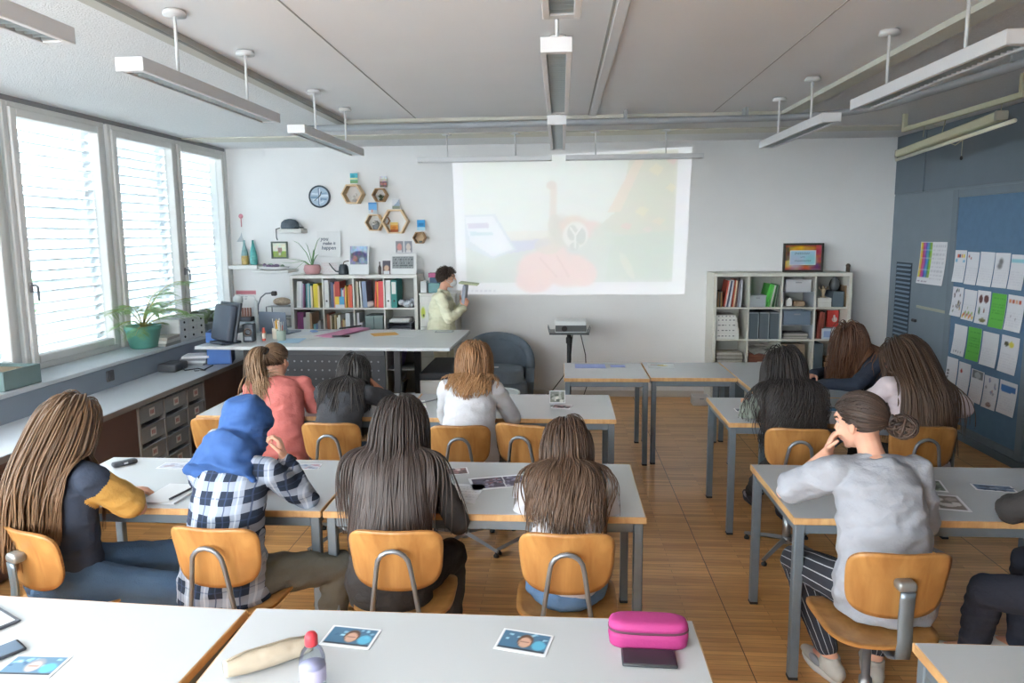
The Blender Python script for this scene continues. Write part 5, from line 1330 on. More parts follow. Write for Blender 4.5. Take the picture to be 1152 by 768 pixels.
solo('paper_bird', MB().poly if False else MB().prism([(-.05, -.05), (.05, -.05), (.02, 0), (.012, .06), (0, .02)], .004, Matrix.Translation((0, -.006, 0))), mat('paper_grey', 'b4bcc2', .8), 'small grey paper ornament below the pink flower', 'decoration', (-3.81, YW, 1.90))
a = Pic(20, 14, 'e0dfdd'); a.rect(0, .78, 1, .95, 'c77a84'); a.scrib(.06, .1, .6, .7, 4, '8b8f98', 3)
flat_on_wall('wall_notice', -3.905, 1.06, -3.66, 1.275, a, 'white notice with a pink band behind the document camera', 'notice', YW)

# ------------------------------------------------------------------ bookcases
kal = mat('bookcase_white', 'd3d2cd', .45, var=.01); kal2 = mat('bookcase_offwhite', 'cbcac0', .45, var=.01)
KW, KD, KH = 1.47, .39, 1.47
def kallax(x0, lab, m):
    t = thing('bookcase', lab, 'bookcase', (x0, YB-KD-.004, 0))
    b = MB(); T = .038
    b.bx(0, KW, 0, KD, KH-T, KH, 0, .002); b.bx(0, KW, 0, KD, 0, T, 0, .002); b.bx(0, T, 0, KD, T, KH-T, 0, .002); b.bx(KW-T, KW, 0, KD, T, KH-T, 0, .002)
    part('carcass', b, m, t)
    c = (KW-2*T-3*.016)/4
    for k in range(3):
        z = T+c*(k+1)+.016*k; part('shelf', MB().bx(T, KW-T, .003, KD-.006, z, z+.016), m, t)
    for k in range(3):
        x = T+c*(k+1)+.016*k
        for q in range(4):
            z = T+(c+.016)*q; part('divider', MB().bx(x, x+.016, .003, KD-.006, z, z+c), m, t)
    part('back_panel', MB().bx(T, KW-T, KD-.006, KD, T, KH-T), mat('bookcase_back', 'a9aba6', .7), t)
    return t
kallax(-3.09, 'white bookcase full of coloured books and binders, left of the teacher', kal)
kallax(1.658, 'off-white bookcase with grey box files below the orange framed picture', kal2)
CELL = .3365
def cell(x0, c, r): return (x0+.038+(CELL+.016)*c, YB-KD-.004, .038+(CELL+.016)*(3-r))   # lower front left corner; r = 0 is the top row
def cname(c): return hx(c)
COLN = {}
def colour_word(h):
    import colorsys
    r, g_, b_ = hx(h); hh, l, s_ = colorsys.rgb_to_hls(r, g_, b_)
    if s_ < .14: return 'white' if l > .78 else 'light grey' if l > .6 else 'grey' if l > .35 else 'dark grey'
    d = hh*360; n = 'red' if d < 14 or d > 342 else 'orange' if d < 40 else 'yellow' if d < 68 else 'green' if d < 160 else 'teal' if d < 195 else 'blue' if d < 255 else 'purple' if d < 305 else 'pink'
    if n == 'orange' and l < .45: n = 'brown'
    if n == 'orange' and s_ < .5: n = 'tan'
    return ('pale ' if l > .75 else 'dark ' if l < .28 else '')+n
pages_m = mat('book_pages', 'cfcabc', .8)
def book(x, y, z, w, h, d, c, lab, group, lean=0., kind='book', rough=.5):
    """upright book, spine towards the camera"""
    b = MB(); t_ = min(.0022, w*.2)
    b.bx(0, t_, 0, d, 0, h, 0); b.bx(w-t_, w, 0, d, 0, h, 0); b.bx(t_, w-t_, 0, t_*1.2, 0, h, 0); b.bx(t_, w-t_, t_*1.2, d-.004, .003, h-.003, 1)
    o = solo(kind, b, [mat('cover_'+c, c, rough), pages_m], lab, kind.replace('_', ' '), (x, y, z), 0, group); o.rotation_euler = (0, lean, 0); return o
def row_of_books(cx, cy, cz, specs, where, group, start=.006, lean0=0.):
    x = cx+start; cnt = 0
    for sp in specs:
        w, h, c = sp[:3]; lean = sp[3] if len(sp) > 3 else lean0; kind = sp[4] if len(sp) > 4 else 'book'
        cnt += 1
        sh_ = h*math.sin(abs(lean))
        if lean < 0: x += sh_
        bx_ = x
        book(bx_, cy+.02+.012*((cnt*7) % 4), cz+.001+(w*math.sin(lean) if lean > 0 else 0), w, h, .20+.02*((cnt*5) % 3), c, '%s %s, %s from the left %s' % (colour_word(c), kind.replace('_', ' '), ORD[cnt], where), group, lean, kind)
        nx = (specs[cnt][3] if len(specs[cnt]) > 3 else lean0) if cnt < len(specs) else lean
        x += w/math.cos(lean)+.0015+max(0, h*(math.sin(lean)-math.sin(nx)))
    return x
def binder(x, y, z, w, c, lab, group, label_c='d8d8d4', h=.315, lean=0., d=.28):
    t = thing('ring_binder', lab, 'binder', (x, y, z), 0, group); t.rotation_euler = (0, lean, 0)
    part('cover', MB().bx(0, w, 0, d, 0, h, 0, .003), mat('cover_'+c, c, .5), t)
    part('spine_label', MB().bx(w*.15, w*.85, -.0015, .001, h*.5, h*.93), mat('label_'+label_c, label_c, .7), t)
    part('finger_hole', MB().lathe([(.004, 0), (.011, .002), (.011, .0005)], 12, (w/2, -.0015, h*.25), 0, True, rotm(PI/2, 0, 0)), mat('hole_dark', '3c3c3e', .5), t); return t
LX, RX = -3.09, 1.658
g1 = 'books in the left bookcase'
c = cell(LX, 0, 0)
row_of_books(*c, [(.028, .30, 'd5d7d6', .06), (.034, .30, 'dcdde0', .06), (.018, .28, 'a8b0b8', .06), (.016, .27, '8d5a80', .05), (.022, .27, '4f8f98', .04), (.020, .28, 'b5c7c9', .03), (.018, .27, '3f8a93'), (.020, .25, 'd9cdb6'), (.030, .27, 'e0d24a'), (.026, .27, 'ddcb40'), (.020, .25, 'd8c7a0')], 'in the top corner cell', g1, .01)
c = cell(LX, 1, 0)
binder(c[0]+.006, c[1]+.01, c[2]+.001, .05, 'd8dadb', 'white binder standing beside the big red book', 'binders in the left bookcase')
row_of_books(c[0]+.058, c[1], c[2], [(.022, .29, '6b7388'), (.02, .28, '4f5f86'), (.018, .27, 'd08a70'), (.055, .30, 'b5463c'), (.02, .22, '7fb0cf'), (.016, .20, 'd7d3c8'), (.018, .22, 'c85a86'), (.016, .25, 'd9b24c'), (.018, .24, 'd4924a'), (.02, .26, 'd6673f'), (.02, .25, 'd85d50')], 'around the big red book', g1, .004)
cd2 = Pic(10, 12, 'e7c84e'); cd2.rect(.5, 0, 1, 1, '5fa9cf'); cd2.rect(0, 0, 1, .3, 'd7dbe0')
flat_on_wall('picture_card', c[0]+.13, c[2]+.002, c[0]+.235, c[2]+.13, cd2, 'small yellow and blue card leaning before the books', 'card', c[1]+.012)
c = cell(LX, 2, 0)
row_of_books(*c, [(.02, .30, 'b3a894'), (.012, .29, 'd6d2c4'), (.014, .30, 'd9dadb', -.05), (.05, .30, '7f90ab', -.04)], 'beside the paper roll', g1, .004)
row_of_books(c[0]+.215, c[1], c[2], [(.022, .30, 'd0563f', .06), (.014, .29, 'e0a93e', .03), (.058, .30, 'd84c52', .02), (.010, .28, 'd98a5a')], 'of the red and orange row', 'red and orange books in the left bookcase', .0)
solo('paper_roll', MB().tube([(0, 0, .035), (.07, .15, .036)], .034, 14), mat('paper_white', 'd5d5d6', .8, bump=.4, bscale=30), 'rolled white paper lying between the blue and the red books', 'paper roll', (c[0]+.13, c[1]+.03, c[2]+.001))
c = cell(LX, 3, 0)
binder(c[0]+.008, c[1]+.01, c[2]+.001, .058, 'dadbdc', 'white binder standing beside the teal binder', 'binders in the left bookcase'); binder(c[0]+.07, c[1]+.01, c[2]+.001, .068, '2f8580', 'teal binder with a white spine label', 'binders in the left bookcase')
cr = MB(); rs = random.Random(3)
for k in range(22): cr.ell((rs.uniform(0, .14), rs.uniform(0, .15), rs.uniform(.02, .07)), (rs.uniform(.02, .04), .03, rs.uniform(.012, .022)), 0, 7, 5, rotm(rs.uniform(0, 3), rs.uniform(0, 3), 0))
solo('crumpled_foil', cr, mat('foil', 'c6c9d2', .4, .2), 'heap of crumpled silvery paper beside the teal binder', 'paper', (c[0]+.165, c[1]+.05, c[2]+.004))
c = cell(LX, 0, 1)
row_of_books(*c, [(.075, .30, '8d4a80', 0, 'folder'), (.034, .24, 'd4d4d2', 0, 'folder'), (.048, .30, 'cfcfc4', 0, 'folder'), (.024, .29, 'c9a98a'), (.03, .16, '7ab5bd'), (.03, .17, '6f83a8'), (.03, .20, 'a5a6a8')], 'in the purple folder cell', g1, .012)
c = cell(LX, 1, 1)
row_of_books(*c, [(.026, .28, 'a5614a'), (.018, .26, '9c6c54'), (.016, .27, 'd6cdb8'), (.018, .25, '77704f'), (.02, .27, 'd0c49e'), (.016, .26, '8d7a4c'), (.02, .24, 'd7d8d2'), (.022, .27, 'e0e0da'), (.018, .2, '9a6a58'), (.018, .22, 'c3b07c'), (.02, .21, 'b9a48c'), (.05, .29, 'd4dadf')], 'of the brown and cream row', g1, .008)
c = cell(LX, 2, 1)
abox = lambda w, h, d, c_: MB().bx(0, w, 0, d, 0, h, 0, .003)
gb = 'grey green archive boxes'
row_of_books(*c, [(.028, .29, 'd4d4d8'), (.038, .18, 'c3c5d0')], 'beside the grey-green archive boxes', g1, .006)
for k in range(2):
    t = thing('archive_box', ['grey-green archive box nearer the window, in the second row', 'grey-green archive box nearer the teacher, in the second row'][k], 'archive box', (c[0]+.115+.105*k, c[1]+.012, c[2]+.001), 0, gb)
    part('box_body', MB().bx(0, .098, 0, .27, 0, .255, 0, .003), mat('archive_grey', '7f918f', .7), t); part('box_lid', MB().bx(-.001, .099, -.001, .271, .235, .262, 0, .002), mat('archive_lid', '8b9b99', .7), t)
c = cell(LX, 3, 1)
tr = thing('letter_tray', 'stack of dark wire letter trays with papers, in the second row', 'letter tray', (c[0]+.02, c[1]+.015, c[2]+.001))
for k in range(4):
    part('tray', MB().bx(0, .27, 0, .25, .045*k, .045*k+.006).bx(0, .008, 0, .25, .045*k, .045*k+.038).bx(.262, .27, 0, .25, .045*k, .045*k+.038).bx(0, .27, .244, .25, .045*k, .045*k+.038), mat('tray_dark', '5f626e', .5), tr)
    if k != 3: part('papers', MB().bx(.012, .258, -.004, .23, .045*k+.007, .045*k+.022), mat('tray_paper', 'a9abb4', .8), tr)
solo('paper_stack', MB().box((.12, .11, .02), (.23, .2, .03), 0, .003).box((.13, .11, .042), (.22, .19, .014), 0, .003, rotm(0, 0, .06)), mat('paper_stack_white', 'cfd0cf', .8, var=.05, scale=60), 'pale stack of papers on top of the dark letter trays', 'papers', (c[0]+.03, c[1]+.02, c[2]+.180))
c = cell(LX, 2, 2)
row_of_books(*c, [(.03, .24, '7fa3c4'), (.028, .25, '4f7fb0'), (.03, .26, 'e0cf5a'), (.022, .26, 'd9a94e'), (.02, .24, 'c9ccd2'), (.024, .26, 'a25b86'), (.022, .27, 'b86a5a')], 'seen below the desk, third row', g1, .09)
c = cell(LX, 3, 2)
binder(c[0]+.07, c[1]+.02, c[2]+.004, .062, '70589a', 'purple binder leaning under the desk end', 'binders in the left bookcase', 'b9aecb', lean=.25)
c = cell(LX, 2, 3)
row_of_books(*c, [(.07, .13, '3f93b8', 0, 'box'), (.03, .10, 'd8d3c8', 0, 'box'), (.07, .15, 'd9c24a', 0, 'box'), (.04, .09, 'cfcac6', 0, 'box')], 'seen below the desk, lowest row', 'small coloured boxes in the lowest row', .09)
c = cell(LX, 3, 3)
row_of_books(*c, [(.05, .22, '3f4046', .2, 'folder'), (.014, .26, 'd3d4d8', .22, 'folder'), (.04, .2, '4a4a50', .22, 'folder')], 'beside the white drawer cabinet', 'dark folders in the lowest row', .04)
# on top of the bookcase
ty = YB-KD+.12; tz = KH
pk = thing('potted_plant', 'pink pot with a spiky green plant, on the bookcase', 'potted plant', (-2.86, ty, tz))
part('pot', MB().lathe([(.055, 0), (.085, .02), (.098, .06), (.09, .10), (.078, .115), (.07, .11), (.07, .09)], 20), mat('pot_pink', 'c9989a', .5, var=.04), pk)
lf = MB(); rs = random.Random(5)
for (dx, dy, dz, w) in ((-.20, -.03, .30, .008), (-.07, 0, .27, .008), (.10, .02, .33, .010), (-.30, -.05, .10, .009), (-.26, -.04, -.02, .008), (-.34, -.03, .05, .009), (.05, -.03, .16, .014), (.02, .02, .18, .014), (-.02, -.02, .15, .013), (.07, .03, .14, .012), (.03, 0, .20, .011)):
    lf.tube([(0, 0, .09), (dx*.3, dy*.3, .09+max(dz, .12)*.55), (dx*.7, dy*.7, .09+dz*.9), (dx, dy, .09+dz)], [w, w, w*.7, w*.2], 6, 0, True, .35)
part('leaves', lf, mat('leaf_green', '6f9a62', .5, var=.25, scale=9), pk)
part('saucer', MB().lathe([(.085, 0), (.10, .006), (.09, .008)], 20, (0, 0, -.0)), mat('saucer_grey', '9a8f8c', .6), pk)
wc = thing('watering_can', 'small black watering can with a long thin spout, on the bookcase', 'watering can', (-2.495, ty, tz))
part('body', MB().lathe([(.055, 0), (.058, .01), (.050, .09), (.036, .115), (.014, .118)], 18), mat('can_black', '3d444b', .4), wc)
part('spout', MB().tube([(-.045, 0, .03), (-.09, 0, .035), (-.13, 0, .075), (-.165, 0, .13)], [.009, .007, .006, .005], 8), mat('can_black', '3d444b', .4), wc)
part('handle', MB().tube([(0, 0, .117), (.01, 0, .145), (.05, 0, .155), (.10, 0, .15), (.105, 0, .11), (.1, 0, .02)], .006, 8), mat('can_handle', '6a5f52', .5), wc)
a = Pic(26, 30, 'd6d8d9'); a.rect(.05, .34, .95, .97, '7e8097'); a.rect(.1, .75, .9, .97, '9fb4c9'); a.ell(.5, .62, .4, .2, '59566e'); a.ell(.3, .55, .12, .1, '9c6d68'); a.ell(.65, .5, .14, .1, '8390ac'); a.noise(.09, 14, 4, (.05, .34, .95, .97))
flat_on_wall('photo_poster', -2.425, KH+.002, -2.195, KH+.325, a, 'white board with a group photo, standing behind the watering can', 'photo', ty+.02, tilt=.04)
a = Pic(20, 14, 'd9d6d6'); a.scrib(.05, .1, .95, .95, 5, 'c9a9b2', 5, .5)
flat_on_wall('pink_card', -2.77, KH+.001, -2.57, KH+.14, a, 'faint pink card between the plant pot and the watering can', 'card', ty+.05)
a = Pic(34, 26, 'd8d9d9'); a.rect(.04, .28, .9, .92, '94989a'); a.scrib(.06, .3, .88, .9, 6, '4f5456', 8, .9, .6)
flat_on_wall('class_photo', -1.935, KH+.002, -1.645, KH+.225, a, 'white card with a grey class photo at the bookcase end', 'photo', ty, tilt=.03)
a = Pic(12, 18, '6b5050'); a.rect(0, .6, 1, 1, '5d5a66'); a.ell(.5, .45, .3, .22, 'cfae97'); a.rect(.1, 0, .9, .25, 'd5d5d8')
flat_on_wall('portrait_photo', -2.035, KH+.002, -1.945, KH+.155, a, 'small portrait photo beside the grey class photo', 'photo', ty, tilt=.02)
solo('dark_bottle', MB().lathe([(.016, 0), (.018, .01), (.018, .08), (.007, .11), (.007, .145)], 12), mat('bottle_brown', '4f4442', .3), 'thin dark bottle beside the small portrait photo', 'bottle', (-2.065, ty-.03, tz))
for (x0, lab, c0, c1) in ((-1.945, 'portrait photo stuck on the wall, pink and grey', '8a8a90', 'c98a86'), (-1.84, 'portrait photo stuck on the wall, pale face in grey', '8e929b', 'd2c6be')):
    a = Pic(12, 18, 'd6d6dc'); a.rect(.08, .1, .92, .95, c0); a.ell(.5, .5, .28, .3, c1); a.rect(.2, .1, .8, .25, 'd8d4d4')
    flat_on_wall('portrait_photo', x0, 1.70, x0+.095, 1.845, a, lab, 'photo', YW, 'portrait photos on the end wall')
tr = thing('tray_of_shells', 'white tray of purple and green odds and ends beside the pink pot', 'tray', (-3.32, ty+.02, tz+.055))
solo('ledge_shelf', MB().bx(-.21, .21, -.17, .17, -.03, 0, 0, .004), shelf_m, 'narrow white ledge carrying the tray of odds and ends', 'wall shelf', (-3.33, YW-.172, tz+.054))
part('dish', MB().lathe([(.10, 0), (.15, .012), (.19, .04), (.183, .04), (.145, .018), (.1, .01)], 24, (0, 0, 0), 0, True, None, .6), mat('dish_white', 'd8d8d8', .4), tr)
od = MB(); rs = random.Random(9)
for k in range(9): od.ell((rs.uniform(-.11, .11), rs.uniform(-.05, .05), .04+rs.uniform(0, .02)), (.035, .022, .02), k % 2, 9, 6, rotm(rs.uniform(0, 3), 0, rs.uniform(0, 3)))
part('odds', od, [mat('odds_purple', '7e6a86', .6), mat('odds_green', '9ab09c', .6)], tr)

# ---- right bookcase
g2 = 'magazines in the right bookcase'
c = cell(RX, 0, 0)
row_of_books(*c, [(.012, .16, '4a4640'), (.010, .17, '8a6a48'), (.014, .17, '3f3c3a'), (.010, .16, 'a07a4a'), (.012, .17, '54504c')], 'of the small dark group', 'small dark books in the right bookcase', .008)
row_of_books(c[0]+.085, c[1], c[2], [(.013, .29, 'c05a4a', .16), (.012, .30, 'd8d4d0', .16), (.010, .29, '3f4a63', .15), (.014, .30, 'd6d8dc', .13), (.012, .29, 'dcdcda', .12), (.012, .30, 'b8553f', .10), (.012, .29, 'd9c8a8', .09), (.012, .30, '6b4a44', .08), (.012, .29, 'd3d3d6', .07), (.012, .29, 'a3a5b3', .06), (.012, .30, 'c9cbd2', .04)], 'of the leaning magazines', g2, .0)
c = cell(RX, 1, 0)
def clear_box(name, x, y, z, w, d, h, lab, tint, group=None, content=None):
    t = thing(name, lab, 'plastic box', (x, y, z), 0, group); m_ = mat('clear_plastic_'+tint, tint, .3, spec=.5); b = MB(); k = .004
    b.bx(0, w, 0, k, 0, h, 0); b.bx(0, w, d-k, d, 0, h, 0); b.bx(0, k, k, d-k, 0, h, 0); b.bx(w-k, w, k, d-k, 0, h, 0); b.bx(0, w, 0, d, 0, k, 0)
    b.bx(-.005, w+.005, -.006, 0, h-.014, h); part('tub', b, m_, t)
    part('grip', MB().bx(w*.38, w*.62, -.007, -.001, h*.72, h*.82), mat('grip_grey', '8d9296', .5), t)
    if content: part('contents', MB().box((w/2, d/2, h*.35), (w*.86, d*.86, h*.6), 0, .01), mat('contents_'+content, content, .8, var=.3, scale=30), t)
    return t
clear_box('plastic_tray', c[0]+.01, c[1]+.03, c[2]+.001, .17, .24, .13, 'low pale plastic tray beside the green folders', 'a3aaae')
row_of_books(c[0]+.17, c[1], c[2], [(.03, .25, '4fae4a', .22), (.018, .25, '62b85a', .21), (.012, .24, 'd5d8d2', .18), (.014, .25, '3f6a44', .15), (.010, .24, 'd3d6d0', .10), (.010, .24, '7a8a7c', .06)], 'of the leaning green folders', 'green folders in the right bookcase', .0)
c = cell(RX, 2, 0)
insm = mat('insert_grey', '9aa0a8', .5)
t = thing('shelf_insert', 'grey two level shelf insert in the third column, top row', 'shelf insert', (c[0], c[1]+.01, c[2]+.0005)); part('sides', MB().bx(.002, .010, 0, .33, 0, .16).bx(CELL-.010, CELL-.002, 0, .33, 0, .16), insm, t); part('top_board', MB().bx(.002, CELL-.002, 0, .33, .160, .168), insm, t)
clear_box('storage_box', c[0]+.035, c[1]+.02, c[2]+.1695, .265, .28, .13, 'whitish storage box on the grey insert', 'b9bcc0', None, 'a6a59a')
hb_ = MB().box((.035, .06, .035), (.06, .08, .06), 0, .004).prism([(0, .065), (.07, .065), (.035, .10)], .08, Matrix.Translation((0, .02, 0)))
solo('toy_house', hb_, mat('house_white', 'd3d2cc', .7), 'little white house block inside the grey insert', 'model', (c[0]+.05, c[1]+.03, c[2]+.005))
solo('card_box', MB().box((.05, .06, .03), (.10, .1, .055), 0, .003), mat('card_tan', '9f8a72', .8), 'small tan box inside the grey insert', 'box', (c[0]+.15, c[1]+.03, c[2]+.004))
c = cell(RX, 3, 0)
wbx = mat('box_white_card', 'd0d0cc', .7)
for k in range(2): solo('card_box', MB().box((.072, .09, .0245), (.145, .18, .048), 0, .003), wbx, ['lower white box under the brass figure', 'upper white box under the brass figure'][k], 'box', (c[0]+.03, c[1]+.03, c[2]+.001+.049*k), 0, 'white boxes under the brass figure')
solo('brass_figure', MB().lathe([(.03, 0), (.034, .012), (.015, .02), (.018, .05), (.03, .085), (.02, .105)], 14).tube([(0, 0, .07), (.04, 0, .10), (.048, 0, .125)], [.012, .009, .006], 8).tube([(0, 0, .07), (-.04, 0, .10), (-.048, 0, .125)], [.012, .009, .006], 8).ell((0, 0, .115), (.015, .015, .017), 0, 10, 8), mat('brass_dull', 'a3937a', .4, .4), 'brass figure with raised arms on white boxes', 'figurine', (c[0]+.10, c[1]+.08, c[2]+.0995))
solo('file_box', MB().bx(0, .115, 0, .26, 0, .17, 0, .003), mat('box_dark_grey', '59656e', .7), 'grey file box under the dark vase, top row', 'box', (c[0]+.185, c[1]+.02, c[2]+.001))
solo('dark_vase', MB().lathe([(.03, 0), (.045, .02), (.058, .07), (.042, .12), (.02, .14), (.026, .15)], 18), mat('vase_dark', '4c5052', .25), 'dark rounded vase on the grey file box', 'vase', (c[0]+.235, c[1]+.13, c[2]+.171))
row_of_books(c[0]+.303, c[1], c[2], [(.014, .22, '6f5a45'), (.014, .23, '8a7154')], 'beside the grey file box', 'brown books in the right bookcase', .001)
c = cell(RX, 0, 1)
for k, (w, h) in enumerate(((.25, .065), (.25, .055), (.235, .06), (.225, .05), (.21, .03))):
    z = c[2]+.001+[0, .066, .122, .183, .234][k]
    t = thing('white_carton', ['lowest white carton of the stack in the left column', 'second white carton from below in the stack', 'middle white carton of the stack', 'fourth white carton from below in the stack', 'topmost white carton of the stack'][k], 'box', (c[0]+.006, c[1]+.03, z), 0, 'stacked white cartons')
    part('carton', MB().bx(0, w, 0, .26, 0, h, 0, .002), wbx, t); a = MB(); rs = random.Random(k)
    for q in range(5): a.bx(.02+q*.04, .02+q*.04+rs.uniform(.01, .03), -.001, .001, h*.4, h*.4+.012)
    part('scribble', a, mat('pencil_grey', '7c7c80', .8), t)
c = cell(RX, 1, 1)
for k in range(3):
    t = thing('box_file', ['dark grey box file nearest the white cartons', 'middle dark grey box file of the three', 'dark grey box file nearest the blue plastic drawer'][k], 'box file', (c[0]+.008+.111*k, c[1]+.015, c[2]+.001), 0, 'three dark grey box files')
    part('case', MB().bx(0, .100, 0, .30, 0, .295, 0, .003), mat('boxfile_grey', '505b62', .6), t); part('edge_strip', MB().bx(.0, .10, -.001, .004, .283, .297).bx(.092, .101, -.001, .004, 0, .297), mat('boxfile_edge', '8d9698', .6), t)
c = cell(RX, 2, 1)
clear_box('plastic_box', c[0]+.02, c[1]+.02, c[2]+.16, .29, .28, .15, 'smoky blue plastic drawer above the paper pile', '6d7c8c', None, '4f6276')
t = thing('drawer_rails', 'thin grey shelf under the smoky blue drawer', 'shelf insert', (c[0], c[1]+.01, c[2]+.0005)); part('board', MB().bx(.002, CELL-.002, 0, .33, .150, .158), insm, t); part('sides', MB().bx(.002, .008, 0, .33, 0, .15).bx(CELL-.008, CELL-.002, 0, .33, 0, .15), insm, t)
rs = random.Random(4)
for k in range(6):
    cc = ['8d8a84', 'b3b0a8', '6f6d6a', 'a09c94', 'bdbab2', '7d7b78'][k]
    solo('paper_bundle', MB().box((.15, .13, .005), (.27+rs.uniform(-.02, .02), .22, .0095), 0, .002, rotm(0, 0, rs.uniform(-.05, .05))), mat('bundle_'+cc, cc, .85), ['lowest', 'second', 'third', 'fourth', 'fifth', 'topmost'][k]+' paper bundle of the low pile under the smoky drawer', 'papers', (c[0]+.015, c[1]+.03, c[2]+.001+.0102*k), 0, 'paper bundles under the smoky drawer')
c = cell(RX, 3, 1)
row_of_books(*c, [(.022, .30, '4d4542'), (.030, .30, '8f4a40', .10), (.024, .29, '7a4038', .09)], 'beside the bright red folder', 'brown and maroon books in the right bookcase', .012)
t = thing('red_folder', 'bright red folder with a white emblem, in the right column', 'folder', (c[0]+.185, c[1]+.16, c[2]+.001)); part('cover', MB().bx(0, .125, 0, .03, 0, .30, 0, .003), mat('folder_red', 'c8453f', .5), t)
part('emblem', MB().lathe([(.018, 0), (.030, .0015), (.030, .0005)], 18, (.08, -.0008, .20), 0, True, rotm(PI/2, 0, 0)).ell((.075, -.001, .235), (.012, .001, .018), 0, 10, 6), mat('emblem_white', 'd9c4c2', .6), t)
t = thing('photo_box', 'pale blue and white box in front of the red folder', 'box', (c[0]+.085, c[1]+.02, c[2]+.001)); part('carton', MB().bx(0, .22, 0, .12, 0, .118, 0, .003), mat('box_pale_blue', 'b6c0cc', .7), t); part('box_print', MB().bx(.02, .10, -.001, .001, .02, .09).bx(.13, .2, -.001, .001, .045, .06), mat('print_blue', '8a9cc0', .7), t)
c = cell(RX, 0, 2)
for k in range(9):
    cc = ['9a978f', 'b8b5ac', '85827c', 'aaa79e', 'c1beb4', '8f8c86', 'b3b0a6', 'a09d95', 'c4c1b8'][k]
    solo('newspaper', MB().box((.16, .14, .011), (.29+rs.uniform(-.03, .01), .24, .020), 0, .005, rotm(0, 0, rs.uniform(-.05, .05)), 2), mat('news_'+cc, cc, .9, var=.1, scale=60), ORD[k+1]+' newspaper from the bottom of the pile in the left column', 'newspaper', (c[0]+.008, c[1]+.03, c[2]+.001+.0212*k), 0, 'pile of newspapers')
c = cell(RX, 1, 2)
t = thing('paper_basket', 'reddish brown basket heaped with loose papers', 'basket', (c[0]+.02, c[1]+.02, c[2]+.001)); bb = MB()
for k in range(6): bb.bx(0, .29, 0, .008, .005+.03*k, .03+.03*k, 0, .003).bx(0, .008, .008, .26, .005+.03*k, .03+.03*k, 0, .003).bx(.282, .29, .008, .26, .005+.03*k, .03+.03*k, 0, .003).bx(0, .29, .26, .268, .005+.03*k, .03+.03*k, 0, .003)
part('wicker', bb, wood('wicker_red', '6b4236', '8d5c4a', .7, 6), t); pb_ = MB()
for k in range(14): pb_.box((.145+rs.uniform(-.08, .08), .12+rs.uniform(-.04, .04), .185+.007*k), (.16, .15, .003), 0, 0, rotm(rs.uniform(-.25, .25), rs.uniform(-.25, .25), rs.uniform(0, 3)))
part('loose_papers', pb_, mat('loose_paper', 'c2c0ba', .8, var=.1, scale=20), t)
part('front_card', MB().bx(.09, .24, -.006, -.001, .02, .10), mat('card_cream', 'c9c3b4', .7), t)
c = cell(RX, 2, 2)
for k in range(4):
    poly = [(0, 0), (.26, 0), (.26, .13), (.12, .29), (0, .29)]
    b = MB().prism(poly, .062, Matrix.Translation((.062, 0, 0)) @ Matrix.Rotation(PI/2, 4, 'Z'))
    solo('magazine_file', b, wood('file_beige', '8a7a66', 'a8977e', .8, 3), ['first', 'second', 'third', 'fourth'][k]+' beige magazine file from the left, above the dark table corner', 'magazine file', (c[0]+.01+.066*k, c[1]+.04+.0*k, c[2]+.001), 0, 'beige magazine files')
c = cell(RX, 3, 2)
t = thing('box_file', 'dark grey box file in the right column, lower row', 'box file', (c[0]+.012, c[1]+.015, c[2]+.001)); part('case', MB().bx(0, .095, 0, .30, 0, .30, 0, .003), mat('boxfile_grey', '505b62', .6), t)
solo('brown_carton', MB().bx(0, .19, 0, .25, 0, .10, 0, .003).bx(.02, .17, .03, .2, .101, .14, 0, .01), wood('carton_brown', '8a6a4e', 'a5825f', .8, 3), 'brown carton beside the lowest dark box file', 'box', (c[0]+.125, c[1]+.02, c[2]+.001))
for q in range(3):
    c = cell(RX, q, 3)
    for k in range(3):
        t = thing('box_file', 'dark box file on the lowest shelf, %s from the left' % ORD[q*3+k+1], 'box file', (c[0]+.008+.111*k, c[1]+.015, c[2]+.001), 0, 'box files on the lowest shelf'); part('case', MB().bx(0, .104, 0, .30, 0, .295, 0, .003), mat('boxfile_grey', '505b62', .6), t)
# framed picture and pole
fp = thing('framed_picture', 'dark framed orange picture with a pale blue panel, on the bookcase', 'framed picture', (2.645, 8.06, KH+.159))
part('frame', frame_ring(MB(), .43, .315, .022, .03), mat('frame_black', '3d3a36', .4), fp)
a = Pic(56, 40, '8a3f35'); a.ell(.45, .85, .35, .12, 'd9a23c', 1, .8); a.ell(.12, .25, .22, .16, 'd9b04a', 1, .6, .6); a.rect(.84, .3, 1, 1, 'b04a56'); a.ell(.55, .1, .4, .1, 'b5533a', .9, .8); a.ell(.9, .1, .2, .2, '6d4a6a', .8, .6); a.rect(0, .4, .12, .9, '6a4a44'); a.noise(.12, 9, 6)
a.rect(.14, .22, .85, .78, 'e6e6e0'); a.rect(.16, .245, .83, .755, '9fc3d6'); a.ell(.3, .3, .2, .3, 'b3b6cc', .7, .9); a.ell(.72, .4, .15, .2, '86c3c6', .7, .9)
im = link('picture', pic_mesh('picture', a, .39, .275, .002, lambda x, y, z: (x, -.012-z, y)), fp)
for i_, (tx, sz, zz) in enumerate((('quality', .042, .05), ('and', .03, .005), ('kindness', .036, -.035))):
    pass
sq_ = MB(); rs = random.Random(6)
for (zz, x0_, n_, hh) in ((.045, -.085, 9, .026), (.006, -.025, 3, .014), (-.036, -.085, 10, .022)):
    for k in range(n_): sq_.box((x0_+k*.018, -.0155, zz), (.004, .0012, hh*rs.uniform(.7, 1.1)), 0, 0, rotm(0, rs.uniform(-.5, .5), 0)).box((x0_+k*.018+.006, -.0155, zz+rs.uniform(-.006, .006)), (.010, .0012, .003), 0)
part('handwriting', sq_, mat('ink_green_grey', '5f6a70', .8), fp)
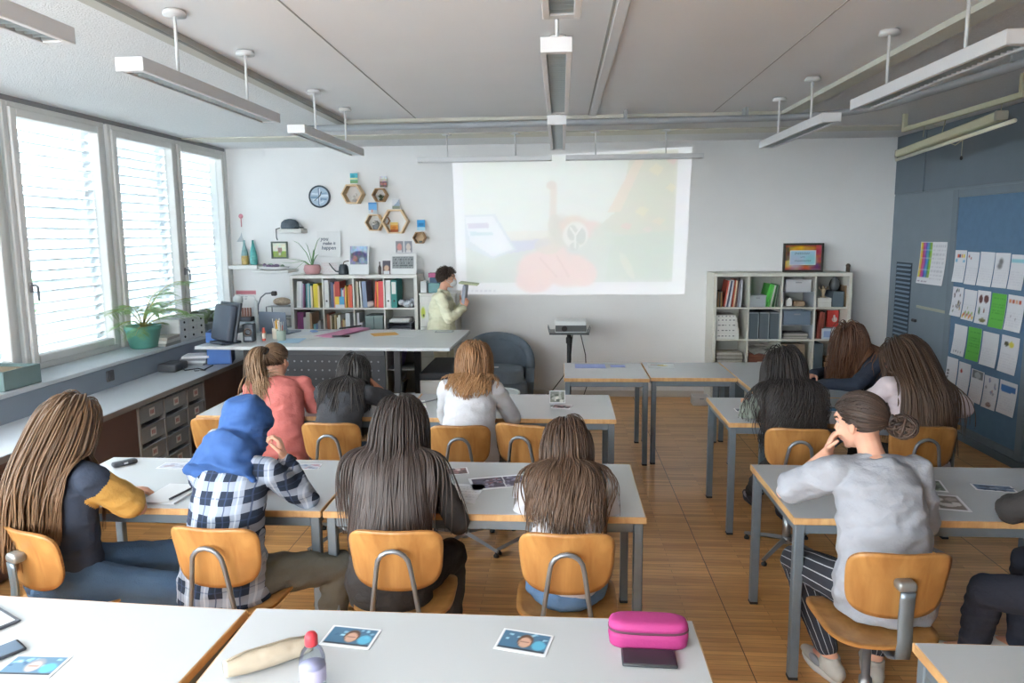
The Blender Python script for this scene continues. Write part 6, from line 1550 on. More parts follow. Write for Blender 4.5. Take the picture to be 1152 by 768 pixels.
solo('wooden_pole', MB().tube([(0, 0, 0), (.0, .0, 1.52)], .022, 10).ell((0, 0, 1.53), (.026, .026, .026), 0, 10, 8), wood('pole_dark', '4a4038', '5f5246', .6, 3), 'dark wooden pole standing between the bookcase and the right wall', 'pole', (3.19, 8.2, 0))

# ------------------------------------------------------------------ white drawer cabinet by the teacher
t = thing('drawer_cabinet', 'white cabinet of labelled drawers behind the standing person', 'cabinet', (-1.60, YB-.40, 0))
part('carcass', MB().bx(0, .42, .02, .39, 0, 1.24, 0, .004).bx(-.004, .424, 0, .39, 1.24, 1.262, 0, .003), kal, t)
for k in range(7):
    d = part('drawer', MB().bx(.01, .41, .0, .022, .03+.172*k, .03+.172*k+.164, 0, .004), kal, t)
    part('label_holder', frame_ring(MB(), .115, .065, .008, .006), mat('holder_dark', '5d5d5c', .5), d, None, (.21, -.0, .03+.172*k+.085))
a = Pic(12, 16, 'd3d6ce'); a.ell(.3, .5, .25, .35, 'bcc84e', 1, .5); a.ell(.35, .3, .1, .1, '4a5038')
flat_on_wall('drawer_sticker', -1.585, .96, -1.49, 1.13, a, 'green and yellow picture stuck to the white drawer cabinet', 'sticker', YB-.402)
solo('teal_box', MB().bx(0, .13, 0, .15, 0, .11, 0, .004).bx(.012, .118, -.002, .002, .015, .06), mat('teal_card', '6f9a9c', .6), 'teal box on the white drawer cabinet', 'box', (-1.50, YB-.36, 1.263))
solo('dark_book', MB().bx(0, .10, 0, .14, 0, .06, 0, .003), mat('book_navy', '35506a', .5), 'dark blue block stacked on the teal box', 'book', (-1.485, YB-.355, 1.3745))
solo('pink_box', MB().bx(0, .14, 0, .12, 0, .05, 0, .003), mat('pink_card', 'b35f86', .6), 'pink box topmost on the drawer cabinet', 'box', (-1.50, YB-.35, 1.4355))
solo('white_box', MB().bx(0, .07, 0, .15, 0, .13, 0, .003), mat('box_white2', 'cfd1d2', .6), 'white upright box beside the teal box', 'box', (-1.59, YB-.36, 1.263))

# ------------------------------------------------------------------ the high desk
dk = thing('high_desk', 'large high white desk with a black perforated front, before the bookcase', 'desk', (-3.27, 6.06, 0), -.028)
part('desk_top', MB().bx(0, 2.31, 0, 1.15, .925, .95, 0, .004), mat('desk_white', 'c9cccd', .4, spec=.45), dk)
part('top_edge', MB().bx(-.002, 2.312, -.002, 1.152, .921, .9255, 0, .0), mat('desk_edge', 'b4b8ba', .5), dk)
blk = mat('desk_black', '35363a', .45)
pf = MB(); pf.bx(.62, 1.70, .13, .145, .26, .92, 0, .002)
fpn = part('front_panel', pf, blk, dk); hb = MB()
for r_, n0 in ((.80, 0), (.72, 2), (.64, 1), (.565, 1)):
    for k in range(14):
        if r_ < .7 and k > 7 and k != 13: continue
        hb.lathe([(.0085, 0), (.0085, .004), (.003, .004)], 10, (.80+.0645*k, .131, r_), 0, True, rotm(PI/2, 0, 0))
part('perforation', hb, mat('perforation_light', '8a8c90', .5), fpn)
part('panel_rail', MB().bx(.62, 1.70, .115, .13, .86, .92, 0, .003), mat('desk_black2', '46484c', .4), dk)
for x in (.40, 1.80): 
    l = part('leg', MB().bx(x-.03, x+.03, .16, .22, 0, .925, 0, .004).bx(x-.03, x+.03, .93, .99, 0, .925, 0, .004).bx(x-.025, x+.025, .2, .95, .86, .92), blk, dk)
part('base_rail', MB().bx(.37, 1.83, .1, .16, .245, .30, 0, .004), blk, dk)
# things on it
def onto(x, y): return (x, y, .951)
mo = thing('monitor', 'dark monitor seen from behind, tilted back on the high desk', 'monitor', onto(-3.07, 6.24), -.62)
RT = rotm(-.22, 0, 0)
part('back_shell', MB().box((0, .0, .19), (.30, .07, .33), 0, .02, RT, 2), mat('monitor_dark', '464d59', .5), mo)
part('bezel', MB().box((0, .045, .195), (.34, .028, .36), 0, .006, RT), mat('bezel_dark', '3a4049', .4), mo)
part('screen', MB().box((0, .0605, .198), (.31, .003, .31), 0, 0, RT), mat('screen_black', '2a2d33', .2), mo)
part('stand', MB().box((0, .0, .012), (.22, .2, .022), 0, .008).box((0, -.0, .05), (.07, .05, .09), 0, .008), mat('monitor_dark', '464d59', .5), mo)
sp = thing('desk_speaker', 'small dark speaker with a round grille beside the monitor', 'speaker', onto(-2.885, 6.34), .15)
part('case', MB().box((0, 0, .085), (.10, .10, .17), 0, .012, None, 2), mat('speaker_dark', '444b54', .5), sp); part('grille', MB().lathe([(.024, 0), (.034, .002), (.036, .006), (.03, .006)], 18, (0, -.05, .095), 0, True, rotm(PI/2, 0, 0), 1.0, True), mat('grille_ring', '7d6a62', .5), sp); part('buttons', MB().bx(-.03, .03, -.053, -.049, .02, .05), mat('button_grey', '8a919a', .5), sp)
solo('glue_stick', MB().lathe([(.016, 0), (.017, .005), (.017, .085), (.012, .09), (.012, .12)], 12).lathe([(.0175, .02), (.0178, .022), (.0178, .07), (.0175, .072)], 12, (0, 0, 0), 1), [mat('stick_red', 'c25648', .5), mat('stick_label', 'd9d2c8', .6)], 'red and white glue stick beside the dark speaker', 'glue stick', onto(-2.775, 6.40))
for (x, y, lab, cl) in ((-2.70, 6.52, 'cup of orange and yellow pencils beside the glue stick', 'c9c2b2'), (-2.60, 6.38, 'greenish cup of markers and a small red flower', '9aa79c')):
    cu = thing('pencil_cup', lab, 'pencil cup', onto(x, y)); part('cup', MB().lathe([(.035, 0), (.04, .004), (.043, .10), (.039, .10), (.036, .01)], 16), mat('cup_'+cl, cl, .5), cu)
    rs = random.Random(int(x*-100))
    for k in range(11):
        a_, r_ = rs.uniform(0, 6.3), rs.uniform(.005, .026); c_ = rs.choice(['d9a23c', 'd27f3a', 'd9d5cc', 'c9b23e', 'd8d8d8', '9c8a6a', 'b8584a'])
        part('pencil', MB().tube([(r_*math.cos(a_)*.5, r_*math.sin(a_)*.5, .008), (r_*math.cos(a_)*1.7, r_*math.sin(a_)*1.7, .16+rs.uniform(-.02, .04))], .0042, 6), mat('pencil_'+c_, c_, .5), cu)
lt = thing('laptop', 'open grey laptop seen from its back on the high desk', 'laptop', onto(-2.83, 6.93), PI-.25)
part('base', MB().box((0, -.0, .009), (.34, .23, .016), 0, .004), mat('laptop_grey', '8b94a3', .4, .3), lt); part('lid', MB().box((0, .125, .115), (.34, .010, .22), 0, .004, rotm(-.12, 0, 0)), mat('laptop_grey', '8b94a3', .4, .3), lt)
dc = thing('document_camera', 'white document camera post with a black gooseneck arm', 'document camera', onto(-2.99, 6.76))
part('base', MB().box((0, 0, .012), (.12, .16, .024), 0, .008), mat('cam_white', 'd3d6d6', .4), dc); part('post', MB().tube([(0, 0, .02), (0, 0, .34)], .017, 12), mat('cam_white', 'd3d6d6', .4), dc)
gn = part('gooseneck', MB().tube([(.01, 0, .2), (.02, 0, .30), (.05, 0, .37), (.10, 0, .41), (.17, 0, .415)], .007, 8), mat('gooseneck_dark', '5d646c', .4), dc); part('lens_head', MB().box((.185, 0, .41), (.05, .04, .045), 0, .008), dark, gn)
part('lamp_arm', MB().tube([(0, 0, .335), (-.02, 0, .385), (-.16, -.0, .395)], .006, 8).lathe([(.02, .0), (.042, -.02), (.045, -.075), (.03, -.08)], 14, (-.18, 0, .40)), mat('cam_white', 'd3d6d6', .4), dc)
def sheet_on(name, x, y, z, w, d, rz, c, lab, cat='paper', th=.0015, group=None):
    return solo(name, MB().box((0, 0, th/2), (w, d, th), 0), mat('sheet_'+c, c, .7), lab, cat, (x, y, z), rz, group)
pkf = thing('pink_folder', 'pink folder lying open on the high desk', 'folder', onto(-2.18, 6.90), -.35); part('lower_cover', MB().box((0, 0, .003), (.23, .62, .005), 0, .001), mat('pink_folder_c', 'cf8fae', .6), pkf); part('upper_cover', MB().box((.02, .02, .012), (.22, .58, .004), 0, .001, rotm(.01, -.03, .06)), mat('pink_folder_d', 'c7809f', .6), pkf)
pen_m = mat('pen_black', '3b3c40', .4)
def pen(x, y, z, rz, L, lab, m_=None, r=.005, group=None, cap=None):
    t = thing('pen', lab, 'pen', (x, y, z+r), rz, group); part('barrel', MB().tube([(0, 0, 0), (L*.9, 0, 0)], r, 8), m_ or pen_m, t); part('tip', MB().tube([(L*.9, 0, 0), (L, 0, 0)], [r, r*.2], 8), cap or dark, t); return t
pen(-2.19, 6.60, .951, .15, .17, 'thick black marker in front of the pink folder', None, .010); pen(-2.26, 7.05, .967, .95, .30, 'long black pen lying on the pink folder', None, .009)
sheet_on('orange_paper', -1.735, 6.82, .951, .25, .21, .45, 'd9a558', 'orange paper on the high desk'); sheet_on('white_paper', -1.48, 6.79, .951, .22, .30, -.2, 'd9dadb', 'plain white sheet beside the orange paper'); solo('tablet_computer', MB().box((0, 0, .004), (.18, .10, .008), 0, .002).box((0, 0, .0085), (.15, .075, .001), 1), [mat('tablet_rim', '8d9296', .4), mat('tablet_face', 'bfc2c4', .3)], 'small grey slate at the desk end before the standing person', 'tablet', onto(-1.17, 6.98))
for k, (x, y, r_, cc, lab) in enumerate(((-2.66, 6.72, .5, 'd3d5d8', 'white sheet beside the pencil cups'), (-2.55, 6.86, .2, 'cfd2d6', 'second white sheet, partly under the scissors'), (-2.40, 6.62, -.3, 'd6d6d4', 'white sheet between scissors and pink folder'), (-2.50, 6.36, .1, 'a9cbe0', 'pale blue paper behind the pencil cups'))):
    sheet_on('loose_sheet', x, y, .951+.0016*k, .21, .28, r_, cc, lab)
sc_ = thing('scissors', 'blue handled scissors on white sheets', 'scissors', onto(-2.45, 6.98), .6); sc_.location.z = .958
rg = MB()
for k in (-1, 1): rg.tube([(.03*math.cos(a_)-.05, k*.028+.02*math.sin(a_), .005) for a_ in np.linspace(0, 2*PI, 13)[:-1]], .006, 6, closed=True)
part('handles', rg, mat('scissor_blue', '7f9fcf', .4), sc_); part('blades', MB().box((.05, 0, .004), (.14, .012, .003), 0, 0, rotm(0, 0, .08)).box((.05, 0, .007), (.14, .012, .003), 0, 0, rotm(0, 0, -.08)), chrome, sc_)

# ------------------------------------------------------------------ worktop along the windows with tray drawers
wt = solo('window_worktop', MB().bx(-3.57, -3.06, Y0, 8.2, .70, .74, 0, .004).bx(-3.062, -3.055, Y0, 8.2, .70, .738, 1), [mat('worktop_pale', 'b7bcc2', .4), mat('worktop_edge', '7a7674', .5)], 'long pale grey worktop under the windows', 'worktop', (0, 0, 0))
brown = mat('panel_brown', '5f4a45', .55, var=.05, scale=4)
t = thing('side_cabinet', 'dark brown cabinet under the worktop, beyond the tray drawers', 'cabinet', (-3.10, 5.86, 0)); part('door', MB().bx(-.02, 0, 0, .62, .06, .698, 0, .002), brown, t); part('door', MB().bx(-.02, 0, .625, 1.25, .06, .698, 0, .002), brown, t); part('carcass', MB().bx(-.44, -.021, 0, 1.25, .02, .698, 0, .002), brown, t)
t = thing('side_cabinet', 'dark brown cabinet under the worktop, behind the navy and mustard shirt', 'cabinet', (-3.10, 3.42, 0)); part('door', MB().bx(-.02, 0, 0, .73, .06, .698, 0, .002), brown, t); part('door', MB().bx(-.02, 0, .735, 1.45, .06, .698, 0, .002), brown, t); part('carcass', MB().bx(-.44, -.021, 0, 1.45, .02, .698, 0, .002), brown, t)
traym = mat('tray_smoke', '7d8286', .35, spec=.5, var=.08, scale=10); rackm = mat('rack_wood_grey', '8a8683', .6); lblm = mat('tray_label', 'c9c6c4', .7)
t = thing('tray_rack', 'low grey rack of smoky plastic trays under the worktop', 'tray rack', (-3.09, 4.885, 0)); b = MB(); cols = [(0, .335, 4), (.335, .68, 4), (.68, .955, 2)]
for y in (0, .335, .68, .955): b.bx(-.42, 0, y-.009, y+.009, .0 if y < .9 else .40, .698)
b.bx(-.42, 0, -.009, .68, .06, .078).bx(-.42, -.41, -.009, .955, .06, .698).bx(-.42, 0, .68, .955, .385, .40); part('rack', b, rackm, t)
for ci, (ya, yb_, n) in enumerate(cols):
    for k in range(n):
        z = .698-.155*(k+1)+.01; w0, w1 = ya+.014, yb_-.014
        d = MB(); d.bx(-.40, -.012, w0, w1, z, z+.004).bx(-.016, -.004, w0, w1, z, z+.118, 0, .003).bx(-.40, -.016, w0, w0+.003, z, z+.12).bx(-.40, -.016, w1-.003, w1, z, z+.12).bx(-.012, .008, w0-.004, w1+.004, z+.112, z+.126, 0, .003)
        tr_ = part('tray', d, traym, t); part('tray_label', MB().bx(-.0045, -.002, (w0+w1)/2-.035, (w0+w1)/2+.035, z+.03, z+.09), lblm, tr_); part('contents', MB().box((-.2, (w0+w1)/2, z+.045), (.33, (w1-w0)*.85, .07), 0, .01), mat('tray_contents', '8f8f90', .8, var=.3, scale=25), tr_)
        a = MB()
        for q in range(3): a.bx(-.0042, -.0012, (w0+w1)/2-.022+.016*q, (w0+w1)/2-.012+.016*q, z+.045, z+.075)
        part('label_digits', a, mat('label_red', 'a5696c', .7), tr_)
solo('wall_socket', MB().box((.008, 0, 0), (.016, .085, .085), 0, .004).box((.017, 0, 0), (.004, .05, .05), 0, .004), mat('socket_dark', '4a4c52', .5), 'dark wall socket above the worktop', 'socket', (-3.574, 5.30, .835))
bb = thing('blue_crate', 'blue upright magazine crate under the high desk corner', 'crate', (-3.27, 6.27, .741), .32); bm_ = mat('crate_blue', '3f6fb5', .5, var=.05)
part('tall_back', MB().prism([(0, 0), (.20, 0), (.20, .30), (0, .30)], .012), bm_, bb); part('low_side', MB().bx(.20, .212, 0, .26, 0, .15).bx(0, .2, .25, .262, 0, .15).bx(0, .2, .0, .26, 0, .008), mat('crate_blue_dark', '3a5590', .5), bb); part('side_panel', MB().bx(0, .012, .012, .25, 0, .3), bm_, bb)
cb_ = MB(); cb_.tube([(-3.62+.06, 6.10, .765), (-3.45, 6.12, .775), (-3.36, 6.05, .765), (-3.3, 6.15, .77)], .02, 8)
pr = thing('projector_case', 'low dark device on the worktop against the parapet', 'device', (-3.46, 6.02, .741)); part('case', MB().box((0, 0, .035), (.17, .22, .07), 0, .015, None, 2), mat('device_dark', '45484d', .5), pr); part('cable', MB().tube([(.08, .02, .02), (.14, -.06, .01), (.22, .02, .012), (.30, -.03, .01), (.33, .08, .03)], .006, 6), dark, pr)
for k in range(4): sheet_on('paper_pile', -3.40+.01*(k % 2), 6.34-.0*k, .741+.022*k, .24, .20, .1*k-.1, ['8f9298', 'c9ccd0', '7d8087', 'd5d7d9'][k], ['lowest', 'second', 'third', 'topmost'][k]+' pad of the pile on the worktop beside the blue crate', 'papers', .021, 'pads on the worktop')
solo('spectacles', MB().tube([(.02*math.cos(a_), .02*math.sin(a_), .004) for a_ in np.linspace(0, 2*PI, 11)[:-1]], .0025, 5, closed=True).tube([(.055+.02*math.cos(a_), .02*math.sin(a_), .004) for a_ in np.linspace(0, 2*PI, 11)[:-1]], .0025, 5, closed=True).tube([(.02, 0, .006), (.035, 0, .006)], .0025, 5).tube([(-.02, 0, .005), (-.03, .10, .005)], .0025, 5).tube([(.075, 0, .005), (.085, .10, .005)], .0025, 5), pen_m, 'dark spectacles on the worktop before the blue crate', 'spectacles', (-3.22, 5.98, .741), .4)
# sill
pot = thing('potted_palm', 'feathery palm in a green pot on the window sill', 'potted plant', (-3.745, 6.075, .936))
part('pot', MB().lathe([(.10, 0), (.115, .01), (.145, .16), (.152, .165), (.152, .20), (.138, .20), (.132, .16)], 26), mat('pot_green', '5a9587', .4, var=.05), pot); part('soil', MB().lathe([(.10, .15), (.134, .17), (.05, .18)], 20), mat('soil', '5a4a3c', .9), pot)
fr_ = MB(); rs = random.Random(11); stm = MB()
for k, (az, L, el) in enumerate([(1.35, .95, .95), (1.15, .80, .62), (1.5, .70, 1.15), (-1.4, .62, .80), (-1.2, .55, .45), (-1.5, .5, 1.2), (.4, .55, .70), (-.5, .55, .85), (1.0, .6, .35), (.0, .42, 1.1), (-.9, .42, .2), (1.45, .52, .1), (.7, .48, 1.25)]):
    dx, dy = math.cos(az)*.55, math.sin(az)
    pts = []
    for q in range(13):
        u = q/12; hor = L*(u*math.cos(el)+.22*u*u); pts.append(V((dx*hor, dy*hor, .18+L*math.sin(el)*(1.25*u-.72*u*u)-.06*u*u)))
    stm.tube(pts, [.006-.0048*q/12 for q in range(13)], 6)
    NL = 30
    for q in range(NL):
        u = .30+.69*q/(NL-1); f = u*12; i = min(int(f), 11); p0 = pts[i].lerp(pts[i+1], f-i); tg = (pts[i+1]-pts[i]).normalized(); sd = tg.cross(V((0, 0, 1))).normalized()
        for sg in (-1, 1):
            ll = (.05+.115*math.sin(PI*min(1, (u-.22)*1.05)))*rs.uniform(.85, 1.1); e = p0+(tg*.75+sd*sg*.75-V((0, 0, rs.uniform(.15, .5)))).normalized()*ll; m_ = p0.lerp(e, .45)+V((0, 0, .010)); w = .0034
            nrm = tg.cross(sd).normalized()
            fr_.add([p0, m_+tg*w, e, m_-tg*w, p0+nrm*.001, m_+tg*w+nrm*.001, e+nrm*.0006, m_-tg*w+nrm*.001], [(0, 1, 2, 3), (7, 6, 5, 4), (0, 4, 5, 1), (1, 5, 6, 2), (2, 6, 7, 3), (3, 7, 4, 0)], 0, False)
part('fronds', fr_, mat('palm_green', '7da05f', .55, var=.25, scale=6), pot); part('stems', stm, mat('palm_stem', 'a9a25e', .6), pot)
gbx = thing('grey_box', 'grey-green open box on the window sill at the left', 'box', (-3.745, 4.44, .936), -.03); b = MB(); w, d, h, k = .30, .32, .13, .008
b.bx(-w/2, w/2, -d/2, -d/2+k, 0, h).bx(-w/2, w/2, d/2-k, d/2, 0, h).bx(-w/2, -w/2+k, -d/2+k, d/2-k, 0, h).bx(w/2-k, w/2, -d/2+k, d/2-k, 0, h).bx(-w/2, w/2, -d/2, d/2, 0, k); part('box_body', b, mat('box_greygreen', '6a7d7c', .6, var=.05), gbx); part('inner_papers', MB().box((-.04, 0, .09), (.2, .28, .04), 0, .006).box((.06, -.02, .10), (.1, .22, .03), 0, .004, rotm(0, .1, .1)), mat('inner_tan', '9a8a72', .8), gbx)
dbx = thing('drawer_box', 'white box of little drawers on the window sill behind the palm', 'drawer box', (-3.70, 6.62, .936)); part('carcass', MB().bx(-.13, .12, -.24, .24, 0, .215, 0, .004), mat('drawerbox_white', 'cfd1d1', .6), dbx)
for r_ in range(3):
    for q in range(3):
        dd = part('drawer', MB().bx(.119, .126, -.232+.157*q, -.232+.15+.157*q, .008+.069*r_, .070+.069*r_, 0, .002), mat('drawer_face', 'c6c9ca', .6), dbx); part('knob', MB().ell((.13, -.157+.157*q, .04+.069*r_), (.008, .012, .012), 0, 8, 6), dark, dd)
for k in range(3): solo('book', MB().bx(-.10, .10, -.13, .13, 0, .026, 0, .002), mat('sillbook_%d' % k, ['8b8d8a', 'c4c4be', 'a9a59b'][k], .6), ['lowest', 'middle', 'topmost'][k]+' book of the pile beside the white drawer box', 'book', (-3.66, 6.235, .936+.0275*k), .05*k, 'books on the sill')
mx_ = MB(); rs = random.Random(21)
for k in range(26): mx_.ell((rs.uniform(-.09, .09), rs.uniform(-.3, .3), rs.uniform(.05, .2)), (.05, .06, .045), k % 3, 8, 6)
sh_ = thing('succulent_group', 'dark bushy plants on the sill near the back corner', 'potted plant', (-3.73, 7.35, .936)); part('leaves', mx_, [mat('succ_dark', '55604f', .7), mat('succ_mid', '748566', .7), mat('succ_grey', '8f968c', .7)], sh_); part('trough', MB().bx(-.09, .09, -.32, .32, 0, .09, 0, .006), mat('trough_grey', '7c858a', .6), sh_)
sd_ = thing('cosmetic_display', 'low display of small red-brown tubes in the back corner', 'display', (-3.72, 8.0, .936)); part('stand', MB().bx(-.13, .13, -.05, .05, 0, .05, 0, .003), mat('display_dark', '5b5a60', .5), sd_)
for k in range(8): part('tube', MB().lathe([(.011, .05), (.013, .06), (.012, .15), (.006, .155)], 10, (-.11+.031*k, 0, 0)), mat('tube_redbrown', 'a3786c', .5), sd_)
rk = thing('wire_rack', 'small dark wire rack with striped objects beside the bookcase', 'rack', (-3.27, 8.08, .741)); b = MB()
for x in (-.15, .15):
    for y in (-.08, .08): b.tube([(x, y, 0), (x, y, .36)], .006, 6)
part('rack_frame', b, mat('rack_dark', '5f6468', .4, .4), rk)
for z in (.12, .24, .36): part('rack_shelf', MB().box((0, 0, z), (.31, .17, .006)), mat('rack_shelf_grey', '8d9295', .4, .4), rk)
solo('striped_fish', MB().ell((0, 0, .05), (.11, .04, .048), 0, 16, 10), [mat('fish_tan', 'a99683', .6, var=.3, scale=35)], 'striped tan ornament on the wire rack', 'ornament', (-3.26, 8.08, 1.105)); solo('white_parcel', MB().box((0, 0, .045), (.16, .1, .088), 0, .01, None, 2), mat('parcel_white', 'cfcfcb', .7), 'white parcel inside the wire rack', 'parcel', (-3.25, 8.08, .866))

# ------------------------------------------------------------------ front corner furniture
arm_m = cloth('armchair_cover', '6e7a86', .9, .08, .3, 50)
ac = thing('armchair', 'grey-blue tub armchair with a fabric cover, under the projection', 'armchair', (-.70, 7.62, 0), .12)
def tub(u, v):
    th = -PI*.06+PI*1.12*u; hgt = .44+.30*math.sin(min(max(u, 0), 1)*PI)**.8; r = .39; zz = .03+(hgt+.0)*v; rr = r*(.92+.10*v-.03*v*v); return ((rr*math.cos(th), rr*math.sin(th)*.92-.02, zz), (math.cos(th), math.sin(th), .15))
part('back_shell', MB().sheet(tub, 36, 14, .10, 0, True), arm_m, ac)
rim = MB(); rim.tube([tub(u, 1.0)[0] for u in np.linspace(0, 1, 30)], .055, 12); part('rolled_rim', rim, arm_m, ac)
def cush(u, v):
    a_, b_ = superell(2*u-1, 2*v-1, 3); return ((a_*.30, b_*.30-.10, .40+.045*(1-(a_*a_+b_*b_)/2)), (0, 0, 1))
part('seat_cushion', MB().sheet(cush, 16, 16, .12, 0, True), cloth('armchair_seat', '77828d', .9, .08, .3, 50), ac); part('skirt', MB().bx(-.33, .33, -.36, .2, .02, .36, 0, .03, 2), arm_m, ac)
ac.scale = (.93, .9, 1.0)
solo('paper_slip', MB().box((0, 0, .0015), (.10, .07, .003)), mat('slip', 'd5d5d5', .7), 'white slip lying on the armchair seat', 'paper', (-.72, 7.42, .511))
bc = thing('low_cabinet', 'white low cabinet under the black cushion, beside the desk end', 'cabinet', (-1.10, 6.40, 0)); part('carcass', MB().bx(-.21, .21, .0, .80, .0, .58, 0, .004), kal, bc); part('front', MB().bx(-.205, .205, -.016, 0, .03, .57, 0, .003), mat('front_white', 'd0d1d0', .45), bc)
solo('black_cushion', MB().bx(-.215, .22, -.01, .81, 0, .075, 0, .02, 3), mat('cushion_black', '36383e', .7, var=.06, bump=.1), 'flat black cushion on the white low cabinet', 'cushion', (-1.10, 6.40, .5805))
pt = thing('projector_stand', 'black projector stand with a small tray top', 'stand', (.08, 7.60, 0)); part('tray', MB().box((0, 0, .865), (.42, .32, .018), 0, .004), mat('stand_dark', '4d5355', .45), pt); part('post', MB().tube([(0, 0, .05), (0, 0, .86)], .024, 14), dark, pt); part('collar', MB().lathe([(.03, .74), (.034, .75), (.034, .80), (.03, .81)], 14), dark, pt); fb = MB()
for k in range(4): fb.tube([(0, 0, .06), (.28*math.cos(k*PI/2+.78), .28*math.sin(k*PI/2+.78), .02)], [.022, .016], 8)
part('foot', fb, dark, pt); part('side_loop', MB().tube([(-.21, -.1, .87), (-.225, -.1, .93), (-.225, .1, .93), (-.21, .1, .87)], .006, 6).tube([(.21, -.1, .87), (.225, -.1, .92), (.225, .1, .92), (.21, .1, .87)], .006, 6), mat('loop_grey', '8a9094', .4, .4), pt)
pj = thing('projector', 'white projector with a dark front grille on the black stand', 'projector', (.10, 7.58, .875)); part('case', MB().bx(-.17, .165, -.11, .13, 0, .125, 0, .008), mat('projector_white', 'd0d3d3', .45), pj); gr = part('front_grille', MB().bx(-.165, .16, -.114, -.109, .012, .078, 0, .002), mat('grille_dark', '55595a', .5), pj); part('lens', MB().lathe([(.02, 0), (.03, .004), (.03, .012), (.02, .012)], 16, (-.07, -.113, .045), 0, True, rotm(PI/2, 0, 0)), dark, gr)
cb_ = MB().tube([(.12, 7.66, .86), (.10, 7.72, .6), (.02, 7.75, .35), (-.1, 7.7, .2), (-.35, 7.6, .02), (-.8, 7.2, .012)], .006, 6).tube([(.2, 7.66, .86), (.26, 7.7, .6), (.28, 7.72, .25), (.2, 7.7, .02), (0.5, 7.9, .012)], .006, 6)
solo('power_cable', cb_, dark, 'black cables hanging from the projector stand to the floor', 'cable')
bn = thing('waste_bin', 'round pale grey waste bin behind the third row of tables', 'waste bin', (-.56, 6.15, 0)); part('bin_body', MB().lathe([(.15, 0), (.155, .005), (.19, .52), (.182, .52), (.148, .015)], 28), mat('bin_grey', 'b3b8b8', .5, var=.05, scale=40), bn); part('rim', MB().tube([(.188*math.cos(a_), .188*math.sin(a_), .525) for a_ in np.linspace(0, 2*PI, 25)[:-1]], .009, 8, closed=True), mat('bin_rim', 'c6cac8', .5), bn)
clear_box('floor_box', 1.46, 7.86, .001, .19, .16, .10, 'pale plastic box on the floor before the end wall', 'c9c6c4', None, 'b5b0ae')

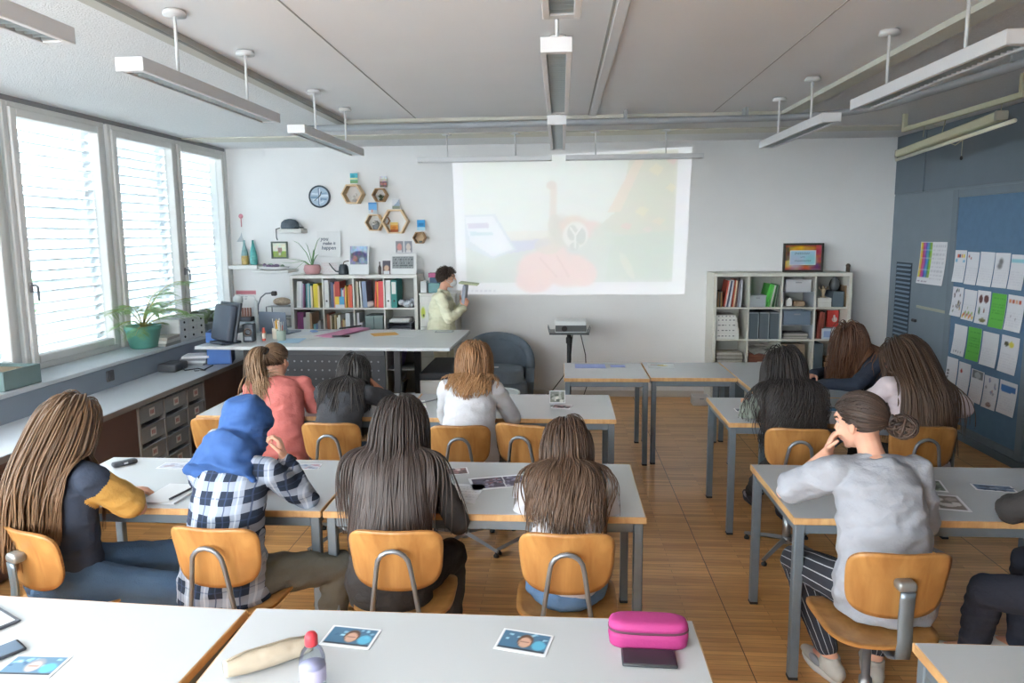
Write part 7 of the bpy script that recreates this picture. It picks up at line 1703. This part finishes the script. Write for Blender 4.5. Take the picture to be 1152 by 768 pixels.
# ------------------------------------------------------------------ sheets on the pin board
rows = [[(6.951, 6.752, 1.733, 1.440), (6.745, 6.555, 1.722, 1.432), (6.545, 6.33, 1.728, 1.433), (6.325, 6.115, 1.726, 1.436), (6.108, 5.916, 1.718, 1.436)],
 [(6.945, 6.758, 1.393, 1.124), (6.75, 6.548, 1.383, 1.110), (6.54, 6.34, 1.392, 1.104), (6.33, 6.122, 1.386, 1.096), (6.112, 5.89, 1.390, 1.099)],
 [(6.873, 6.655, 1.049, .771), (6.639, 6.43, 1.055, .763), (6.418, 6.18, 1.045, .755), (6.153, 5.91, 1.052, .747)],
 [(6.965, 6.762, .728, .443), (6.75, 6.556, .716, .424), (6.545, 6.346, .688, .402), (6.34, 6.135, .673, .395), (6.124, 5.885, .678, .404)]]
def sheetpic(kind, sd):
    p_ = Pic(20, 28, 'd3d4da'); rs = np.random.RandomState(sd)
    if kind == 'green':
        p_ = Pic(20, 28, '5fae4c'); p_.scrib(.12, .12, .9, .9, 9, '3f8a3a', sd, .7); return p_
    if kind == 'colour': [p_.rect(.22+.17*k, .76, .36+.17*k, .86, c_) for k, c_ in enumerate(['c8553f', '4f4a6a', 'd08a3c', 'd8c24a'])]; p_.rect(.1, .62, .3, .72, '7fb5cf'); p_.rect(.75, .62, .9, .7, '7fb5cf')
    if kind == 'dots': p_.ell(.15, .86, .06, .05, '9c5a5a'); p_.ell(.32, .80, .05, .04, 'a36a6a')
    if kind == 'plain': pass
    if kind == 'tree': p_.ell(.42, .75, .14, .09, '77777a', 1, .8); p_.ell(.35, .62, .16, .08, '808084', 1, .8); p_.line([(.42, .5), (.42, .75)], .015, '5f5f62')
    if kind == 'teal': p_.rect(.05, .78, 1, .88, '8fc3cf'); p_.scrib(.06, .66, .95, .74, 1, '7fa8c0', sd)
    if kind == 'fish': [p_.ell(rs.uniform(.15, .85), rs.uniform(.1, .92), .06, .05, rs.choice(['4a4a50', '6a7a6a', 'a08a5a', '7a6a70']), 1, .3, rs.uniform(0, 3)) for k in range(18)]
    if kind == 'flowers': [p_.ell(.1+.8*k/9, .12+.06*(k % 3), .07, .06, c_, 1, .4) for k, c_ in enumerate(['d0a24a', 'c25a4a', '7fa05a', 'd8b44e', 'b8606a', '8aa85a', 'd28a4a', 'c9685a', '8fae66', 'd2b25a'])]; p_.line([(.35, .1), (.40, .45)], .012, '8a9a70')
    if kind == 'beets': p_.ell(.28, .74, .14, .13, '5f3a3c'); p_.ell(.70, .76, .19, .12, '62393c'); p_.ell(.25, .38, .08, .12, '5f7a5c', 1, .3, .3); p_.ell(.62, .40, .06, .07, '7a4a44'); p_.ell(.6, .12, .26, .06, '6f6a3c')
    if kind == 'pieces': [p_.rect(.1+.2*k, .76, .22+.2*k, .88, c_) for k, c_ in enumerate(['c98a6a', 'b8604a', 'cfa08a', 'b5553f'])]; p_.ell(.3, .4, .04, .03, '8a8a90'); p_.ell(.6, .35, .04, .03, '8a8a90')
    if kind == 'lowmarks': [p_.ell(.2+.18*k, .12, .04, .05, '8d8d92') for k in range(4)]
    if kind == 'yellow': p_.ell(.3, .78, .12, .07, '4a4a3a'); p_.ell(.58, .78, .14, .08, 'd2c84e')
    if kind == 'side': [p_.ell(.22, .25+.1*k, .10, .04, '6f7278') for k in range(4)]
    if kind == 'red': p_.ell(.25, .72, .10, .07, 'a8474a')
    if kind == 'photo': p_.rect(.08, .72, .95, .98, '75787c'); p_.ell(.5, .84, .25, .1, 'a9acb0')
    if kind == 'scatter': [p_.ell(rs.uniform(.15, .85), rs.uniform(.1, .9), .07, .05, rs.choice(['8a8fb0', '9a9aa2', 'b58a86'])) for k in range(9)]; p_.ell(.5, .12, .2, .07, '8a7472')
    if kind == 'blue': p_.rect(.08, .68, .95, .88, '4a78b8'); p_.ell(.4, .70, .3, .05, '4a78b8')
    p_.scrib(.1, .1, .92, .55, 6, 'b9bac4', sd, .45); return p_
kinds = [['colour', 'dots', 'plain', 'tree', 'teal'], ['fish', 'flowers', 'beets', 'green', 'pieces'], ['lowmarks', 'green', 'plain', 'yellow'], ['side', 'red', 'photo', 'scatter', 'blue']]
slab = {'colour': 'sheet with a strip of colour swatches', 'dots': 'sheet with two small red dots', 'tree': 'sheet with a grey tree sketch', 'teal': 'sheet with a teal title bar', 'fish': 'sheet covered in small dark shapes', 'flowers': 'sheet with flowers along its foot', 'beets': 'sheet with dark red beet drawings', 'pieces': 'sheet with four red-brown pieces', 'lowmarks': 'sheet with small marks along its foot', 'yellow': 'sheet with a yellow and a dark blot', 'side': 'sheet with grey shapes down its side', 'red': 'sheet with one red blot', 'photo': 'sheet headed by a grey photo', 'scatter': 'sheet with scattered small sketches', 'blue': 'sheet with a broad blue bar'}
for r_, row in enumerate(rows):
    for k, (ya, yb_, za, zb) in enumerate(row):
        kd = kinds[r_][k]
        lab = slab.get(kd) or {(0, 2): 'blank white sheet in the top row', (1, 3): 'green sheet in the second row', (2, 1): 'green sheet in the third row', (2, 2): 'blank white sheet in the third row'}[(r_, k)]
        print_on_right_wall('pinned_sheet', sheetpic(kd, r_*7+k), (ya-yb_)*.95, za-zb, (XR-.009, (ya+yb_)/2, (za+zb)/2), lab+' on the blue pin board', 'pinned sheet', 'sheets on the pin board', roll=-.012*((r_+k) % 3-1), curl=.02)
a = Pic(40, 36, 'd6d7dc')
cols_ = ['d9c04a', 'cf5a5a', 'b0569a', '5560b0', '4f8fc8', '4f9a6a', '8fb84e']
for k in range(7): a.rect(.02+.062*k, .14, .02+.062*(k+1), .99, cols_[k]); 
for r_ in range(9): a.rect(.02, .14+.094*r_, .455, .15+.094*r_, 'c9c9cc', .5)
a.noise(.10, 14, 2, (.02, .14, .45, .99)); a.scrib(.5, .08, .96, .95, 9, 'a9aab4', 2, .6); a.scrib(.04, .02, .4, .1, 1, '6a5a66', 4)
print_on_right_wall('colour_chart', a, .50, .42, (XR-.002, 7.36, 1.592), 'white poster with a rainbow coloured column beside the pin board', 'poster', None, roll=.008, curl=.03)

# ------------------------------------------------------------------ on the tables
zt = TH+.0006
def portrait(sd, bgc='4a6f8a', face='c9a08a', hair='5d4436'):
    p_ = Pic(34, 24, 'd9dcdf'); p_.rect(.05, .10, .95, .93, bgc); rs = np.random.RandomState(sd)
    for k in range(14): p_.ell(rs.uniform(.08, .92), rs.uniform(.5, .9), .04, .05, rs.choice(['8fc0dc', '3f5f80', 'a9d6ea']), .8)
    p_.ell(.80, .42, .13, .22, '5fb0cf', .9); p_.ell(.52, .55, .15, .30, hair); p_.ell(.52, .48, .115, .24, face); p_.rect(.44, .50, .60, .53, '6f4f44', .7); p_.rect(.05, .10, .95, .2, '3a3f48'); return p_
print_on_table('photo_print', portrait(1), .155, .105, (-.628, 1.943, zt), -.12, 'portrait photo print nearest the beige pouch'); print_on_table('photo_print', portrait(2), .155, .110, (-.110, 1.945, zt), -.22, 'portrait photo print in front of the white top and jeans')
print_on_table('photo_print', portrait(3, '5f8098', 'c3b0a8', '8a8f98'), .165, .10, (-1.478, 1.752, zt), .02, 'portrait photo print at the lower left, beside the tablet')
tb = thing('tablet_computer', 'white tablet with a dark rim at the left picture edge', 'tablet', (-1.83, 1.955, zt), -.5); part('slab', MB().box((0, 0, .004), (.24, .17, .008), 0, .003), mat('tablet_dark', '4a4d55', .4), tb); part('screen', MB().box((0, 0, .0083), (.215, .145, .001)), mat('screen_pale', 'c6cacf', .2), tb)
ph = thing('phone', 'dark phone at the left edge below the tablet', 'phone', (-1.625, 1.785, zt), -.6); part('case', MB().box((0, 0, .005), (.075, .15, .009), 0, .004, None, 2), mat('phone_dark', '3d4149', .4), ph); part('screen', MB().box((0, 0, .0097), (.066, .135, .001)), mat('phone_screen', '5a6a7c', .15), ph)
pk_ = thing('pencil_case', 'bright pink zipped pencil case on the front table', 'pencil case', (.252, 1.965, zt), -.02)
def pcase(u, v, hh, off):
    return None
oc = []
for k in range(40):
    a_ = 2*PI*k/40; c_, s_ = math.cos(a_), math.sin(a_); oc.append((.112*math.copysign(abs(c_)**.55, c_), .042*math.copysign(abs(s_)**.7, s_)))
def loft(lv): 
    mb = MB(); n = len(oc); vs = []
    for z, g_ in lv: vs += [(x*(1-(1-g_)*.5) if g_ < 1 else x*g_, y*g_, z) for x, y in oc]
    fs = [tuple(range(n))[::-1], tuple(range((len(lv)-1)*n, len(lv)*n))]
    for i in range(len(lv)-1):
        for j_ in range(n): fs.append((i*n+j_, i*n+(j_+1) % n, (i+1)*n+(j_+1) % n, (i+1)*n+j_))
    return mb.add(vs, fs, 0, True)
pinkc = mat('pencilcase_pink', 'a33371', .7, var=.05, bump=.15, bscale=120)
part('case', loft([(0, .94), (.004, 1.0), (.030, 1.03), (.047, 1.02)]), pinkc, pk_); part('zip', loft([(.046, 1.025), (.047, 1.035), (.052, 1.035), (.053, 1.025)]), mat('zip_dark', '55303f', .6), pk_); part('lid', loft([(.052, 1.02), (.062, 1.02), (.072, .97), (.077, .80), (.078, .5)]), mat('pencilcase_lid', 'a93877', .7, bump=.15, bscale=120), pk_)
ph = thing('phone', 'black phone lying in front of the pink pencil case', 'phone', (.245, 1.878, zt), PI/2-.03); part('case', MB().box((0, 0, .005), (.080, .152, .010), 0, .0045, None, 2), mat('phone_black', '35383b', .35), ph); part('screen', MB().box((0, 0, .0103), (.070, .142, .001)), mat('screen_glossy', '2c3033', .12), ph)
def pouch(u, v):
    th = 2*PI*v; w = .030*(math.sin(PI*min(max(u*.86+.07, 0), 1))**.22); return ((u-.5)*.235, w*math.cos(th)*1.15, .030*(.35+.65*1)*0+.029+.028*math.sin(th)*(math.sin(PI*min(max(u*.86+.07, 0), 1))**.2))
mb_ = MB(); n1, n2 = 24, 20; vs = []
for i in range(n1+1):
    for j_ in range(n2):
        x, y, z = pouch(i/n1, j_/n2); k_ = 1+.08*mnoise.noise((x*30, y*30, z*30)); vs.append((x, y*k_, max(.0, z*k_-.001)))
fs = [tuple(range(n2))[::-1], tuple(range(n1*n2, (n1+1)*n2))]+[(i*n2+j_, i*n2+(j_+1) % n2, (i+1)*n2+(j_+1) % n2, (i+1)*n2+j_) for i in range(n1) for j_ in range(n2)]
pu = thing('pouch', 'beige leather pencil pouch beside the water bottle', 'pouch', (-.815, 1.795, zt), .62); part('bag', mb_.add(vs, fs, 0, True), cloth('pouch_beige', 'b3a794', .6, .08, .25, 40), pu); part('zip_line', MB().tube([(-.11, -.004, .052), (-.06, .004, .0585), (0, .002, .0595), (.06, .003, .0585), (.11, -.003, .052)], .0028, 6), mat('pouch_zip', '8d8270', .6), pu)
bt = thing('water_bottle', 'clear plastic water bottle with a red cap', 'bottle', (-.655, 1.700, zt)); part('body', MB().lathe([(.030, 0), (.034, .004), (.034, .075), (.0335, .09), (.028, .108), (.017, .122), (.0145, .128)], 24), glassy('bottle_clear', (.90, .94, .97), .18), bt); part('cap', MB().lathe([(.0165, .126), (.017, .128), (.0165, .150), (.012, .158), (.004, .161)], 18), mat('cap_red', 'c23a44', .4), bt); part('label', MB().lathe([(.0342, .028), (.0345, .03), (.0345, .066), (.0342, .068)], 24), mat('label_lilac', 'b3aecb', .5), bt)
sheet_on('notebook', -1.805, 3.055, zt, .17, .235, -.05, 'cfd1d3', 'pale closed notebook beside the plaid shirt', 'notebook', .008); pen(-1.765, 2.965, zt+.0085, 1.38, .15, 'black pen lying on the pale notebook')
def collage(sd, bgc, cs):
    p_ = Pic(30, 22, 'd8d9dc'); p_.rect(.05, .06, .95, .94, bgc); rs = np.random.RandomState(sd)
    for k in range(16): p_.ell(rs.uniform(.1, .9), rs.uniform(.12, .88), rs.uniform(.04, .14), rs.uniform(.04, .14), rs.choice(cs), .9)
    return p_
print_on_table('photo_print', collage(3, 'b9bdc9', ['8f95a8', 'cfd2dc', 'a89aa0']), .15, .095, (-2.018, 3.458, zt), .0, 'pale photo print between navy shirt and headscarf'); print_on_table('photo_print', collage(4, '9fa6b4', ['6f7a90', 'c9cdd8', 'a57f86']), .14, .09, (-1.315, 3.47, zt), .1, 'photo print near the plaid sleeve')
pc_ = thing('glasses_case', 'small dark patterned case near the mustard sleeve', 'case', (-2.29, 3.46, zt), .9); part('case', MB().box((0, 0, .012), (.12, .045, .024), 0, .010, None, 3), mat('case_dark', '44474c', .6, var=.3, scale=60), pc_); part('clasp', MB().box((.0, -.023, .014), (.02, .004, .01), 0, .002), mat('clasp_pale', 'c9cbd0', .4), pc_)
print_on_table('photo_print', collage(5, '6f5a5a', ['a5707a', '3f3a40', 'd2c4c4', '8a6a6a']), .14, .10, (-.54, 3.43, zt), .25, 'reddish photo print near the black dress')
a = Pic(56, 26, 'd9dbe0'); a.rect(.05, .08, .95, .92, '4d4858')
rs = np.random.RandomState(2)
for k in range(40): a.ell(rs.uniform(.08, .5), rs.uniform(.15, .85), .03, .05, rs.choice(['7a7488', '2f2b38', 'a8a2b4', '8a5a64']), .8)
for k in range(26): a.ell(rs.uniform(.55, .92), rs.uniform(.15, .85), .04, .06, rs.choice(['8a86a0', '3a3646', 'c9c6d4', '6a6480']), .8)
a.line([(.53, .05), (.56, .95)], .01, 'd6d8dd')
print_on_table('photo_spread', a, .30, .165, (-.29, 3.29, zt), .28, 'large dark crowd photo print between two persons in the second row')
sheet_on('white_card', -.195, 3.175, zt+.0016, .055, .19, .05, 'd9dbe2', 'blank white card over the crowd photo'); t = sheet_on('grey_card', -.13, 3.22, zt+.0032, .12, .07, .1, '8d9294', 'grey card under the white top sleeve')
a = Pic(30, 30, 'cdced2'); a.scrib(.1, .55, .95, .9, 3, '8d8d92', 4, .8, .25); a.scrib(.1, .15, .9, .5, 3, '9a9aa0', 5, .6, .2); a.line([(.15, .1), (.4, .3)], .012, '8d8d92')
print_on_table('pencilled_sheet', a, .16, .24, (-.455, 3.13, zt), -.12, 'sheet with pencil writing beside the black dress', 'paper')
# third row
a = Pic(40, 26, 'd6d9da'); a.poly([(0, .2), (.45, .05), (1, .75), (.55, .95), (.1, .8)], 'bcd8e4'); a.poly([(.02, .05), (.32, 0), (.4, .4), (.1, .45)], 'e3cf58'); a.line([(.2, .95), (.45, .7), (.1, .62)], .02, '4a6a98'); a.line([(.35, .75), (.95, .78)], .012, '6aa9cf'); a.noise(.05, 9, 3)
print_on_table('cut_paper', a, .33, .22, (-1.115, 4.80, zt), .25, 'bright blue and yellow cut paper before the dark grey shirt', 'paper'); pen(-1.06, 4.62, zt, .95, .17, 'thin dark pen beside the cut paper'); pen(-.99, 4.85, zt, .9, .16, 'thin grey pen at the far side of the cut paper', mat('pen_grey', '8d9298', .4))
cs_ = thing('standing_card', 'small folded photo card standing on the third row table', 'card', (-.03, 4.90, zt)); pm = pic_mesh('card_front', collage(6, '7a7f78', ['4f564f', 'a9ada6', 'd0cfc8']), .11, .085, .002, lambda x, y, z: (x, -z+(y+.0425)*.25, y+.0425)); link('card_front', pm, cs_); part('card_back', MB().box((0, .042, .041), (.11, .002, .085), 0, 0, rotm(.25, 0, 0)), mat('card_paper', 'c9c9c6', .7), cs_)
print_on_table('photo_print', collage(7, '9a8a8e', ['c9909a', '5a5558', 'd9d2d4']), .13, .10, (.0, 4.79, zt), -.2, 'pinkish photo print before the standing card')
# right side
print_on_table('photo_print', collage(8, '5a6570', ['3a4450', '8fa3b3', 'c9cdd2']), .11, .085, (1.215, 4.74, zt), .0, 'dark photo print near the long black wavy hair'); print_on_table('photo_print', collage(9, '3f7fa8', ['2f5f8a', '9fc8e0', '3a4a50', 'd6d9d8']), .22, .13, (1.76, 4.78, zt), .1, 'bright blue photo print between the two long haired persons')
print_on_table('photo_print', portrait(5, '5a7f98', 'b89a86', '4a4038'), .15, .10, (1.235, 3.44, zt), .0, 'blue portrait print beside the grey sleeve'); print_on_table('photo_print', collage(10, '5f6a60', ['3f4a40', '8a9a88', 'c9cfd0']), .17, .16, (1.70, 3.345, zt), -.25, 'dark green photo print at the far side of the grey shirt'); print_on_table('photo_print', collage(11, '77706a', ['55504c', 'a39a92', 'd3d0cc']), .24, .19, (1.64, 3.13, zt), -.2, 'large photo print with white border beside the grey shirt'); print_on_table('photo_print', collage(12, '6f7f98', ['4a5a78', 'a9b5c8', '3f4650']), .17, .085, (1.995, 3.31, zt), -.2, 'wide bluish print on the table of the grey shirt')
sheet_on('blue_strip', .255, 6.29, zt, .27, .19, 0, '8f9ccf', 'blue-violet strip on the small table by the projector', 'paper'); sheet_on('blue_strip', .50, 6.30, zt, .13, .10, 0, '8a96cc', 'short blue-violet strip beside the long one', 'paper')
a = Pic(24, 18, 'd5d7d8'); a.rect(.1, .6, .6, .75, '8a5a58'); a.ell(.55, .5, .2, .12, 'd2c060'); a.ell(.4, .7, .12, .06, '5a6570')
print_on_table('magazine', a, .23, .20, (.885, 6.33, zt), -.1, 'white magazine on the middle small table', 'magazine')
tb2 = thing('held_tablet', 'dark folder with a pale green edge held up by the standing person', 'folder', (-1.02, 7.42, 1.20), 0); part('board', MB().box((0, 0, .07), (.035, .20, .24), 0, .004, rotm(0, .12, 0)), mat('held_grey', '8d93a0', .5), tb2); part('top_cover', MB().box((.05, 0, .205), (.20, .2, .018), 0, .005, rotm(0, .12, 0)), mat('held_green', 'b4bd9a', .6), tb2)
